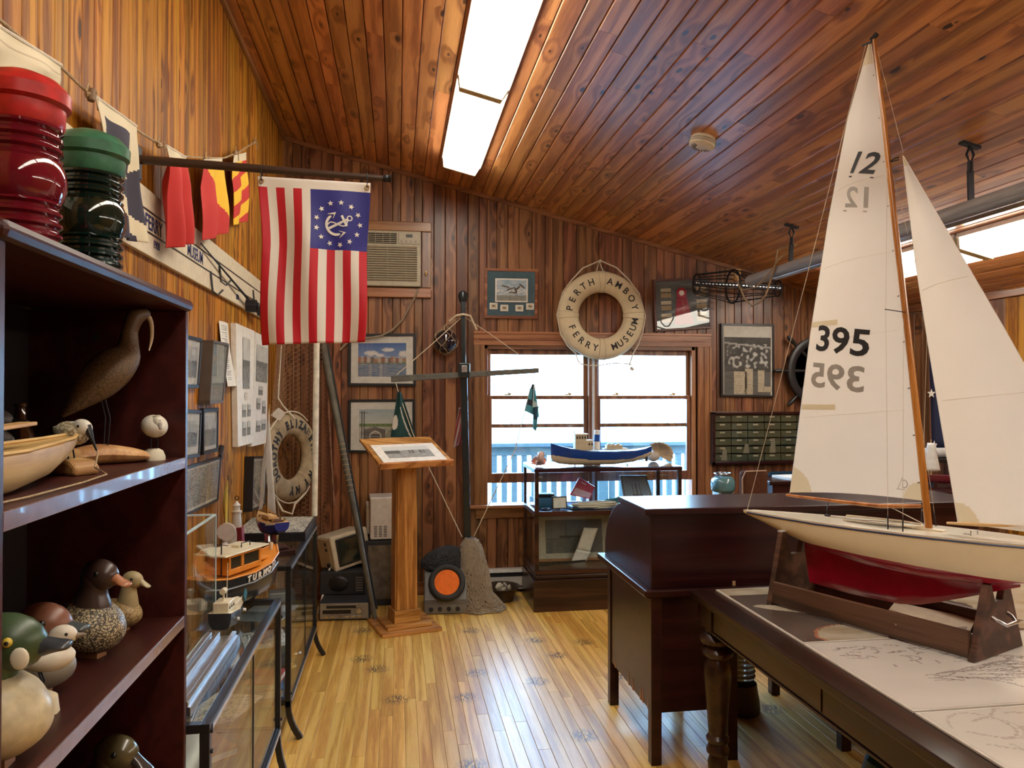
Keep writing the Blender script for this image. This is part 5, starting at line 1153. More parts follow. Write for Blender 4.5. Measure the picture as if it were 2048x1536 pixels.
one('knob', lambda m: (m.cyl((-.153, -.03, .20), (-.158, -.03, .20), .012, seg=12), m.cyl((-.153, -.03, .16), (-.158, -.03, .16), .012, seg=12), m.cyl((-.153, -.04, .05), (-.165, -.04, .05), .016, seg=12)), M['black'], parent=tv)
r1 = thing('radio_set', 'black radio set with a row of buttons under the cream television', 'radio', onZ(688, 1226, 0) + Vector((.0, .14, .125)), R(-4))
one('case', lambda m: m.box((0, 0, .08), (.32, .26, .158)), M['blackm'], parent=r1, bevel=.006)
one('dial', lambda m: m.ball((-.03, -.13, .08), .062, (1.1, .25, .9), 24), M['black'], parent=r1, smooth=True)
one('button', lambda m: [m.box((.115, -.132, .03 + i * .018), (.05, .006, .01)) for i in range(6)], plain('grey_button', (.12, .12, .12, 1), .4), parent=r1)
r2 = thing('tape_deck', 'silver-faced tape deck on the floor, lowest of the stack in the corner', 'tape deck', onZ(692, 1240, 0) + Vector((0, .13, 0)), R(-4))
one('case', lambda m: m.box((0, 0, .0625), (.34, .28, .122)), M['blackm'], parent=r2, bevel=.004)
one('face', lambda m: m.box((0, -.143, .065), (.325, .012, .105)), plain('silver_face', (.33, .31, .27, 1), .35, metal=.4), parent=r2, bevel=.002)
one('display', lambda m: (m.box((-.02, -.150, .095), (.2, .004, .018)), m.box((-.05, -.150, .062), (.19, .004, .026))), M['black'], parent=r2)
for i in range(6): one('key', lambda m: m.box((-.12 + i * .045, -.152, .03), (.03, .008, .014)), M['steel'], parent=r2, bevel=.001)
one('knob', lambda m: (m.cyl((.1, -.148, .07), (.1, -.165, .07), .02, .018, seg=16)), M['steel'], parent=r2)
sk = thing('speaker_cabinet', 'tall dark speaker cabinet with tan cloth front behind the lectern', 'speaker', onZ(770, 1222, 0) + Vector((.0, .28, 0)), R(2))
one('case', lambda m: m.box((0, 0, .235), (.32, .28, .47)), M['blackm'], parent=sk, bevel=.004)
one('grille_cloth', lambda m: m.box((-.0, -.1425, .245), (.26, .006, .39)), plain('tan_grille', (.14, .11, .075, 1), .9, var=.25, scale=14), parent=sk)
mw = thing('microwave', 'white boxy appliance with vent slots on the speaker behind the lectern', 'appliance', sk.location + Vector((.02, 0, .472)), R(4))
WPL = plain('white_plastic', (.66, .62, .58, 1), .4)
one('case', lambda m: (m.box((.0, 0, .16), (.28, .24, .31)), m.box((-.15, .02, .15), (.03, .18, .22)), m.box((.15, .02, .15), (.03, .18, .22))), WPL, parent=mw, bevel=.01)
for i in range(3):
    for j in range(7): one('vent_slot', lambda m: m.box((-.10 + i * .035, -.1205, .03 + j * .012), (.024, .003, .005)), M['blackm'], parent=mw)
# ================================================================== BACK WALL
YW = YB - .0185
nY = (0, -1, 0)
def BQ(px, y=YW): return [onY(u, v, y) for u, v in px]
# ---- air conditioner in its wooden surround
ac = thing('air_conditioner', 'beige window air conditioner set in a pine surround high on the wall behind the flag', 'air conditioner', onY(790, 575, YW))
A0, A1 = onY(843, 465, YW), onY(843, 577, YW)
ax0, ax1, az0, az1 = A0.x - .62, A0.x, A1.z, A0.z
o_ = .075
for nm, lo, hi, mt in (('surround', (ax0 - o_, YW - .03, az1), (ax1 + o_, YW, az1 + o_), TH), ('surround', (ax0 - o_, YW - .03, az0 - o_), (ax1 + o_, YW, az0), TH), ('surround', (ax0 - o_, YW - .03, az0), (ax0, YW, az1), T), ('surround', (ax1, YW - .03, az0), (ax1 + o_, YW, az1), T)):
    one(nm, lambda m: m.bb(lo, hi), mt, parent=ac, world=True, bevel=.006)
BEI = plain('beige_plastic', (.42, .38, .28, 1), .45)
yf = YW - .06
one('case', lambda m: m.bb((ax0 + .005, yf, az0 + .005), (ax1 - .005, YW, az1 - .005)), BEI, parent=ac, world=True, bevel=.008)
zt = az1 - .115
one('control_panel', lambda m: m.bb((ax1 - .175, yf - .008, zt + .01), (ax1 - .02, yf, az1 - .02)), BEI, parent=ac, world=True, bevel=.002)
one('display', lambda m: m.bb((ax1 - .12, yf - .0095, az1 - .055), (ax1 - .07, yf - .008, az1 - .032)), M['black'], parent=ac, world=True)
for i in range(4): one('button', lambda m: m.bb((ax1 - .16 + i * .035, yf - .012, zt + .022), (ax1 - .145 + i * .035, yf - .008, zt + .034)), plain('btn', (.25, .23, .18, 1), .5), parent=ac, world=True)
one('vent_recess', lambda m: (m.bb((ax0 + .03, yf - .001, zt + .01), (ax1 - .19, yf + .0005, az1 - .02)), m.bb((ax0 + .03, yf - .001, az0 + .05), (ax1 - .035, yf + .0005, zt - .02))), M['blackm'], parent=ac, world=True)
for i in range(6):
    z = zt + .018 + i * .0145; one('louvre', lambda m: m.box(((ax0 + ax1) / 2 - .08, yf - .006, z), (ax1 - ax0 - .225, .012, .004), (.4, 0, 0)), BEI, parent=ac, world=True)
for i in range(6): one('vane', lambda m: m.bb((ax1 - .24 - i * .055, yf - .012, zt + .012), (ax1 - .237 - i * .055, yf - .001, az1 - .022)), BEI, parent=ac, world=True)
for i in range(15):
    z = az0 + .058 + i * .0178; one('louvre', lambda m: m.box(((ax0 + ax1) / 2, yf - .007, z), (ax1 - ax0 - .07, .016, .0085), (.5, 0, 0)), BEI, parent=ac, world=True)
for i in range(4): one('vane', lambda m: m.bb((ax1 - .12 - i * .14, yf - .010, az0 + .05), (ax1 - .117 - i * .14, yf - .006, zt - .02)), BEI, parent=ac, world=True)
one('cable', lambda m: m.tube([onY(*q, YW - .04) for q in ((836, 577), (832, 590), (820, 612), (805, 640), (785, 660), (762, 672), (738, 676), (700, 680), (680, 700))], .008, 8), plain('grey_cable', (.30, .24, .17, 1), .5), parent=ac, world=True, smooth=True)
p = onY(852, 548, YW - .035); o = one('hook', lambda m: (m.ball(p, .012, seg=8), m.tube([p, p + Vector((0, -.03, -.01)), p + Vector((0, -.03, .02))], .004, 6)), M['brass']); tag(o, 'small brass hook on the right side of the air conditioner surround', 'hook')
p = onY(862, 530, YW); o = one('weather_gauge', lambda m: (m.bb((p.x - .006, YW - .008, p.z - .2), (p.x + .006, YW, p.z + .05))), M['rope_w'], bevel=.001); tag(o, 'thin pale strip fixed upright beside the air conditioner surround', 'strip')

# ---- framed pictures
framed('black-framed painting of a harbour under a blue cloudy sky, upper one', BQ([(697, 668), (832, 667), (832, 773), (696, 772)]), nY, .022, .022, border=(.12, .15), paint=p_river, nu=110, nv=70)
framed('dark green-black framed print of a gabled wharf building, below the harbour painting', BQ([(697, 799), (830, 798), (830, 907), (696, 905)]), nY, .02, .022, border=(.14, .16), paint=p_barn, nu=100, nv=66)
t, q = framed('framed print of wild geese with four small stamps below on a blue mat', BQ([(969, 537), (1075, 539), (1074, 638), (968, 637)]), nY, .022, .022, fmat=M['trim_pine_h'], mat_board=plain('teal_mat', (.07, .15, .19, 1), .8))
one('liner', lambda m: m.prism([p_ + Vector((0, -.020, 0)) for p_ in sub(q, .17, .17, .84, .69)], (0, -.002, 0)), M['paper'], parent=t, world=True)
panel('print', sub(q, .20, .20, .81, .66), M['pic'], t, nY, .0235, p_geese, 60, 50)
for a, b in ((.07, .72), (.29, .76), (.60, .76), (.82, .72)):
    one('stamp', lambda m: m.prism([p_ + Vector((0, -.020, 0)) for p_ in sub(q, a - .01, b - .01, a + .15, b + .13)], (0, -.002, 0)), M['paper'], parent=t, world=True)
    panel('stamp_print', sub(q, a + .01, b + .01, a + .13, b + .11), M['pic'], t, nY, .0235, p_bird, 16, 14)
P4 = BQ([(1304, 560), (1418, 555), (1421, 657), (1308, 664)])
t, q = framed('framed prize ribbon with six small cards on a slate mat, tilted on the wall', P4, nY, .018, .03, fmat=plain('cherry_frame', (.09, .025, .015, 1), .4), mat_board=plain('slate_mat', (.12, .14, .15, 1), .85))
RIB = plain('crimson_ribbon', (.34, .015, .045, 1), .55)
yo = Vector((0, -.0245, 0))
one('ribbon', lambda m: (m.prism([quad(q, a, b) + yo for a, b in ((.40, .28), (.56, .28), (.70, .92), (.34, .92))], (0, -.002, 0))), RIB, parent=t, world=True)
rc = quad(q, .48, .27) + Vector((0, -.026, 0))
m = MB(); pts_ = []
for i in range(48): a = i * 2 * pi / 48; r_ = .045 if i % 2 else .041; pts_.append(rc + Vector((r_ * cos(a), 0, r_ * sin(a))))
m.prism(pts_, (0, -.006, 0)); m.build('rosette', RIB, t, world=True)
one('rosette_button', lambda m: m.cyl(rc + Vector((0, -.006, 0)), rc + Vector((0, -.009, 0)), .022, seg=24), M['paper'], parent=t, world=True)
m = MB(); m.M = Matrix.Identity(4)
for i in range(9): m.box(quad(q, .50 + .004 * i, .42 + i * .045) + Vector((0, -.0268, 0)), (.012 + .005 * (i % 3), .001, .004))
m.build('ribbon_print', plain('gilt_print', (.6, .35, .25, 1), .6), t, world=True)
for a in (.10, .76):
    for b in (.16, .42, .68): panel('card', sub(q, a, b, a + .19, b + .19), M['pic'], t, nY, .0255, lambda a_, b_: (.60, .56, .42) if b_ < .35 and abs(b_ - .25 - .05 * sin(a_ * 6)) > .03 else ((.05, .04, .04) if abs(b_ - .42) < .06 else (.34, .26, .15)), 14, 16)
t, q = framed('black-framed dark group photograph with clippings at its foot', BQ([(1440, 647), (1546, 649), (1546, 795), (1440, 793)]), nY, .018, .025, mat_board=M['whitem'])
panel('photograph', sub(q, .03, .17, .96, .99), M['pic'], t, nY, .0225, p_group, 70, 70)
for a0, b0, a1, b1 in ((.22, .66, .48, .985), (.44, .62, .60, .985), (.70, .64, .83, .95), (.81, .87, .98, .95)): panel('clipping', sub(q, a0, b0, a1, b1), M['pic'], t, nY, .0235, lambda a_, b_: (.46, .39, .28) if int(b_ * 34) % 2 or nz(a_ * 20, b_ * 30) > .1 else (.30, .25, .18), 14, 30)
# ---- card case with its rows of drawers
t = thing('label_case', 'wide dark glazed wall case holding rows of green card drawers', 'display case', onY(1510, 930, YW))
P4 = BQ([(1424, 824), (1600, 824), (1600, 932), (1424, 930)], YW - .06); tl, tr, br, bl = P4
for lo, hi in (((tl.x, tl.z - .02), (tr.x + .30, tl.z)), ((bl.x, bl.z), (tr.x + .30, bl.z + .025)), ((tl.x, bl.z), (tl.x + .03, tl.z)), ((tr.x + .27, bl.z), (tr.x + .30, tl.z))):
    one('frame', lambda m: m.bb((lo[0], YW - .06, lo[1]), (hi[0], YW, hi[1])), M['mahog'], parent=t, world=True, bevel=.003)
one('backing', lambda m: m.bb((tl.x, YW - .012, bl.z), (tr.x + .29, YW, tl.z)), M['blackm'], parent=t, world=True)
OLV = plain('olive_drawer', (.07, .085, .045, 1), .5, var=.2, scale=10)
nc, nr = 7, 6; wx = (tr.x + .27 - tl.x - .03) / nc; hz = (tl.z - bl.z - .047) / nr
for i in range(nc):
    for j in range(nr):
        x0 = tl.x + .03 + i * wx; z0 = bl.z + .025 + j * hz
        d_ = one('drawer', lambda m: m.bb((x0 + .003, YW - .04, z0 + .003), (x0 + wx - .003, YW - .012, z0 + hz - .008)), OLV, parent=t, world=True, bevel=.002)
        one('label_holder', lambda m: m.bb((x0 + wx * .32, YW - .043, z0 + hz * .6), (x0 + wx * .62, YW - .04, z0 + hz * .8)), plain('label_card', (.42, .40, .30, 1), .6), parent=d_, world=True)
for a in (.06, .44, .9):
    x0 = tl.x + .05 + a * .5; panel('card', [Vector((x0, YW - .045, bl.z + .03 + .12 * (a > .1 and .5))), Vector((x0 + .055, YW - .045, bl.z + .03 + .12 * (a > .1 and .5))), Vector((x0 + .05, YW - .044, bl.z + .12 + .1 * a)), Vector((x0 + .02, YW - .044, bl.z + .12 + .1 * a))], M['pic'], t, nY, .001, lambda a_, b_: (.26, .25, .18) if int(b_ * 16) % 2 else (.18, .17, .12), 8, 16)
one('glazing', lambda m: m.bb((tl.x + .03, YW - .052, bl.z + .025), (tr.x + .27, YW - .050, tl.z - .02)), M['pglass'], parent=t, world=True)
# ---- ship's wheel
wc = onY(1640, 742, YW - .06)
t = thing('ships_wheel', 'black spoked ship wheel hanging behind the tall mainsail', 'ship wheel', wc)
RM = Matrix.Rotation(pi / 2, 3, 'X'); WB = plain('wheel_black', (.016, .015, .017, 1), .4)
m = MB(); 
for k in range(2): pass
prof = [(.235, -.02), (.235, .02), (.285, .02), (.285, -.02)]
m.lathe([(.228, -.016), (.228, .016), (.238, .022), (.280, .022), (.290, .016), (.290, -.016), (.280, -.022), (.238, -.022), (.228, -.016)], seg=48)
m.bm.transform(Matrix.Rotation(pi / 2, 4, 'X')); m.bm.transform(Matrix.Translation(wc)); m.build('rim', WB, t, world=True, smooth=True)
m = MB(); m.cyl(wc + Vector((0, .03, 0)), wc + Vector((0, -.04, 0)), .065, seg=24); m.cyl(wc + Vector((0, -.04, 0)), wc + Vector((0, -.05, 0)), .04, seg=24); m.build('hub', WB, t, world=True)
for k in range(8):
    a = k * pi / 4; d = Vector((cos(a), 0, sin(a))); prof_ = [(.06, .012), (.12, .016), (.16, .010), (.2, .015), (.235, .013), (.285, .013), (.30, .009), (.33, .017), (.37, .019), (.40, .012), (.405, .004)]
    m = MB(); m.tube([wc + d * r_ for r_, q_ in prof_], [q_ for r_, q_ in prof_], 10); m.build('spoke', WB, t, world=True, smooth=True)
# ---- PERTH AMBOY FERRY MUSEUM ring
cr_ = onY(1202, 631, YW - .068)
CNV = plain('cream_canvas', (.70, .60, .40, 1), .55, var=.05, scale=12)
t, L_, rm, rt = life_ring('large cream life ring lettered PERTH AMBOY FERRY MUSEUM above the window', cr_, (0, -1, 0), (0, 0, 1), .352, .182, CNV,
    [('PERTH', 170, 110, False), ('AMBOY', 77, 14, False), ('FERRY', 202, 257, True), ('MUSEUM', 291, 350, True)], CNV, M['rope_w'], .074, (90, 180, 270, 0), cond=.95, bold=.0012)
for k in ():
    pass
zk = cr_.z + .435; yk = cr_.y + .02
def ringrope(m):
    L = lambda a, r: (cr_ + Vector((r * cos(R(a)), -.01, r * sin(R(a)))))
    m.tube([Vector((cr_.x - .01, yk, zk))] + [L(a, r) for a, r in ((112, .40), (130, .365), (150, .358), (180, .358), (205, .362), (222, .365), (235, .365))], .006, 6)
    m.tube([L(235, .365), L(243, .41), L(247, .42), L(262, .405), L(285, .39), L(300, .44), L(302, .462)], .005, 6)
    m.tube([Vector((cr_.x + .01, yk, zk))] + [L(a, r) for a, r in ((72, .40), (52, .365), (30, .358), (0, .36), (-20, .362), (-35, .375), (-50, .40), (-60, .455))], .006, 6)
    m.tube([Vector((cr_.x - .03, yk, cr_.z + .352)), Vector((cr_.x - .01, yk, zk)), Vector((cr_.x + .025, yk, cr_.z + .352))], .006, 6)
    m.ball(Vector((cr_.x, yk, zk)), .014, (1, 1, 1), 10)
one('grab_rope', ringrope, M['rope_w'], parent=t, world=True)
one('rope_end', lambda m: m.ball(cr_ + Vector((.25, -.01, -.42)), .016, (1.3, .7, .9), 10, (0, .6, 0)), M['rope_w'], parent=t, world=True)
one('nail', lambda m: m.cyl((cr_.x, YW - .002, zk + .03), (cr_.x, YW - .05, zk + .045), .003, seg=6), M['brass'], parent=t, world=True)

# ---- glass float in net
c = onY(891, 683, YW - .115)
t = thing('glass_float', 'dark glass fishing float in a knotted cord net on the back wall', 'fishing float', c)
one('ball', lambda m: m.ball(c, .092, (1, 1, 1), 28), plain('dark_glass', (.018, .012, .022, 1), .06, coat=.8), parent=t, world=True, smooth=True)
m = MB(); top = c + Vector((0, .02, .13)); bot = c + Vector((0, 0, -.098))
for k in range(8):
    a = k * pi / 4; pts_ = [top]
    for j in range(1, 8):
        q_ = j / 8 * pi; aa = a + .35 * sin(j * pi / 2.0) * (1 if k % 2 else -1); pts_.append(c + Vector((sin(q_) * cos(aa), sin(q_) * sin(aa), cos(q_))) * .097)
    pts_.append(bot); m.tube(pts_, .0032, 5)
m.tube([top, onY(905, 645, YW - .04), onY(925, 628, YW - .04), onY(931, 612, YW - .03)], .004, 5); m.build('net', M['rope'], t, world=True)
m = MB(); m.ball(bot, .012, seg=8); m.build('knot', M['rope'], t, world=True)

# ---- big stocked anchor with its lines, little flags
YA = 5.60
GR = plain('grey_stock', (.10, .10, .085, 1), .55, var=.15); SH_ = plain('blued_shank', (.035, .045, .05, 1), .22, metal=.5)
s0, s1 = onY(926, 600, YA), onY(937, 1090, YA); s1.z = .10
an = thing('anchor', 'tall iron anchor with a long grey wooden stock standing before the window edge', 'anchor', s1)
mid = onY(927, 741, YA)
one('shank', lambda m: (m.beam(s0, mid, .034, .034, up=(0, 1, 0)), m.beam(mid, s1, .050, .050, up=(0, 1, 0))), SH_, parent=an, world=True, bevel=.005)
one('ring_eye', lambda m: (m.ball(s0 + Vector((0, 0, .02)), .034, (1, .7, 1.5), 16), m.torus(s0 + Vector((0, 0, .03)), .03, .008, RM, 20, 8)), SH_, parent=an, world=True, smooth=True)
e0, e1 = onY(782, 758, YA - .03), onY(1077, 741, YA - .03)
one('stock', lambda m: m.beam(e0, e1, .045, .046, up=(0, 0, 1), w1=.040, h1=.036), GR, parent=an, world=True, bevel=.004)
one('stock_collar', lambda m: m.box(mid + Vector((0, -.01, 0)), (.085, .11, .11)), SH_, parent=an, world=True, bevel=.008)
one('collar_plate', lambda m: m.box(mid + Vector((0, -.068, .01)), (.04, .008, .05)), M['steel'], parent=an, world=True, bevel=.002)
cr0 = s1.copy()
arm = [cr0 + Vector((0, .13 * sin(q_), .14 * (1 - cos(q_)) - .02)) for q_ in [i * .25 for i in range(-6, 7)]]
one('arm', lambda m: m.tube(arm, [.018] + [.028] * 11 + [.018], 10), SH_, parent=an, world=True, smooth=True)
for e_, s_ in ((arm[0], 1), (arm[-1], -1)): one('fluke', lambda m: m.prism([e_ + Vector((-.04, 0, -.03)), e_ + Vector((0, s_ * .01, .05)), e_ + Vector((.04, 0, -.03))], (0, s_ * .012, 0)), SH_, parent=an, world=True, bevel=.003)
hp = onY(926, 632, YA)
def rig(m):
    m.tube([hp, onY(862, 690, YA - .02), e0 + Vector((.04, -.005, .03))], .0035, 5)
    m.tube([hp, onY(980, 668, YA), onY(1060, 725, YA - .02), e1 + Vector((-.05, 0, .02))], .003, 5)
    m.tube([e0 + Vector((.035, -.01, -.03)), onY(797, 785, YA - .08), onY(826, 868, YA - .1), onY(924, 1074, YA - .12)], .0035, 5)
    m.tube([e1 + Vector((-.03, -.01, -.02)), onY(1062, 770, YA - .08), onY(1030, 900, YA - .1), onY(948, 1072, YA - .12)], .0035, 5)
    m.tube([hp + Vector((-.1, 0, -.04)), hp + Vector((-.05, -.03, .0)), hp + Vector((0, -.03, .01)), hp + Vector((.05, -.03, 0)), hp + Vector((.1, 0, -.1))], .008, 6)
one('line', rig, M['thread'], parent=an, world=True)
def small_flag(label, px, col, y, paint=None, wav=.01):
    P4 = [onY(u, v, y) for u, v in px]; t = thing('pennant_flag', label, 'flag', P4[3])
    m = MB(); m.grid(lambda a, b: quad(P4, a, b) + Vector((0, wav * sin(a * 8 + b * 3), 0)), 36, 44, cfn=paint); m.build('cloth', clothm, t, world=True, norm=False, smooth=True, solid=.001); return t
def gflag(a, b):
    if ((a - .12) / .16) ** 2 + ((b - .68) / .16) ** 2 < 1: return (.62, .60, .52)
    if abs(a - .55 - (b - .5) * .5) < .04 and b > .35: return (.5, .48, .44)
    return (.006, .045, .045)
small_flag('dark green pennant with a white disc hanging from the left end of the anchor stock', [(795, 783), (802, 783), (832, 874), (781, 874)], None, YA - .09, gflag)
small_flag('blue and white pennant hanging on its line in front of the left window', [(1064, 768), (1070, 768), (1078, 835), (1050, 822)], None, YA - .09, lambda a, b: (.06, .28, .36) if b > .18 and not (.35 < a < .6 and .2 < b < .55) and abs(b - .65) > .1 else ((.02, .03, .05) if a < .5 else (.45, .58, .58)))
small_flag('dark lower tail of the blue and white pennant over the left window', [(1067, 815), (1078, 812), (1072, 862), (1066, 858)], None, YA - .095, lambda a, b: (.02, .07, .12) if b < .55 else (.10, .35, .42))
small_flag('small folded red and white striped flag hanging behind the anchor shank', [(918, 815), (932, 818), (926, 884), (906, 896)], None, YA + .08, lambda a, b: (.30, .03, .05) if int(a * 5 + b * 2) % 2 else (.42, .36, .34), .02)

# ---- nets, sonar set, bowl
def lump(name, label, cat, secs, mat, n=1, amp=.02, seg=26, sd=0, strands=None):
    t = thing(name, label, cat, secs[0][0])
    rows = []
    for c_, rx, ry in secs:
        row = []
        for k in range(seg):
            a = 2 * pi * k / seg; d = 1 + amp * 10 * nz(cos(a) * 2, sin(a) * 2, c_[2] * 9 + sd); row.append(Vector(c_) + Vector((rx * cos(a) * d, ry * sin(a) * d, 0)))
        rows.append(row)
    m = MB(); vs_ = [v for r_ in rows for v in r_]
    m._add(vs_, [(i * seg + k, i * seg + (k + 1) % seg, (i + 1) * seg + (k + 1) % seg, (i + 1) * seg + k) for i in range(len(rows) - 1) for k in range(seg)] + [tuple(reversed(range(seg))), tuple((len(rows) - 1) * seg + k for k in range(seg))])
    o = m.build('folds', mat, t, world=True, smooth=True)
    if strands:
        m = MB(); rr = random.Random(sd); n_ = strands[0]
        for i in range(n_):
            k = rr.random() * seg; dk = rr.uniform(-1, 1) * 1.6; pts_ = []; ph = rr.uniform(0, 6)
            for j in range(len(rows) * 3 - 2):
                q_ = j / 3; i0 = min(int(q_), len(rows) - 2); f_ = q_ - i0; kk = (k + dk * q_ + .7 * sin(j * 2.1 + ph)) % seg
                a_, b_ = rows[i0][int(kk) % seg].lerp(rows[i0][(int(kk) + 1) % seg], kk % 1), rows[i0 + 1][int(kk) % seg].lerp(rows[i0 + 1][(int(kk) + 1) % seg], kk % 1)
                p_ = a_.lerp(b_, f_); c0 = Vector(secs[i0][0]).lerp(Vector(secs[i0 + 1][0]), f_); o_2 = (p_ - c0); o_2.z = 0
                pts_.append(p_ + o_2.normalized() * rr.uniform(.001, .008))
            m.tube(pts_, strands[1], 4, caps=False)
        s_ = m.build('strands', strands[2], t, world=True, norm=False); s_['kind'] = 'stuff'
    return t
bp = onZ(960, 1224, 0)
NETB = plain('net_brown', (.07, .055, .04, 1), .95, var=.3, scale=60, bump=.8)
bx, by = bp.x, bp.y + .05
lump('fishing_net', 'heap of brown-grey fishing net draped from the anchor foot to the floor', 'fishing net',
     [((bx + .02, by, .004), .17, .11), ((bx + .01, by + .01, .04), .145, .10), ((bx - .01, by + .03, .12), .105, .08), ((bx - .03, by + .06, .25), .095, .07), ((bx - .04, by + .09, .36), .085, .06), ((bx - .05, by + .12, .44), .07, .05), ((bx - .05, by + .13, .49), .03, .03)],
     NETB, strands=(190, .005, plain('twine', (.27, .22, .16, 1), .9)))
so = onZ(893, 1228, 0); t = thing('sonar_set', 'grey instrument box with a round glowing-orange scope and four knobs on the floor', 'instrument', (so.x, so.y + .13, 0), R(-3))
t['label'] = 'grey instrument box with a large round orange scope and knobs on the floor'
GRY = plain('hammer_grey', (.13, .13, .13, 1), .4, bump=.2)
one('case', lambda m: (m.prism([(-.15, -.13, .0), (-.15, -.13, .10), (-.15, -.05, .27), (-.15, .13, .30), (-.15, .13, 0)], (.30, 0, 0))), GRY, parent=t, bevel=.008)
sc_ = Vector((.01, -.105, .215)); nn = Vector((0, -.9, .42)).normalized(); Q = nn.to_track_quat('Z', 'Y').to_matrix()
one('hood', lambda m: (m.torus(sc_, .108, .022, Q, 32, 10), m.cyl(sc_ - nn * .06, sc_ - nn * .004, .11, .11, seg=32)), M['blackm'], parent=t, smooth=True)
one('scope', lambda m: (m.cyl(sc_ - nn * .004, sc_ + nn * .006, .092, .088, seg=36)), plain('orange_scope', (.80, .16, .004, 1), .45, spec=.2), parent=t, smooth=True)
for i in range(4): one('knob', lambda m: m.cyl((-.10 + i * .062, -.131, .035), (-.10 + i * .062, -.150, .035), .016, .013, seg=14), M['blackm'], parent=t)
one('faceplate', lambda m: (m.box((0, -.1315, .035), (.29, .003, .06)), m.box((-.06, -.127, .09), (.1, .006, .012)), m.box((.06, -.127, .09), (.08, .006, .012))), plain('plate', (.20, .20, .19, 1), .4, metal=.3), parent=t)
bx2, by2 = so.x + .01, so.y + .19
lump('black_net', 'bundle of black shaggy netting lying over the back of the orange scope', 'fishing net',
     [((bx2 - .02, by2 - .02, .29), .15, .09), ((bx2 - .02, by2 - .01, .33), .155, .09), ((bx2, by2, .38), .12, .08), ((bx2 + .02, by2, .42), .07, .05), ((bx2 + .02, by2, .435), .02, .02)], plain('black_twine_fill', (.015, .015, .017, 1), .95, bump=.8, scale=60), sd=3, strands=(130, .0055, plain('black_twine', (.035, .037, .042, 1), .9)))
t = one('bone_post', lambda m: m.tube([(bx2 + .10, by2 - .02, .40), (bx2 + .17, by2 - .03, .445), (bx2 + .235, by2 - .02, .475)], [.012, .017, .014], 8), plain('weathered_bone', (.33, .31, .28, 1), .8, bump=.5), smooth=True); tag(t, 'weathered grey stick lying between the black netting and the brown net', 'stick')
bo = onZ(1007, 1207, 0); t = thing('bowl', 'wide dark low bowl holding pale shell fragments by the heater', 'bowl', (bo.x, bo.y + .09, 0))
one('dish', lambda m: m.lathe([(0, .0), (.085, 0), (.09, .012), (.088, .03), (.105, .07), (.128, .098), (.138, .104), (.134, .110), (.120, .104), (.098, .075), (.08, .04), (0, .035)], seg=40), plain('bronze_bowl', (.06, .04, .028, 1), .4, metal=.3, bump=.3), parent=t, smooth=True)
one('handle', lambda m: (m.box((-.142, 0, .098), (.03, .04, .012)), m.box((.142, 0, .098), (.03, .04, .012))), plain('bronze_b', (.06, .04, .028, 1), .4), parent=t, bevel=.004)
rr = random.Random(5)
for i in range(9):
    m = MB(); m.ball((0, 0, 0), .02, (1.3, .9, .6), 8)
    for v in m.bm.verts: v.co *= 1 + .3 * nz(v.co.x * 80, v.co.y * 80, i * 3)
    o = m.build('shell_fragment', plain('shell_frag', (.58, .52, .38, 1), .7), smooth=True); o.location = (bo.x + rr.uniform(-.035, .055), bo.y + .09 + rr.uniform(-.05, .05), .075 + rr.uniform(0, .03)); o.rotation_euler = (rr.random() * 3, rr.random() * 3, rr.random() * 3); tag(o, 'pale broken shell piece lying in the dark bowl', 'shell', 'shell pieces in the bowl')
ht = thing('baseboard_heater', 'low pale metal baseboard heater under the window', 'heater', (1.4, YW - .03, .02))
HC = plain('heater_enamel', (.62, .60, .55, 1), .35)
hx0, hx1 = .612, 3.1
one('cover', lambda m: (m.bb((hx0, YW - .055, .03), (hx1, YW - .050, .125)), m.bb((hx0, YW - .05, .175), (hx1, YW, .185)), m.prism([(hx0, YW - .06, .160), (hx0, YW - .05, .185), (hx0, YW - .045, .185), (hx0, YW - .055, .160)], (hx1 - hx0, 0, 0))), HC, parent=ht, world=True)
one('fins', lambda m: m.bb((hx0 + .01, YW - .045, .03), (hx1 - .01, YW - .005, .172)), M['blackm'], parent=ht, world=True)
one('end_cap', lambda m: m.bb((hx0 - .012, YW - .058, .015), (hx0, YW, .188)), HC, parent=ht, world=True, bevel=.002)
# ================================================================== LECTERN
fc = onZ(765, 1277, 0); lc = onZ(808, 1252, 0)
le = thing('lectern', 'tall oak lectern with slanted top and stepped base', 'lectern', (lc.x, lc.y, 0), R(2))
# square base turned towards the left
RB = R(14)
def rbox(m, c, d): m.box(c, d, (0, 0, 0))
one('base_plate', lambda m: m.box((0, 0, .011), (.40, .40, .022)), M['oak_h'], parent=le, bevel=.004).rotation_euler.z = RB - R(0)
one('base_step', lambda m: m.box((0, 0, .034), (.30, .28, .022)), M['oak_h'], parent=le, bevel=.004).rotation_euler.z = RB
one('plinth_block', lambda m: m.box((0, 0, .085), (.175, .165, .08)), M['oak_h'], parent=le, bevel=.003).rotation_euler.z = RB
m = MB(); z0, z1 = .125, 1.07; w0, w1 = .072, .064
m.prism([(-w0, -w0, z0), (w0, -w0, z0), (w0, w0, z0), (-w0, w0, z0)], (0, 0, .001))
m.bm.free(); m = MB(); m.box((0, 0, (z0 + z1) / 2), (.135, .13, z1 - z0), taper=.93); o = m.build('column', M['oak'], le, bevel=.003); o.rotation_euler.z = RB
for s in (-1, 1): o = one('column_rib', lambda m: m.beam((s * .0715, 0, z0), (s * .0665, 0, z1), .008, .10, up=(0, 1, 0)), M['oak'], parent=le, bevel=.002); o.rotation_euler.z = RB
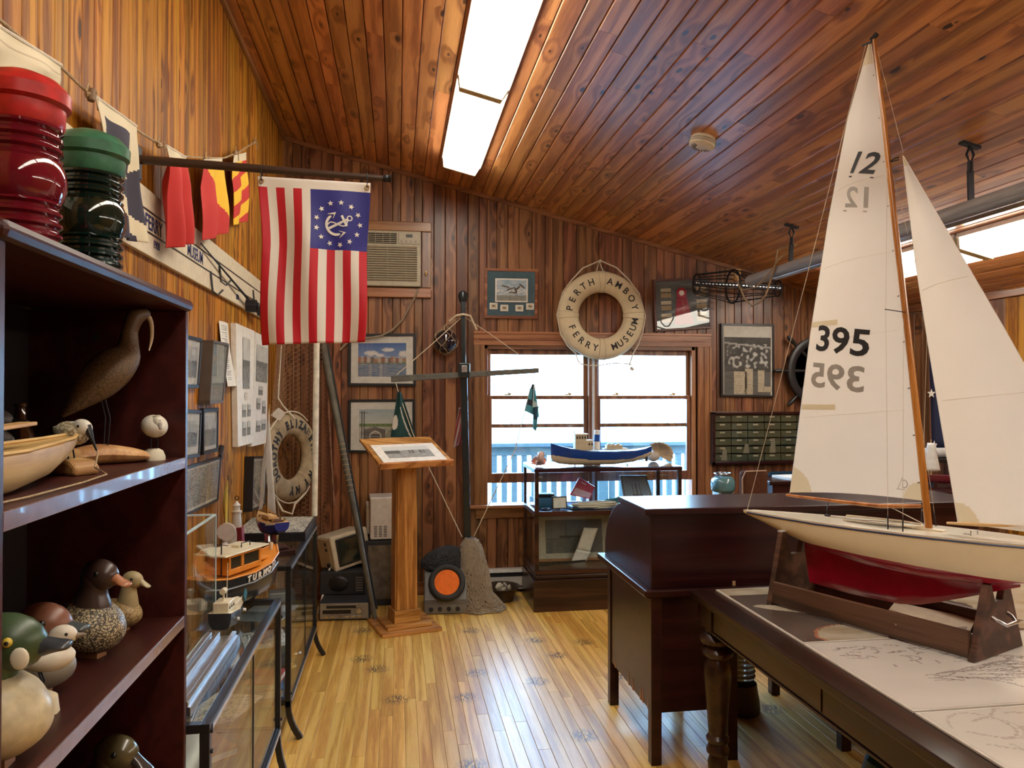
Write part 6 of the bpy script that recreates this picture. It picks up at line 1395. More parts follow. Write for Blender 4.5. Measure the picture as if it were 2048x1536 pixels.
# slanted top built at its measured corners
tz = lambda u, v, d, z: onZ(u, v, z)
TLc, TRc, BRc, BLc = onZ(728, 873, 1.25), onZ(869, 873, 1.25), onZ(906, 922, 1.105), onZ(760, 930, 1.105)
W_ = .42; ctr = (BRc + BLc) / 2
fr_ = Vector(((BRc - BLc).x, (BRc - BLc).y, 0)).normalized(); fw_ = BRc - BLc
bk_ = Vector((-fr_.y, fr_.x, 0))
BL_, BR_ = BLc, BRc; dep_ = .34
TL_ = BL_ + bk_ * dep_ + Vector((0, 0, .145)) - fr_ * .0; TR_ = BR_ + bk_ * dep_ + Vector((0, 0, .145))
nrm_ = fr_.cross((TL_ - BL_).normalized()).normalized()
m = MB(); m.prism([TL_, TR_, BR_, BL_], nrm_ * -.02); m.build('top_board', M['oak_h'], le, world=True, bevel=.003)
m = MB(); m.beam(BL_ + nrm_ * .002 + Vector((0, 0, -.01)), BR_ + nrm_ * .002 + Vector((0, 0, -.01)), .02, .040, up=nrm_); m.build('book_ledge', M['oak_h'], le, world=True, bevel=.003)
one('neck_block', lambda m: m.box((0, .0, 1.10), (.12, .12, .14)), M['oak'], parent=le)
TP = [TL_, TR_, BR_, BL_]
t = thing('lectern_photograph', 'large matted monochrome waterfront photograph lying on the slanted lectern top', 'photograph', BL_ + nrm_ * .003)
q = sub(TP, .06, .30, .93, .965)
one('mat_board', lambda m: m.prism([p_ + nrm_ * .001 for p_ in q], nrm_ * .005), M['paper'], parent=t, world=True)
panel('photograph', sub(q, .13, .14, .86, .78), M['pic'], t, nrm_, .0065, p_view, 80, 34)

# ================================================================== GLASS-TOPPED SHOWCASE UNDER THE WINDOW
gx0, gx1, gy0, gy1 = .965, 2.055, 5.31, 5.81
gc = thing('showcase', 'dark wooden glazed showcase below the window with a plain plinth', 'display case', ((gx0 + gx1) / 2, (gy0 + gy1) / 2, 0))
CW = M['case_wood']
one('plinth', lambda m: m.bb((gx0 - .012, gy0 - .012, 0), (gx1 + .012, gy1, .225)), CW, parent=gc, world=True, bevel=.004)
one('plinth_moulding', lambda m: m.bb((gx0 - .004, gy0 - .004, .225), (gx1 + .004, gy1, .26)), CW, parent=gc, world=True, bevel=.012)
one('lower_floor', lambda m: m.bb((gx0, gy0, .26), (gx1, gy1, .295)), CW, parent=gc, world=True, bevel=.004)
for x_ in (gx0, gx1 - .028):
    for y_ in (gy0, gy1 - .028): one('corner_post', lambda m: m.bb((x_, y_, .295), (x_ + .028, y_ + .028, .985)), CW, parent=gc, world=True, bevel=.002)
one('middle_rail', lambda m: (m.bb((gx0 + .028, gy0, .672), (gx1 - .028, gy0 + .028, .706)), m.bb((gx0, gy0 + .028, .672), (gx0 + .028, gy1 - .028, .706)), m.bb((gx1 - .028, gy0 + .028, .672), (gx1, gy1 - .028, .706)), m.bb((gx0 + .028, gy1 - .028, .672), (gx1 - .028, gy1, .706))), CW, parent=gc, world=True, bevel=.002)
one('middle_shelf', lambda m: m.bb((gx0 + .028, gy0 + .028, .685), (gx1 - .028, gy1 - .028, .70)), plain('blue_felt', (.02, .04, .14, 1), .95), parent=gc, world=True)
one('top_frame', lambda m: m.bb((gx0 - .004, gy0 - .004, .985), (gx1 + .004, gy1 + .004, 1.012)), M['mahog'], parent=gc, world=True, bevel=.003)
one('top_glass', lambda m: m.bb((gx0 + .002, gy0 + .002, 1.0122), (gx1 - .002, gy1 - .002, 1.0152)), plain('black_glass', (.02, .02, .025, 1), .12, coat=1.0), parent=gc, world=True)
for lo, hi in (((gx0 + .028, gy0 + .01, .706), (gx1 - .028, gy0 + .014, .985)), ((gx0 + .028, gy0 + .01, .295), (gx1 - .028, gy0 + .014, .672)), ((gx0 + .01, gy0 + .028, .706), (gx0 + .014, gy1 - .028, .985)), ((gx0 + .01, gy0 + .028, .295), (gx0 + .014, gy1 - .028, .672)), ((gx1 - .014, gy0 + .028, .706), (gx1 - .01, gy1 - .028, .985)), ((gx0 + .028, gy1 - .014, .706), (gx1 - .028, gy1 - .01, .985))):
    one('pane', lambda m: m.bb(lo, hi), M['glass'], parent=gc, world=True)
one('back_board', lambda m: m.bb((gx0 + .028, gy1 - .012, .295), (gx1 - .028, gy1 - .004, .672)), CW, parent=gc, world=True)
zf = .7005
t = thing('booklet', 'red and pink picture booklet propped up inside the showcase', 'book', (1.37, 5.60, zf), R(-5))
c4 = [onY(*q_, 5.55) for q_ in ((1159, 955), (1190, 974), (1180, 998), (1140, 990))]
m = MB(); m.prism(c4, (0, .012, .004)); m.build('cover', plain('red_cover', (.60, .07, .12, 1), .4), t, world=True)
m = MB(); m.prism([p_ + Vector((0, -.0015, 0)) for p_ in sub(c4, .08, .55, .95, .93)], (0, .001, 0)); m.prism([p_ + Vector((0, -.0015, 0)) for p_ in sub(c4, .2, .12, .5, .2)], (0, .001, 0)); m.build('cover_print', plain('pink_print', (.75, .45, .48, 1), .5), t, world=True)
one('strut', lambda m: m.beam((1.39, 5.56, .78), (1.41, 5.68, .702), .03, .003), M['paper'], parent=t, world=True)
def labelcard(c, w_, h_, label):
    t = thing('placard', label, 'placard', c); m = MB(); m.box((0, 0, h_ / 2 + .008), (w_, .012, h_), (-.2, 0, 0)); m.build('frame', M['black'], t, bevel=.002)
    m = MB(); m.box((0, -.008, h_ / 2 + .008), (w_ * .82, .002, h_ * .8), (-.2, 0, 0)); m.build('card', M['paper'], t)
    m = MB(); m.box((0, .035, .03), (.01, .06, .06)); m.build('easel', M['black'], t)
    return t
labelcard((1.165, 5.42, zf), .112, .09, 'small black-framed white placard standing at the front of the showcase shelf')
m = MB()
loose('blue_box', 'flat blue box lying at the left end of the showcase shelf', 'box', (1.08, 5.62, zf), (.17, .14, .07), .15, plain('blue_box', (.05, .20, .34, 1), .5), bevel=.005)
loose('pale_booklet', 'open pale blue booklet lying behind the placard', 'book', (1.34, 5.50, zf), (.17, .11, .018), .15, plain('pale_blue', (.40, .52, .60, 1), .6), bevel=.003)
loose('dark_case', 'small black instrument case on the blue box', 'case', (1.10, 5.62, zf + .0705), (.13, .09, .025), -.1, M['black'], bevel=.005)
t = thing('rope_coil', 'coil of pale thick rope lying at the front of the showcase shelf', 'rope', (1.44, 5.42, zf))
def coil(m):
    pts_ = []
    for i in range(100): a = i * .32; pts_.append((.05 * sin(a * .5) + .17 * cos(a) * (.7 + .2 * sin(i)), .055 * sin(a), .012 + .010 * (i / 25)))
    m.tube(pts_, .009, 6)
one('rope', coil, M['rope_w'], parent=t, smooth=True)
t = thing('hank_of_line', 'hank of blue-green line beside the pale rope in the showcase', 'rope', (1.62, 5.56, zf))
one('line', lambda m: [m.tube([(-.14 + .02 * k, -.03 + .012 * k, .012 + .006 * k), (-.05, .02 * sin(k), .03 + .008 * (k % 3)), (.05, -.02 + .012 * k, .02 + .006 * k), (.15, .01 * k - .03, .012 + .004 * k)], .008, 6) for k in range(7)], plain('teal_line', (.05, .20, .22, 1), .7), parent=t)
for i, (x_, y_, s_) in enumerate(((1.06, 5.40, 1), (1.27, 5.39, .8))):
    o = one('shackle', lambda m: (m.torus((0, 0, .012), .025 * s_, .009, None, 18, 8), m.cyl((-.035, .03 * s_, .012), (.035, .03 * s_, .012), .007, seg=8)), M['iron']); o.location = (x_, y_, zf); tag(o, ('iron shackle near the left front corner of the showcase shelf', 'smaller iron shackle beside the placard')[i], 'shackle')
t = thing('ship_portrait', 'small framed drawing of a sailing ship leaning inside the right of the showcase', 'picture', (1.78, 5.62, zf))
P4 = [onY(*q_, 5.62) for q_ in ((1240, 951), (1292, 951), (1306, 998), (1246, 998))]
P4[2].z = P4[3].z = .703; P4[2].y = P4[3].y = 5.57
one('frame', lambda m: m.prism(P4, (0, .014, 0)), plain('grey_frame2', (.25, .27, .3, 1), .5), parent=t, world=True)
panel('drawing', sub(P4, .07, .05, .93, .95), M['pic'], t, nY, .002, lambda a, b: (.20, .13, .12) if (abs(a - .5) < .28 - b * .1 and b > .66) or min(abs(a - .35), abs(a - .5), abs(a - .65)) < .012 and b > .25 else ((.42, .50, .58) if (int((a + b) * 22) % 3) else (.30, .38, .46)), 44, 50)
t, q = framed('wide framed dark ship print with pale mat standing in the lower showcase', [Vector((1.0, 5.62, .655)), Vector((1.62, 5.62, .655)), Vector((1.62, 5.56, .298)), Vector((1.0, 5.56, .298))], (0, -1, .1), .02, .02, fmat=M['trim_pine_h'], mat_board=plain('cream_mat', (.60, .55, .42, 1), .8), border=(.13, .13), paint=p_ship_dark, nu=60, nv=44)
t = thing('paper_scroll', 'long folded cream paper strip falling in front of the framed ship print', 'paper', onY(1140, 1137, 5.50))
for a_ in ([(1168, 1055), (1196, 1056), (1180, 1104), (1153, 1098)], [(1153, 1098), (1182, 1104), (1164, 1137), (1136, 1137)]):
    P4 = [onY(*q_, 5.50) for q_ in a_]; m = MB(); m.grid(lambda a, b: quad(P4, a, b) + Vector((0, -.01 * sin(pi * a), 0)), 8, 8); m.build('sheet', M['paper'], t, world=True, norm=False, smooth=True, solid=.001)
t = one('bayonet', lambda m: (m.beam((1.10, 5.44, .305), (1.36, 5.42, .325), .006, .018), m.beam((1.02, 5.44, .302), (1.10, 5.44, .305), .018, .016)), M['iron']); tag(t, 'thin dark blade lying on the lower showcase floor before the print', 'blade')
# on top: conch shells and the blue tug
CT = 1.0155
def shell(label, c, rz, s, cols, name='conch_shell'):
    t = thing(name, label, 'shell', c, rz)
    m = MB(); n = 60; pts_, rs = [], []
    for i in range(n):
        q_ = i / (n - 1); a = q_ * 2 * pi * 3.2; r_ = .045 * q_ ** 1.5 * s; pts_.append((.11 * s * (1 - q_ ** .8) - .04 * s, r_ * cos(a), r_ * sin(a))); rs.append(.003 * s + .030 * q_ ** 1.4 * s)
    m.tube(pts_, rs, 12)
    for i in range(7): a = 2.4 + i * .55; m.lathe([(0, 0)], seg=3) if False else m.cyl((.0 * s, .05 * s * cos(a), .05 * s * sin(a)), (.014 * s, .085 * s * cos(a), .085 * s * sin(a)), .013 * s, .002 * s, seg=8)
    mz = min(v.co.z for v in m.bm.verts)
    for v in m.bm.verts: v.co.z -= mz
    m.build('whorl', cols[0], t, smooth=True)
    m = MB(); m.grid(lambda a, b: Vector((-.07 * s + .15 * s * a, -.035 * s - .045 * s * sin(b * 2.2), .03 * s + .10 * s * (b - .2) * sin(pi * (a * .8 + .15)))), 12, 8)
    mz = min(v.co.z for v in m.bm.verts)
    for v in m.bm.verts: v.co.z += max(0, .001 - mz)
    m.build('lip', cols[1], t, smooth=True, norm=False, solid=.005 * s)
    return t
p = onZ(1080, 935, CT); shell('pink and orange spiky conch shell left of the blue tug model', (p.x, p.y + .08, CT), R(160), .72, (plain('pink_shell', (.62, .42, .36, 1), .5), plain('coral_lip', (.72, .26, .17, 1), .4)))
t = thing('conch_shell', 'large pale tan fluted shell standing at the stern end of the blue tug model', 'shell', Vector((onY(1312, 933, 5.66).x, 5.66, CT)), R(0))
m = MB()
def fan(a, b):
    ang_ = R(125 - 160 * a); r_ = .012 + .10 * b * (1 + .03 * sin(a * 60) * b); return Vector((r_ * cos(ang_) * 1.05 + .015, -.02 + .06 * (1 - b) + .025 * sin(b * 3), .075 + r_ * sin(ang_) * .85))
m.grid(fan, 60, 8)
mz = min(v.co.z for v in m.bm.verts)
for v in m.bm.verts: v.co.z -= mz - .003
m.build('fan', plain('tan_shell', (.62, .46, .28, 1), .5, var=.12), t, smooth=True, norm=False, solid=.006)
one('body_whorl', lambda m: m.ball((-.005, .045, .042), .042, (1.2, .7, 1), 18), plain('pale_shell', (.60, .52, .42, 1), .5), parent=t, smooth=True)
tg = thing('tug_model', 'blue-hulled tug model with cream bottom and blue-banded white funnel on the showcase', 'model boat', ((onZ(1200, 930, CT).x), 5.47, CT), R(180)); tg.scale = (1, 1, 1.38)
KX = .39
TS = [(-KX, .006, .100, .055, 1.0), (-.33, .045, .088, .035, .7), (-.25, .068, .080, .018, .6), (-.1, .080, .075, .006, .5), (.1, .080, .079, .004, .5), (.24, .068, .094, .006, .55), (.32, .04, .108, .012, .7), (.365, .018, .118, .025, .8), (.375, .003, .12, .05, 1)]
wl = lambda x: .034 + (.09 * max(0, x - .1)) + .2 * max(0, -x - .2)
m = MB(); hull_mesh(m, dens(TS, 7), 26, mfn=lambda z, x, a: 0 if z > wl(x) else 1, deck_mi=2); m.build('hull', [plain('tug_blue', (.008, .05, .26, 1), .3), plain('tug_cream', (.62, .53, .36, 1), .4), plain('tug_deck', (.35, .30, .22, 1), .5)], tg, smooth=True)
TW = plain('tug_house', (.48, .42, .30, 1), .5)
m = MB(); m.box((.135, 0, .108), (.13, .075, .05)); m.box((.155, 0, .148), (.085, .06, .035)); m.build('wheelhouse', TW, tg, bevel=.002)
one('roof', lambda m: (m.box((.155, 0, .168), (.105, .078, .006)), m.box((.09, 0, .135), (.05, .08, .004))), M['white'], parent=tg)
for x_ in (.125, .145, .165, .185): one('window', lambda m: m.box((x_, 0, .150), (.011, .0615, .014)), M['blackm'], parent=tg)
for x_ in (.095, .075): one('porthole', lambda m: m.cyl((x_, -.0385, .115), (x_, .0385, .115), .007, seg=10), M['blackm'], parent=tg)
f_ = one('funnel', lambda m: m.cyl((.03, 0, .085), (.028, 0, .188), .022, .0205, seg=24), M['white'], parent=tg, smooth=True)
one('funnel_band', lambda m: m.cyl((.0295, 0, .128), (.0285, 0, .165), .0225, .0220, seg=24), plain('band_blue', (.01, .07, .35, 1), .3), parent=f_, smooth=True)
one('deck_house', lambda m: (m.box((-.10, 0, .098), (.12, .06, .022)), m.box((-.11, 0, .088), (.18, .08, .006))), TW, parent=tg, bevel=.002)
one('skylight', lambda m: [m.box((x_, 0, .112), (.02, .03, .008)) for x_ in (-.06, -.09, -.13)], TW, parent=tg)
one('mast', lambda m: (m.cyl((-.12, 0, .1), (-.125, 0, .20), .0012, seg=5), m.cyl((.20, .0, .165), (.20, 0, .19), .003, seg=6)), M['thread'], parent=tg)
one('propeller', lambda m: (m.cyl((-.34, 0, .035), (-.325, 0, .035), .006, seg=8), m.box((-.335, 0, .035), (.003, .008, .034)), m.box((-.335, 0, .035), (.003, .034, .008))), M['brass'], parent=tg)
one('rudder', lambda m: m.box((-.352, 0, .042), (.02, .004, .05)), M['blackm'], parent=tg)
one('cradle', lambda m: (m.box((-.2, 0, .004), (.01, .05, .008)), m.box((.2, 0, .004), (.01, .05, .008))), M['steel'], parent=tg)

# ================================================================== BOOM HUNG UNDER THE CEILING
b0 = onC(1583, 450, .0); b1 = onC(1940, 287, 0)
q0 = onP(1500, 562, (b0.x, 0, 0), (1, 0, 0)); q1 = onP(2048, 385, (b1.x, 0, 0), (1, 0, 0))
bo_ = thing('hanging_boom', 'long weathered grey spar with a bright metal track slung under the ceiling on hooks', 'boom', q0)
dr = (q1 - q0).normalized(); q2 = q0 + dr * 4.4
m = MB(); m.tube([q0, q0 + dr * .02, q1, q2], [.040, .042, .044, .044], 12); m.build('spar', M['greywood'], bo_, world=True, smooth=True)
dn = Vector((-.45, 0, -.9)).normalized()
one('track', lambda m: m.beam(q0 + dr * .42 + dn * .05, q2 + dn * .052, .028, .012, up=dn), M['alu'], parent=bo_, world=True, bevel=.002)
for nm, bb_, drop in (('a', b0, None), ('b', b1, None)):
    tt = (bb_.y - q0.y) / (q1.y - q0.y); pp = q0 + (q1 - q0) * tt
    h_ = one('hanger', lambda m: (m.box(bb_ + Vector((0, 0, -.008)), (.09, .03, .012), (0, math.atan(CB), 0)), m.tube([bb_ + Vector((0, 0, -.01)), bb_ + Vector((.018, 0, -.05)), bb_ + Vector((0, 0, -.09)), bb_ + Vector((-.018, 0, -.05)), bb_ + Vector((0, 0, -.01))], .006, 6), m.tube([bb_ + Vector((0, 0, -.08)), bb_ + Vector((0, 0, -.13))], .012, 8), m.beam(bb_ + Vector((0, 0, -.12)), pp, .028, .010, up=(0, 1, 0))), M['iron'], parent=bo_, world=True)
hk = b0 + Vector((.01, -.01, -.12))
lp = [hk] + [onP(u, v, (b0.x, 0, 0), (1, 0, 0)) + Vector((-.06, 0, 0)) for u, v in ((1572, 500), (1567, 535), (1558, 560), (1548, 590), (1536, 605), (1520, 612), (1505, 598), (1495, 575), (1486, 550))]
one('rope_loop', lambda m: (m.tube(lp, .006, 8), m.tube([hk + Vector((.02, 0, 0)), onP(1574, 520, (b0.x, 0, 0), (1, 0, 0)) + Vector((-.06, 0, 0)), onP(1560, 545, (b0.x, 0, 0), (1, 0, 0)) + Vector((-.07, 0, 0)), onP(1530, 575, (b0.x, 0, 0), (1, 0, 0)) + Vector((-.07, 0, 0)), onP(1505, 580, (b0.x, 0, 0), (1, 0, 0)) + Vector((-.07, 0, 0)), onP(1492, 572, (b0.x, 0, 0), (1, 0, 0)) + Vector((-.06, 0, 0))], .005, 8)), M['rope'], parent=bo_, world=True, smooth=True)
# iron trap / tongs hanging at the boom end
yt = YW - .30
tr_ = thing('iron_rack', 'black iron rack with a toothed bar and hoops of thin rods at the boom end', 'iron rack', onY(1462, 575, yt))
e0, e1 = onY(1388, 566, yt), onY(1562, 576, yt)
m = MB(); m.beam(e0, e1, .02, .035, up=(0, 0, 1)); m.build('bar', M['iron'], tr_, world=True)
m = MB()
for i in range(26): p_ = e0.lerp(e1, (i + .5) / 26); m.ball(p_ + Vector((0, -.012, 0)), .011, seg=6)
m.build('teeth', M['steel'], tr_, world=True)
for u in (1393, 1466, 1556):
    cc_ = onY(u, {1393: 568, 1466: 573, 1556: 577}[u], yt); r_ = {1393: .075, 1466: .13, 1556: .06}[u]
    m = MB(); m.torus(cc_, r_, .007, Matrix.Rotation(pi / 2, 3, 'Y') @ Matrix.Rotation(.0, 3, 'X'), 24, 6); m.build('hoop', M['iron'], tr_, world=True)
m = MB()
for k in range(10):
    a = k * 2 * pi / 10; P_ = [onY(1393, 568, yt) + Vector((0, .075 * cos(a), .075 * sin(a))), onY(1466, 573, yt) + Vector((0, .13 * cos(a), .13 * sin(a))), onY(1556, 577, yt) + Vector((0, .06 * cos(a), .06 * sin(a)))]
    m.tube(P_, .004, 5)
m.build('rod', M['iron'], tr_, world=True)
one('hook_rod', lambda m: m.tube([onY(1466, 573, yt) + Vector((0, 0, .12)), q0 + Vector((0, 0, .0))], .006, 6), M['iron'], parent=tr_, world=True)
one('wood_cheek', lambda m: m.box(onY(1474, 550, yt - .01), (.05, .04, .09)), M['lime'], parent=tr_, world=True, bevel=.004)

# ================================================================== RIGHT BACKGROUND
# outboard motor on a stand
om = onY(1446, 1000, 5.45); zt_ = onY(1446, 946, 5.45).z; zb_ = onY(1446, 984, 5.45).z
t = thing('outboard_motor', 'old pale blue outboard motor on a stand below the wall case', 'outboard motor', (om.x, 5.45, 0))
PB = plain('teal_enamel', (.10, .21, .23, 1), .22, coat=.6)
x_ = 0; Z = Vector((0, 0, 0))
one('cowl', lambda m: m.lathe([(0, zb_ + .005), (.075, zb_ + .005), (.088, zb_ + .02), (.090, zb_ + .075), (.082, zb_ + .10), (.06, zb_ + .118), (0, zb_ + .122)], seg=32, sx=1, sy=1.1), PB, parent=t, smooth=True)
one('flywheel_ring', lambda m: (m.torus((0, 0, zt_ - .002), .062, .006, None, 32, 8), m.cyl((0, 0, zt_ - .015), (0, 0, zt_ + .004), .02, seg=16)), M['steel'], parent=t, smooth=True)
one('fuel_cap', lambda m: (m.cyl((-.055, -.03, zt_ - .01), (-.055, -.03, zt_ + .01), .014, seg=12)), M['steel'], parent=t)
one('powerhead', lambda m: (m.box((0, 0, zb_ - .03), (.12, .12, .07)), m.cyl((-.05, -.06, zb_ - .03), (-.02, -.08, zb_ - .03), .02, seg=10), m.cyl((.03, -.06, zb_ - .03), (.05, -.08, zb_ - .03), .02, seg=10)), plain('cast_metal', (.35, .38, .38, 1), .4, metal=.6, bump=.4), parent=t, bevel=.006)
one('tiller', lambda m: (m.cyl((.05, -.05, zb_ - .012), (.16, -.06, zb_ - .014), .007, seg=8), m.cyl((.15, -.06, zb_ - .014), (.21, -.062, zb_ - .016), .015, .013, seg=12)), M['black'], parent=t, smooth=True)
one('leg', lambda m: (m.beam((0, 0, zb_ - .06), (0, 0, .12), .05, .07, up=(0, 1, 0)), m.ball((0, 0, .14), .035, (1, 2.2, 1), 12)), PB, parent=t)
one('stand', lambda m: (m.box((0, .06, .28), (.30, .05, .44)), m.box((0, .06, .03), (.34, .34, .06))), M['stand_wood'], parent=t, bevel=.004)
# brown chair back with cord
t = thing('brown_chair', 'brown leather chair back seen over the desk beside the outboard motor', 'chair', (onY(1510, 990, 4.8).x, 4.80, 0))
c0, c1 = onY(1485, 942, 4.80), onY(1538, 938, 4.80); c1.x -= .10
BRL = plain('brown_leather', (.085, .035, .02, 1), .8, spec=.08)
one('backrest', lambda m: m.bb((c0.x, 4.80, .50), (c1.x + .1, 4.87, c0.z)), BRL, parent=t, world=True, bevel=.025)
one('seat', lambda m: m.bb((c0.x, 4.42, .42), (c1.x + .1, 4.85, .50)), BRL, parent=t, world=True, bevel=.03)
for xx in (c0.x + .03, c1.x + .07):
    for yy in (4.46, 4.83): one('leg', lambda m: m.cyl((xx, yy, .42), (xx, yy, 0), .018, .012, seg=8), M['stand_wood'], parent=t, world=True)
one('piping', lambda m: m.tube([(c0.x, 4.797, .6), (c0.x - .003, 4.797, c0.z - .05), (c0.x + .02, 4.797, c0.z - .004), (c1.x + .08, 4.797, c0.z)], .005, 6), plain('pale_piping', (.38, .24, .15, 1), .6), parent=t, world=True)
t = thing('blue_chair', 'dark blue upholstered chair back just right of the brown chair', 'chair', (onY(1580, 990, 5.3).x, 5.32, 0))
c0 = onY(1536, 943, 5.25); BLU = plain('navy_fabric', (.012, .03, .05, 1), .9, spec=.05)
one('backrest', lambda m: m.bb((c0.x, 5.22, .48), (c0.x + .48, 5.28, c0.z)), BLU, parent=t, world=True, bevel=.03)
one('seat', lambda m: m.bb((c0.x, 5.22, .40), (c0.x + .48, 5.62, .49)), BLU, parent=t, world=True, bevel=.03)
for xx in (c0.x + .04, c0.x + .44):
    for yy in (5.25, 5.58): one('leg', lambda m: m.cyl((xx, yy, .41), (xx, yy, 0), .016, .012, seg=8), M['black'], parent=t, world=True)
# far dark desk with papers
yd = 4.9
d0 = onY(1548, 962, yd); d1 = onY(1800, 972, yd)
t = thing('writing_desk', 'dark paneled desk behind the rolltop desk, mostly hidden by the mainsail', 'desk', ((d0.x + d1.x) / 2, 4.85, 0)); zd = d0.z
one('top', lambda m: m.bb((d0.x - .03, yd, zd - .03), (d1.x + .02, yd + .30, zd)), M['mahog'], parent=t, world=True, bevel=.006)
for xa, xb in ((d0.x, d0.x + .42), (d1.x - .42, d1.x)):
    one('pedestal', lambda m: m.bb((xa, yd + .02, .04), (xb, yd + .28, zd - .03)), M['mahog'], parent=t, world=True, bevel=.003)
    for k in range(3): z_ = .10 + k * .25; dd = one('drawer', lambda m: m.bb((xa + .03, yd + .004, z_), (xb - .03, yd + .02, z_ + .21)), M['mahog'], parent=t, world=True, bevel=.004); one('pull', lambda m: m.bb(((xa + xb) / 2 - .04, yd - .008, z_ + .10), ((xa + xb) / 2 + .04, yd + .004, z_ + .112)), M['brass'], parent=dd, world=True)
one('modesty_panel', lambda m: m.bb((d0.x + .42, yd + .2, .2), (d1.x - .42, yd + .22, zd - .03)), M['mahog'], parent=t, world=True)
px_ = onY(1570, 956, yd + .2)
tag(loose('paper_stack', 'pale stack of papers on the near corner of the far dark desk', 'paper', (px_.x + .05, yd + .14, zd), (.24, .22, .015), .1, M['paper']), None)
ca, cb_ = onY(1800, 985, 4.25), onY(1960, 985, 4.25); zc2 = ca.z
tc2 = thing('cabinet', 'dark low cabinet behind the mast, carrying a small model boat', 'cabinet', ((ca.x + cb_.x) / 2, 4.45, 0))
one('top', lambda m: m.bb((ca.x - .02, 4.23, zc2 - .03), (cb_.x + .02, 4.66, zc2)), M['mahog'], parent=tc2, world=True, bevel=.005)
one('body', lambda m: m.bb((ca.x, 4.26, 0), (cb_.x, 4.64, zc2 - .03)), M['mahog'], parent=tc2, world=True, bevel=.003)
for k in range(2): xa = ca.x + .02 + k * (cb_.x - ca.x) / 2; d_ = one('door', lambda m: m.bb((xa, 4.245, .08), (xa + (cb_.x - ca.x) / 2 - .04, 4.26, zc2 - .06)), M['mahog'], parent=tc2, world=True, bevel=.004)
t = thing('square_rigger_model', 'small model boat with stacked cream sails on a dark cabinet, seen between mast and jib', 'model boat', (onY(1880, 985, 4.45).x, 4.40, zc2), R(170))
zb_ = 0.06
m = MB(); hull_mesh(m, [(-.2, .02, .09, .05, .7), (-.05, .04, .08, .03, .6), (.1, .03, .085, .035, .7), (.2, .003, .10, .07, 1)], 8); m.build('hull', plain('maroon_hull', (.12, .01, .02, 1), .35), t, smooth=True)
one('cradle', lambda m: (m.box((-.1, 0, .02), (.02, .07, .045)), m.box((.08, 0, .02), (.02, .07, .045)), m.box((0, 0, .004), (.3, .08, .008))), M['mahog'], parent=t)
for i, (x0_, w_, h0, h1) in enumerate(((-.10, .14, .11, .34), (.09, .12, .11, .29))):
    m = MB(); m.grid(lambda a, b: Vector((x0_ + (a - .5) * w_ * (1 - b * .62), .02 * sin(pi * a), h0 + (h1 - h0) * b)), 6, 10); m.build('sail', plain('tea_sail%d' % i, ((.62, .54, .40, 1), (.66, .68, .68, 1))[i], .8), t, smooth=True, norm=False, solid=.001)
one('mast', lambda m: (m.cyl((-.10, 0, .08), (-.10, 0, .36), .003, seg=6), m.cyl((.09, 0, .08), (.09, 0, .31), .003, seg=6)), M['lime'], parent=t)
# folded starry flag on the far wall
YS = 5.05; fq = onY(1875, 900, YS)
t = thing('starry_flag', 'dark navy flag with white stars hanging in folds between mast and jib', 'flag', fq)
FS = [onY(1856, 640, YS), onY(1935, 640, YS), onY(1930, 900, YS), onY(1864, 898, YS)]
fnS = lambda a, b, o=0: quad(FS, a, b) + Vector((0, .02 * sin(a * 14) - o, 0))
m = MB(); m.grid(fnS, 24, 14, cfn=lambda a, b: (.008, .012, .045)); cl_ = m.build('cloth', clothm, t, world=True, norm=False, smooth=True, solid=.002)
for ca, cb in ((.02, .57), (.10, .97), (.4, .1), (.45, .6), (.75, .35), (.8, .85)):
    m = MB(); vs_ = []
    for i in range(10): q_ = i * pi / 5; r_ = .036 if i % 2 == 0 else .015; vs_.append(fnS(ca, cb, .006) + Vector((r_ * sin(q_), -.004, r_ * cos(q_))))
    vs_.append(fnS(ca, cb, .01)); m._add(vs_, [(i, (i + 1) % 10, 10) for i in range(10)]); m.build('star', WH, cl_, world=True)
sp0 = onY(1850, 906, YS - .1)
t = one('paper_roll', lambda m: m.cyl((sp0.x - .1, YS - .10, sp0.z), (4.0, YS - .10, sp0.z), .036, seg=20), plain('roll_white', (.55, .55, .56, 1), .6), smooth=True); tag(t, 'white cylindrical roll on the black shelf below the starry flag', 'roll')
t = one('wall_shelf', lambda m: m.bb((sp0.x - .3, YS - .2, sp0.z - .062), (XR - .017, YS + .12, sp0.z - .036)), M['black'], bevel=.003); tag(t, 'narrow black wall shelf below the starry flag', 'shelf')
# ================================================================== ROLLTOP DESK (seen from behind)
X0, X1, Y0, Y1 = 1.045, 2.56, 3.05, 3.715
MG = M['mahog']
dk = thing('rolltop_desk', 'dark mahogany rolltop desk seen from behind beside the chart table', 'desk', ((X0 + X1) / 2, (Y0 + Y1) / 2, 0))
def db(n_, lo, hi, bev=.003, mt=None): return one(n_, lambda m: m.bb(lo, hi), mt or MG, parent=dk, world=True, bevel=bev)
for lx in (X0, 1.425 - .045, 1.90, X1 - .045):
    for ly in (Y0, Y1 - .045): db('leg', (lx, ly, 0), (lx + .045, ly + .045, .70))
for a, b in ((X0, 1.425), (1.90, X1)):
    db('back_panel', (a + .045, Y0 + .008, .215), (b - .045, Y0 + .022, .70)); db('front_panel', (a + .045, Y1 - .022, .215), (b - .045, Y1 - .008, .70))
    for xx in (a + .006, b - .020): db('side_panel', (xx, Y0 + .045, .215), (xx + .014, Y1 - .045, .70))
db('knee_apron', (1.425, Y0 + .01, .60), (1.90, Y0 + .025, .70))
db('writing_top', (X0 - .035, Y0 - .03, .705), (X1 + .035, Y1 + .07, .735), .006)
db('top_moulding', (X0 - .02, Y0 - .018, .70), (X1 + .02, Y1 + .05, .705), .001)
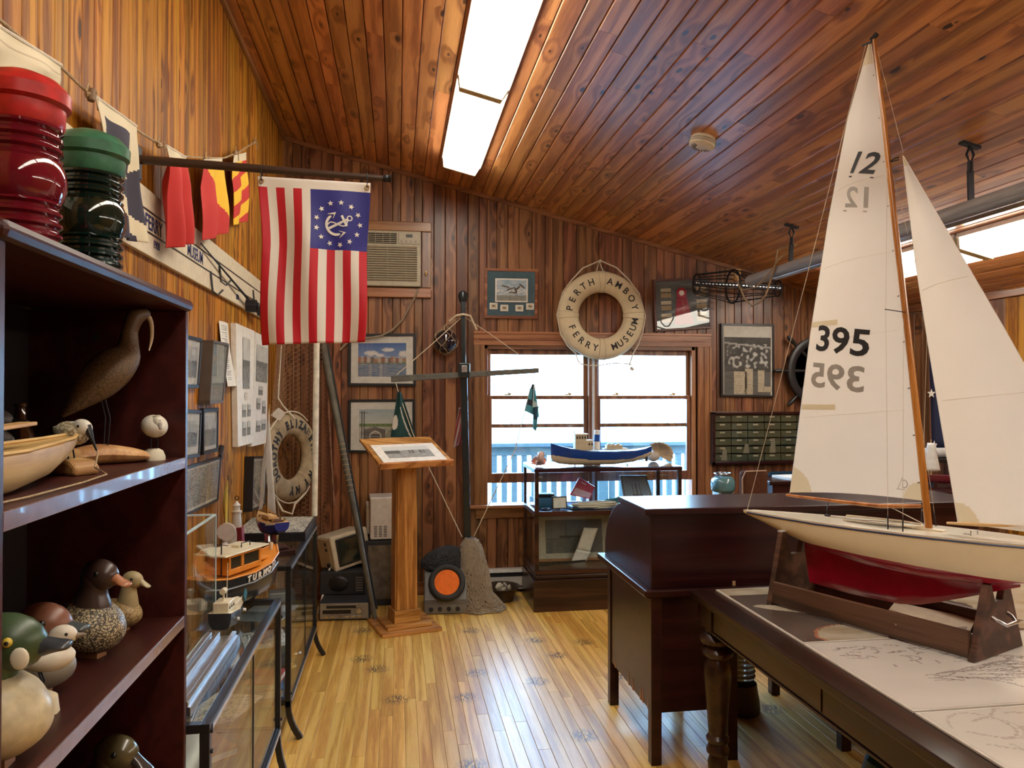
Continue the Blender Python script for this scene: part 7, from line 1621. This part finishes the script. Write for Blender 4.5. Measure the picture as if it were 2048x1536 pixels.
db('hutch_back', (X0, Y0 - .004, .735), (X1, Y0 + .014, 1.045))
def cheek(m, xa):
    prof_ = [(Y0 + .014, .735), (Y1 + .05, .735), (Y1 + .045, .80), (Y1 + .02, .87), (Y1 - .03, .93), (Y1 - .10, .985), (Y1 - .18, 1.02), (Y1 - .26, 1.04), (Y0 + .014, 1.045)]
    m.prism([(xa, y, z) for y, z in prof_], (.022, 0, 0))
for xa in (X0, X1 - .022): one('hutch_side', lambda m: cheek(m, xa), MG, parent=dk, world=True, bevel=.003)
prof_ = [(Y1 + .035, .80), (Y1 + .01, .865), (Y1 - .04, .925), (Y1 - .105, .975), (Y1 - .18, 1.01), (Y1 - .26, 1.03)]
for i in range(14):
    q_ = i / 14 * (len(prof_) - 1); k = int(q_); f_ = q_ - k; y_ = prof_[k][0] * (1 - f_) + prof_[min(k + 1, 5)][0] * f_; z_ = prof_[k][1] * (1 - f_) + prof_[min(k + 1, 5)][1] * f_
    one('tambour_slat', lambda m: m.box(((X0 + X1) / 2, y_, z_), (X1 - X0 - .05, .020, .020)), MG, parent=dk, world=True, bevel=.004)
db('top_board', (X0 - .035, Y0 - .035, 1.045), (X1 + .035, Y0 + .36, 1.072), .004)
db('top_moulding', (X0 - .012, Y0 - .012, 1.033), (X1 + .012, Y0 + .34, 1.045), .002)
SPL = plain('raw_split', (.42, .22, .11, 1), .8)
for y_, h_ in ((Y0 + .06, .06), (Y0 + .13, .07), (Y0 + .16, .05), (Y0 + .27, .05), (Y0 + .33, .06), (Y0 + .55, .03)):
    one('split', lambda m: m.prism([(X0 + .004, y_ - .008, .214), (X0 + .004, y_ + .008, .214), (X0 + .004, y_ + .002, .214 + h_)], (.003, 0, 0)), SPL, parent=dk, world=True)
one('paper_scrap', lambda m: m.bb((1.40, Y0 - .006, .736), (1.414, Y0 - .004, .756)), plain('tan_scrap', (.4, .25, .12, 1), .8), parent=dk, world=True)

# lantern on the floor beneath
f_ = onZ(1493, 1432, 0)
t = thing('floor_lantern', 'brass-based ship lantern with clear ribbed lens standing on the floor under the desk', 'lantern', (f_.x, f_.y + .06, 0))
DB = plain('dark_bronze', (.04, .025, .018, 1), .4, metal=.4, bump=.3)
one('base', lambda m: m.lathe([(0, 0), (.088, 0), (.09, .02), (.086, .07), (.080, .10), (.075, .14), (.05, .16), (0, .16)], seg=28), DB, parent=t, smooth=True)
prof_ = [(.05, .16)] + [(.066 + (.004 if i % 2 else -.002), .165 + i * .012) for i in range(11)] + [(.06, .30), (.066, .33), (.066, .40), (.05, .42)]
one('lens', lambda m: m.lathe(prof_, seg=30), plain('frosted_lens', (.45, .46, .42, 1), .15, trans=.3), parent=t, smooth=True)
one('lid', lambda m: m.lathe([(.06, .41), (.085, .415), (.085, .45), (.05, .49), (0, .5)], seg=28), DB, parent=t, smooth=True)
one('ring', lambda m: (m.torus((.095, 0, .30), .018, .003, Matrix.Rotation(pi / 2, 3, 'X'), 18, 6), m.box((.075, 0, .28), (.02, .012, .10))), M['iron'], parent=t)
# dark teal tub below the table
f_ = onZ(1790, 1600, 0); t = thing('tub', 'dark teal rounded tub on the floor under the near part of the table', 'tub', (1.60, 2.10, 0))
pt_ = onP(1785, 1512, (1.62, 2.10, 0), (0, 1, 0)); t.location.x = pt_.x
zz = pt_.z
one('drum', lambda m: m.lathe([(0, 0), (.07, 0), (.08, .01), (.085, zz - .05), (.075, zz - .015), (.05, zz), (0, zz + .004)], seg=32), plain('dark_teal', (.012, .05, .06, 1), .35), parent=t, smooth=True)
one('rim_band', lambda m: m.torus((0, 0, .03), .084, .004, None, 32, 6), M['black'], parent=t)

# ================================================================== CHART TABLE
TX0, TX1, TY0, TY1, TZ = 1.165, 2.75, .95, 2.925, .757
TW_ = M['table_wood']
tbn = thing('chart_table', 'long dark table with turned legs covered with charts, carrying the model yacht', 'table', ((TX0 + TX1) / 2, (TY0 + TY1) / 2, 0))
one('top', lambda m: m.bb((TX0, TY0, TZ - .028), (TX1, TY1, TZ)), TW_, parent=tbn, world=True, bevel=.004)
for lo, hi in (((TX0 + .02, TY0 + .03, TZ - .115), (TX0 + .042, TY1 - .03, TZ - .028)), ((TX1 - .05, TY0 + .03, TZ - .115), (TX1 - .025, TY1 - .03, TZ - .028)), ((TX0 + .042, TY1 - .055, TZ - .115), (TX1 - .05, TY1 - .03, TZ - .028)), ((TX0 + .042, TY0 + .03, TZ - .115), (TX1 - .05, TY0 + .055, TZ - .028))):
    one('apron', lambda m: m.bb(lo, hi), TW_, parent=tbn, world=True, bevel=.002)
for ya, yb_ in ((1.2, 1.985), (2.0, 2.72)): dd = one('drawer_front', lambda m: m.bb((TX0 + .0165, ya, TZ - .108), (TX0 + .0195, yb_, TZ - .036)), TW_, parent=tbn, world=True, bevel=.001)
one('edge_moulding', lambda m: (m.bb((TX0 + .01, TY0, TZ - .036), (TX0 + .03, TY1 - .01, TZ - .028)), m.bb((TX0 + .014, TY0 + .03, TZ - .121), (TX0 + .042, TY1 - .03, TZ - .115))), TW_, parent=tbn, world=True)
prof_ = [(.0, 0), (.022, 0), (.026, .012), (.020, .03), (.030, .06), (.036, .10), (.038, .13), (.030, .155), (.042, .165), (.044, .178), (.038, .19), (.034, .20), (.042, .212), (.044, .222), (.034, .235), (.036, .26), (.046, .38), (.052, .46), (.050, .50), (.038, .525), (.058, .540), (.062, .555), (.054, .568), (.046, .575), (.066, .590), (.068, .605), (.058, .618), (.044, .626), (.048, .636), (.048, .642)]
for lx, ly in ((1.225, 2.80), (TX1 - .09, 2.80), (1.225, 1.06), (TX1 - .09, 1.06)):
    m = MB(); m.lathe(prof_, (lx, ly, 0), seg=32); m.build('leg', TW_, tbn, world=True, smooth=True)
    one('leg_block', lambda m: m.bb((lx - .048, ly - .048, .642), (lx + .048, ly + .048, TZ - .028)), TW_, parent=tbn, world=True, bevel=.003)

# charts under clear acrylic
CH = [(2.240, 2.900), (1.722, 2.232), (1.0, 1.714)]
cx0, cx1 = 1.262, 2.60
def c1(a, b):
    # dark water with two pale tan land shapes
    x, y = a, b
    n1 = fb(x * 3 + 1, y * 3, 2) * .16
    land1 = ((x - .16) / .13) ** 2 + ((y - .50 - (x - .16) * .9) / .07) ** 2 + n1 * 3 < 1
    land2 = ((x - .21) / .16) ** 2 + ((y - .93) / .17) ** 2 + n1 * 2.5 < 1
    land3 = y < .10 + n1 * .5 or x > .62 + n1
    d = 1 if (land1 or land2 or land3) else 0
    if d: return mix((.38, .30, .20), (.52, .46, .36), .5 + fb(x * 9, y * 9, 4))
    if abs(((x - .21) / .165) ** 2 + ((y - .93) / .18) ** 2 + n1 * 2.5 - 1) < .06: return (.40, .17, .10)
    return mix((.085, .062, .050), (.13, .10, .085), .5 + fb(x * 5, y * 5, 8))
def strokes(seed, n, shape, NX=230, NY=110):
    rr = random.Random(seed); cells = {}
    for k in range(n):
        a, b, th, ln_, cv = shape(rr, k)
        for q in range(int(ln_ * 500)):
            a += cos(th) / 500; b += sin(th) / 250; th += cv * .02 + rr.uniform(-.05, .05)
            cells[(int(a * NX), int(b * NY))] = rr.uniform(.45, 1)
    return cells
def sh2(rr, k):
    if k < 120: t = rr.random(); return (.13 + .8 * t, .62 - .22 * t + rr.uniform(-.13, .13) * (1 - abs(t - .45)), rr.uniform(-.35, .25), rr.uniform(.05, .22), rr.uniform(-.6, .6))
    return (rr.uniform(.03, .42), rr.uniform(.06, .42), rr.choice((0, 0, 1.5, .4)), rr.uniform(.015, .05), rr.uniform(-6, 6))
def sh3(rr, k): return (rr.uniform(.02, .9), rr.uniform(.05, .95), rr.uniform(-1, 1.2), rr.uniform(.03, .25), rr.uniform(-3, 3))
S2, S3 = strokes(4, 175, sh2), strokes(9, 120, sh3)
def c2(a, b):
    v = .62 + .06 * fb(a * 3, b * 3, 5); return mix((v, v * .95, v * .88), (.14, .11, .10), .8 * S2.get((int(a * 230), int(b * 110)), 0))
def c3(a, b):
    v = .60 + .05 * fb(a * 3, b * 3, 15)
    if ((a - .28) / .06) ** 2 + ((b - .5) / .08) ** 2 + 2 * fb(a * 9, b * 9) < 1: return (.50, .36, .20)
    return mix((v, v * .95, v * .86), (.28, .24, .20), .55 * S3.get((int(a * 230), int(b * 110)), 0))
for (ya, yb_), fn_, lab in zip(CH, (c1, c2, c3), ('dark brown bay chart with tan shores under the yacht stand, far end of table', 'pale pencil-sketched chart in the middle of the table', 'faint cream chart with tan stains at the near end of the table')):
    t = thing('chart', lab, 'chart', ((cx0 + cx1) / 2, (ya + yb_) / 2, TZ))
    one('board', lambda m: m.bb((cx0, ya, TZ), (cx1, yb_, TZ + .006)), plain('acrylic_edge', (.62, .58, .52, 1), .3), parent=t, world=True, bevel=.001)
    m = MB(); m.grid(lambda a, b: Vector((cx0 + .008 + a * (cx1 - cx0 - .016), yb_ - .007 - b * (yb_ - ya - .014), TZ + .0065)), 230, 110, cfn=fn_); m.build('print', attr_mat('chart_print', .22, coat=.4), t, world=True, norm=False)
TT = TZ + .007

# ================================================================== THE MODEL YACHT AND ITS STAND
PS = Vector((1.494, 2.73, 0)); DV = Vector((.402, -.916, 0)).normalized(); NV = Vector((DV.y, -DV.x, 0)) * -1
if NV.x < 0: NV = -NV
ang_y = atan2(DV.y, DV.x)
LM = Matrix.Translation((PS.x, PS.y, 0)) @ Matrix.Rotation(ang_y, 4, 'Z')      # local x = towards bow, y = to port
LI = LM.inverted()
def cp(u, v, off=0): # pixel -> local point on the yacht's centre plane
    p_ = onP(u, v, PS + NV * off, NV); return LI @ p_
st = thing('yacht_stand', 'brown wooden cradle with notched ends and a chrome handle holding the model yacht', 'stand', (PS.x, PS.y, TT), ang_y)
st_M = Matrix.Translation((0, 0, -TT))
W2 = .146
# ends
sl = .72
far_w, near_w = .11, .146
def endframe(xc, wb, top_w, h, vdip, thick, lean):
    m = MB(); P_ = [(xc, -wb, 0), (xc, -wb * .86, .0), (xc, -wb * .80, .0)]
    pts_ = [(xc, -wb, 0), (xc + lean, -top_w, h), (xc + lean, -top_w + .02, h), (xc + lean * .6, -top_w * .35, h - vdip), (xc + lean * .6, top_w * .35, h - vdip), (xc + lean, top_w - .02, h), (xc + lean, top_w, h), (xc, wb, 0)]
    m.prism(pts_, (thick, 0, 0)); return m
o = endframe(-.0, W2, .078, .262, .085, .022, 0).build('end_board', M['stand_wood'], st, bevel=.003)
o = endframe(sl, W2, .062, .215, .055, .022, 0).build('end_board', M['stand_wood'], st, bevel=.003)
for s in (-1, 1): one('side_rail', lambda m: m.bb((.022, s * W2 * .88 - .009, .006), (sl, s * W2 * .88 + .009, .085)), M['stand_wood'], parent=st, bevel=.002)
one('felt_pad', lambda m: m.box((.011, -.068, .264), (.024, .022, .004)), plain('white_felt', (.5, .48, .45, 1), .9), parent=st)
one('handle', lambda m: m.tube([(sl + .022, -.045, .118), (sl + .035, -.045, .112), (sl + .055, -.03, .10), (sl + .055, .03, .10), (sl + .035, .045, .112), (sl + .022, .045, .118)], .0055, 10), M['steel'], parent=st, smooth=True)
one('handle', lambda m: m.tube([(-.0, -.045, .135), (-.013, -.045, .13), (-.033, -.03, .118), (-.033, .03, .118), (-.013, .045, .13), (-.0, .045, .135)], .0055, 10), M['steel'], parent=st, smooth=True)
for x_, y_ in ((.25, .02), (.5, .05)): one('screw', lambda m: m.cyl((x_, -W2 * .88 - .009, y_), (x_, -W2 * .88 - .0105, y_), .003, seg=8), M['steel'], parent=st)
t = thing('folder', 'tan paper folder lying inside the yacht stand under the keel', 'folder', (0, 0, 0)); t.location = LM @ Vector((.52, .02, TT)); t.rotation_euler = (0, 0, ang_y + R(20))
FM = plain('tan_folder', (.36, .27, .18, 1), .7)
one('cover', lambda m: (m.box((0, 0, .052), (.24, .17, .003), (.05, .06, 0))), FM, parent=t); one('stack', lambda m: m.box((0, .0, .0235), (.22, .16, .046)), plain('brown_book', (.14, .09, .06, 1), .7), parent=t, bevel=.003)

ya = thing('model_yacht', 'large cream and red model racing yacht with tall white sails numbered 395', 'model boat', (PS.x, PS.y, TT), ang_y)
ZO = -TT
BOW = 1.06; STERN = cp(1490, 1018).x
def sheer(x):   # deck edge height in world z
    q_ = (x - STERN) / (BOW - STERN); return 1.074 + .052 * q_
wid = [(0, .010), (.06, .030), (.15, .060), (.3, .098), (.45, .115), (.6, .116), (.75, .095), (.88, .055), (.96, .022), (1, .003)]
kel = [(0, 1.060), (.06, 1.045), (.15, 1.018), (.3, .978), (.45, .960), (.6, .958), (.75, .975), (.88, 1.012), (.96, 1.06), (1, 1.10)]
STN = []
for (q_, b_), (_, k_) in zip(wid, kel):
    x_ = STERN + q_ * (BOW - STERN); STN.append((x_, b_, sheer(x_) + ZO, k_ + ZO, .62))
STN = dens(STN, 3)
CRH = plain('yacht_cream', (.80, .69, .46, 1), .22, coat=.5, var=.01); REDK = plain('yacht_red', (.34, .008, .025, 1), .2, coat=.6); BLL = plain('blue_line', (.02, .04, .13, 1), .3)
m = MB(); hull_mesh(m, STN, 20, deck_mi=3, wlz=1.003 + ZO)
m.build('hull', [CRH, REDK, BLL, plain('yacht_deck', (.66, .60, .46, 1), .3, coat=.3, var=.01)], ya, smooth=True)
for s in (-1, 1): 
    one('sheer_line', lambda m: m.tube([(x_, s * (b_ * .997 + .0006), z_ - .008) for x_, b_, z_, k_, p_ in STN[1:-1]], .003, 6), BLL, parent=ya)
    one('rubbing_strake', lambda m: m.tube([(x_, s * (b_ - .001), z_) for x_, b_, z_, k_, p_ in STN[1:-1]], .0018, 5), M['white'], parent=ya)
# keel fin with skeg
kp = [(.04, .985), (.16, .97), (.34, .955), (.52, .952), (.70, .965), (.64, .90), (.54, .835), (.44, .805), (.30, .812), (.18, .845), (.13, .87), (.115, .91), (.10, .955)]
m = MB(); n = len(kp); side = []
def kthick(x_, z_): return .003 + .050 * max(0, min(1, (z_ - .80) / .17)) ** 1.6 + .017 * max(0, 1 - abs(x_ - .4) / .32)
nx, nz_ = 40, 14
def keelz(x_, b_): # bottom profile
    prof = [(.062, .95), (.066, .87), (.075, .842), (.25, .836), (.43, .842), (.50, .856), (.565, .880), (.65, .915), (.73, .950), (.80, .978)]
    for i in range(len(prof) - 1):
        if prof[i][0] <= x_ <= prof[i + 1][0]:
            f_ = (x_ - prof[i][0]) / (prof[i + 1][0] - prof[i][0]); zb = prof[i][1] * (1 - f_) + prof[i + 1][1] * f_; return zb + (.992 - zb) * b_
    return .992
for s in (-1, 1):
    m.grid(lambda a, b: Vector((.062 + .738 * a, s * ((.004 + .052 * b ** 1.8 + .016 * sin(pi * min(1, a * 1.1)) * (1 - b) * min(1, b * 5)) * min(1, a * 8 + .08) * min(1, (1 - a) * 6 + .05) if b > 0 else .0), keelz(.062 + .738 * a, b) + ZO)), nx, nz_)
bmesh.ops.remove_doubles(m.bm, verts=m.bm.verts, dist=.0004)
m.build('keel', REDK, ya, smooth=True)
# mast, boom, sails
mb_, mt_ = cp(1858, 1058), cp(1748, 74)
def mastp(f_): return Vector((mb_.x + (mt_.x - mb_.x) * f_ - .0 * sin(pi * f_), 0, mb_.z + (mt_.z - mb_.z) * f_ + ZO))
m = MB(); ms = [cp(u, v) for u, v in ((1858, 1060), (1838, 870), (1815, 660), (1789, 440), (1768, 240), (1748, 76))]
ms = [Vector((p_.x, 0, p_.z + ZO)) for p_ in ms]; ms[0].z = sheer(ms[0].x) + ZO - .002
m.tube(ms, [.0115, .0115, .0105, .0095, .008, .006], 12); mast = m.build('mast', M['spar'], ya, smooth=True)
one('masthead_fitting', lambda m: (m.cyl(ms[-1] + Vector((-.01, 0, -.004)), ms[-1] + Vector((.012, 0, .01)), .009, seg=10), m.box(ms[-1] + Vector((-.025, 0, -.01)), (.04, .004, .006))), M['iron'], parent=mast)
def mastat(z_):
    for i in range(5):
        if ms[i].z <= z_ <= ms[i + 1].z: return ms[i].lerp(ms[i + 1], (z_ - ms[i].z) / (ms[i + 1].z - ms[i].z))
    return ms[-1] if z_ > ms[-1].z else ms[0]
L3 = lambda u, v, y_=0: Vector((cp(u, v).x, y_, cp(u, v).z + ZO))
bo0, bo1 = L3(1852, 1012), L3(1573, 990)
one('main_boom', lambda m: m.tube([bo0, L3(1760, 1012), L3(1680, 1003), bo1], [.007, .008, .007, .005], 10), M['spar'], parent=ya, smooth=True)
one('gooseneck', lambda m: m.box(bo0 + Vector((-.004, 0, 0)), (.016, .012, .02)), M['iron'], parent=ya)
hd, tk, cw = L3(1742, 88), L3(1844, 1001), L3(1580, 985)
lf = [L3(u, v) for u, v in ((1742, 88), (1765, 240), (1785, 440), (1809, 660), (1831, 870), (1844, 1001))]
le_ = [L3(u, v) for u, v in ((1737, 90), (1695, 240), (1657, 440), (1622, 660), (1595, 870), (1580, 985))]
def poly(P_, f_):
    d = [0]
    for i in range(len(P_) - 1): d.append(d[-1] + (P_[i + 1] - P_[i]).length)
    t_ = f_ * d[-1]
    for i in range(len(P_) - 1):
        if t_ <= d[i + 1] + 1e-9: return P_[i].lerp(P_[i + 1], (t_ - d[i]) / (d[i + 1] - d[i]))
    return P_[-1]
def main(a, b): # a: luff->leech, b: head->foot
    p_ = poly(lf, b).lerp(poly(le_, b), a); p_.y += -.040 * sin(pi * a) * sin(pi * min(1, b * .9 + .05)); p_.z += (-.010 * sin(pi * a)) * (b > .9) * (b - .9) * 10 * -1; return p_
SM = [M['sailcloth'], cloth_mat('sail_patch', (.76, .69, .50, 1), .6, sheer=.25)]
def mpatch(a, b):
    p_ = main(a, b)
    return 1 if ((p_ - cw).length < .10 or (p_ - tk).length < .06 or b < .045) else 0
m = MB(); m.grid(main, 110, 260, mfn=mpatch); ms_ = m.build('mainsail', SM, ya, norm=False, smooth=True)
FL = plain('foam_seam', (.80, .76, .64, 1), .6)
for b_ in (.30, .47, .64, .81): one('seam', lambda m: m.tube([main(a / 20, b_ + .012 * (a / 20)) + Vector((0, -.0006, 0)) for a in range(1, 20)], .0007, 4), FL, parent=ms_)
for b_, l_ in ((.60, .42), (.79, .42)): m = MB(); m.grid(lambda a, b: main(1 - a * l_ * .9, b_ + b * .012 + .004 * a) + Vector((0, -.0010, 0)), 12, 1); m.build('batten_pocket', SM[1], ms_, norm=False)
one('leech_line', lambda m: m.tube([main(1, i / 40) for i in range(41)], .0014, 5), M['white'], parent=ms_); one('luff_line', lambda m: m.tube([main(0, i / 40) for i in range(41)], .0014, 5), M['white'], parent=ms_)
# numbers
INK = plain('sail_ink', (.012, .012, .015, 1), .6); GHO = plain('sail_ghost', (.33, .31, .28, 1), .7)
def sailtext(txt, px0, px1, hpx, mirror, mat, under=False, shear=0, bold=.004):
    """write text whose lower-left / lower-right pixels are given; laid on the sail surface"""
    A_, B_ = L3(*px0), L3(*px1); ex = (B_ - A_); wd = ex.length; ex.normalize(); up_ = Vector((-ex.z, 0, ex.x)) if ex.x > 0 else Vector((ex.z, 0, -ex.x))
    if up_.z < 0: up_ = -up_
    hh = (L3(px0[0], px0[1] - hpx) - A_).length
    me = text_mesh(txt, 1.0, 0, bold, shear=shear); xs = [v.co.x for v in me.vertices]; ys_ = [v.co.y for v in me.vertices]; x0_, x1_, y0_, y1_ = min(xs), max(xs), min(ys_), max(ys_)
    bm_ = bmesh.new(); bm_.from_mesh(me); bpy.data.meshes.remove(me); bmesh.ops.triangulate(bm_, faces=bm_.faces); bmesh.ops.subdivide_edges(bm_, edges=bm_.edges, cuts=2, use_grid_fill=True)
    for v in bm_.verts:
        s_ = (v.co.x - x0_) / (x1_ - x0_); r_ = (v.co.y - y0_) / (y1_ - y0_)
        if mirror: s_ = 1 - s_
        p_ = A_ + ex * wd * s_ + up_ * hh * r_
        # find sail depth at this x,z
        b = (hd.z - p_.z) / (hd.z - tk.z); b = max(.01, min(.99, b)); Lp, Ep = poly(lf, b), poly(le_, b); a = (p_.x - Lp.x) / (Ep.x - Lp.x) if abs(Ep.x - Lp.x) > 1e-4 else .5; a = max(0, min(1, a))
        p_.y = -.040 * sin(pi * a) * sin(pi * min(1, b * .9 + .05)) - (.0016 if not mirror else .0012); v.co = p_
    me = bpy.data.meshes.new('q'); bm_.to_mesh(me); bm_.free(); m = MB(); m.bm.from_mesh(me); bpy.data.meshes.remove(me)
    o = m.build('lettering', mat, ms_, norm=False)
    if under:
        m = MB(); ww = .0045; off = up_ * -.010; z0_ = A_ + off; m._add([z0_ + Vector((0, -.020, 0)) + up_ * q_ * ww + ex * wd * f_ for q_, f_ in ((0, 0), (0, 1), (-1, 1), (-1, 0))], [(0, 1, 2, 3)])
        for v in m.bm.verts:
            b = (hd.z - v.co.z) / (hd.z - tk.z); Lp, Ep = poly(lf, b), poly(le_, b); a = (v.co.x - Lp.x) / (Ep.x - Lp.x); v.co.y = -.040 * sin(pi * a) * sin(pi * min(1, b * .9 + .05)) - .003
        m.build('underline', mat, ms_, norm=False)
sailtext('12', (1711, 349), (1756, 350), 42, False, INK, True, .18, .02)
sailtext('12', (1700, 417), (1746, 418), 40, True, GHO, True, .18, .02)
sailtext('395', (1636, 702), (1746, 716), 52, False, INK, bold=.022)
sailtext('395', (1624, 774), (1736, 787), 50, True, GHO, bold=.022)
# sailmaker's emblem: a little sail outline with a ring
m = MB(); e0_ = L3(1808, 968); 
def em(dx, dz): p_ = Vector((e0_.x + dx, 0, e0_.z + dz)); b = (hd.z - p_.z) / (hd.z - tk.z); Lp, Ep = poly(lf, b), poly(le_, b); a = max(0, min(1, (p_.x - Lp.x) / (Ep.x - Lp.x))); p_.y = -.040 * sin(pi * a) * sin(pi * min(1, b * .9 + .05)) - .002; return p_
m.tube([em(-.018, -.016), em(-.002, .022), em(-.002, -.012)], .0009, 4); m.tube([em(-.022, -.018), em(.006, -.018)], .0009, 4); m.tube([em(.003 + .011 * cos(q_), .001 + .013 * sin(q_)) for q_ in [i * .35 - 2 for i in range(13)]], .0013, 4); m.build('emblem', GHO, ms_)
# jib
jh = [L3(u, v) for u, v in ((1806, 315), (1830, 520), (1858, 700), (1888, 880), (1916, 1046))]
jl_t = L3(1809, 318); 
jb0, jb1 = L3(1895, 1043), None
jbz = L3(1905, 1050).z; jtip = Vector((BOW - .06, 0, jbz - .005))
l0, l1 = L3(1807, 312), None
fs_end = L3(2040, 718); dirf = (fs_end - l0).normalized(); tfoot = (l0.z - (jbz + .015)) / (-dirf.z); jtack = l0 + dirf * tfoot
luffJ = [l0, l0.lerp(jtack, .5) + Vector((.004, 0, .002)), jtack]
def jib(a, b): # a 0 = leech (left edge), 1 = luff
    p_ = poly(jh, b).lerp(poly(luffJ, b), a); p_.y += -.035 * sin(pi * a) * sin(pi * min(1, b * .9 + .05)); return p_
def jp(a, b): p_ = jib(a, b); return 1 if ((p_ - jh[-1]).length < .065 or b < .03 or (p_ - jtack).length < .06) else 0
m = MB(); m.grid(jib, 90, 170, mfn=jp); jb_ = m.build('jib', SM, ya, norm=False, smooth=True)
one('leech_line', lambda m: m.tube([jib(0, i / 30) for i in range(31)], .0013, 5), M['white'], parent=jb_); one('luff_line', lambda m: m.tube([jib(1, i / 30) for i in range(31)], .0013, 5), M['white'], parent=jb_)
for b_ in (.38, .68): one('seam', lambda m: m.tube([jib(a / 16, b_ - .02 * a / 16) + Vector((0, -.0008, 0)) for a in range(1, 16)], .0008, 4), FL, parent=jb_)
one('jib_boom', lambda m: m.tube([L3(1894, 1046), L3(1960, 1049), L3(2048, 1052), Vector((jtack.x - .01, 0, jtack.z - .02))], [.004, .0065, .0065, .004], 10), M['spar_pale'], parent=ya, smooth=True)
deckz = lambda x_: sheer(x_) + ZO
def ln(name, A_, B_, r_=.0007): return one(name, lambda m: m.cyl(A_, B_, r_, seg=5), M['thread'], parent=ya)
ln('forestay', l0 + Vector((-.004, 0, .006)), Vector((BOW - .03, 0, deckz(BOW - .03))), .0009)
ln('topmast_stay', ms[-1], l0 + Vector((.0, 0, .01))); ln('topmast_stay', l0, Vector((BOW - .01, 0, deckz(BOW - .01))))
ln('backstay', ms[-1] + Vector((-.03, 0, -.01)), Vector((STERN + .012, 0, deckz(STERN))), .0011)
zsp = L3(1800, 625).z; sp_c = mastat(zsp)
one('spreader', lambda m: m.cyl(sp_c + Vector((-.02, -.085, .006)), sp_c + Vector((.03, .07, -.01)), .0016, seg=6), M['black'], parent=ya)
zj = L3(1788, 322).z; jc = mastat(zj); one('jumper_strut', lambda m: (m.tube([jc, jc + Vector((.03, -.012, .004)), jc + Vector((.045, -.014, .004))], .0022, 6), m.tube([jc, jc + Vector((.03, .012, .004))], .0022, 6)), M['iron'], parent=ya)
mx = ms[0].x
for dx_, s in ((-.05, -1), (-.0, -1), (-.05, 1), (.0, 1)):
    ch = Vector((mx + dx_ - .03, s * .098, deckz(mx))); top_ = mastat(ms[0].z + (1.15 if dx_ else .75)); spt = sp_c + Vector((-.02 if s < 0 else .03, s * .08, 0))
    one('shroud', lambda m: m.tube([ch, spt, mastat(zsp + .55)] if dx_ else [ch, mastat(zsp + .05)], .0007, 4), M['thread'], parent=ya)
    one('turnbuckle', lambda m: m.cyl(ch, ch + ((spt if dx_ else mastat(zsp)) - ch).normalized() * .045, .0022, seg=6), M['black'], parent=ya)
for zz_ in [ms[0].z + k * .155 for k in range(1, 11)]: c_ = mastat(zz_); one('mast_hank', lambda m: m.tube([c_ + Vector((-.012, -.006, .0)), c_ + Vector((-.018, -.004, -.003)), c_ + Vector((-.010, .004, 0))], .0013, 5), M['iron'], parent=mast)
# deck fittings
one('hatch_coaming', lambda m: m.tube([(mx - .30 + .0, -.008, deckz(mx - .3) + .006), (mx - .2, -.034, deckz(mx - .2) + .009), (mx - .1, -.04, deckz(mx) + .009), (mx - .04, -.03, deckz(mx) + .009), (mx - .02, 0, deckz(mx) + .009), (mx - .04, .03, deckz(mx) + .009), (mx - .12, .04, deckz(mx) + .009), (mx - .3, .008, deckz(mx) + .006)], .004, 8, closed=True), M['cream'], parent=ya, smooth=True)
one('hatch_cover', lambda m: m.prism([(mx - .30, 0, deckz(mx - .3) + .004), (mx - .2, -.034, deckz(mx - .2) + .005), (mx - .1, -.04, deckz(mx) + .005), (mx - .02, 0, deckz(mx) + .005), (mx - .1, .04, deckz(mx) + .005), (mx - .2, .034, deckz(mx - .2) + .005)], (0, 0, .003)), plain('smoke_hatch', (.50, .52, .48, 1), .12, coat=.6), parent=ya)
one('mast_step', lambda m: m.box((mx + .0, 0, deckz(mx) + .003), (.10, .03, .008)), M['cream'], parent=ya, bevel=.002)
one('sheet_track', lambda m: m.cyl((mx - .34, -.03, deckz(mx - .3) + .012), (mx - .06, -.06, deckz(mx) + .010), .0018, seg=6), M['steel'], parent=ya)
hx_ = cp(1655, 1030).x
one('mainsheet', lambda m: (m.tube([L3(1657, 1005), L3(1654, 1018), L3(1655, 1030)], .0013, 5), m.box(L3(1655, 1031) + Vector((0, 0, .0)), (.02, .008, .006))), M['iron'], parent=ya)
one('boom_vang', lambda m: m.cyl(L3(1775, 1011), Vector((mx - .01, 0, deckz(mx) + .015)), .0016, seg=5), M['rope_w'], parent=ya)
one('jib_traveller', lambda m: (m.tube([(mx + .14, -.02, deckz(mx + .14)), (mx + .14, -.02, deckz(mx) + .02), (mx + .14, .02, deckz(mx) + .02), (mx + .14, .02, deckz(mx))], .0018, 6), m.box((mx + .12, 0, deckz(mx) + .004), (.02, .01, .008))), M['steel'], parent=ya)
one('tack_lashing', lambda m: (m.cyl(cw, bo1 + Vector((.004, 0, 0)), .0012, seg=5), m.cyl(tk, bo0 + Vector((0, 0, .01)), .0012, seg=5), m.cyl(jh[-1], L3(1896, 1044), .0012, seg=5)), M['rope_w'], parent=ya)
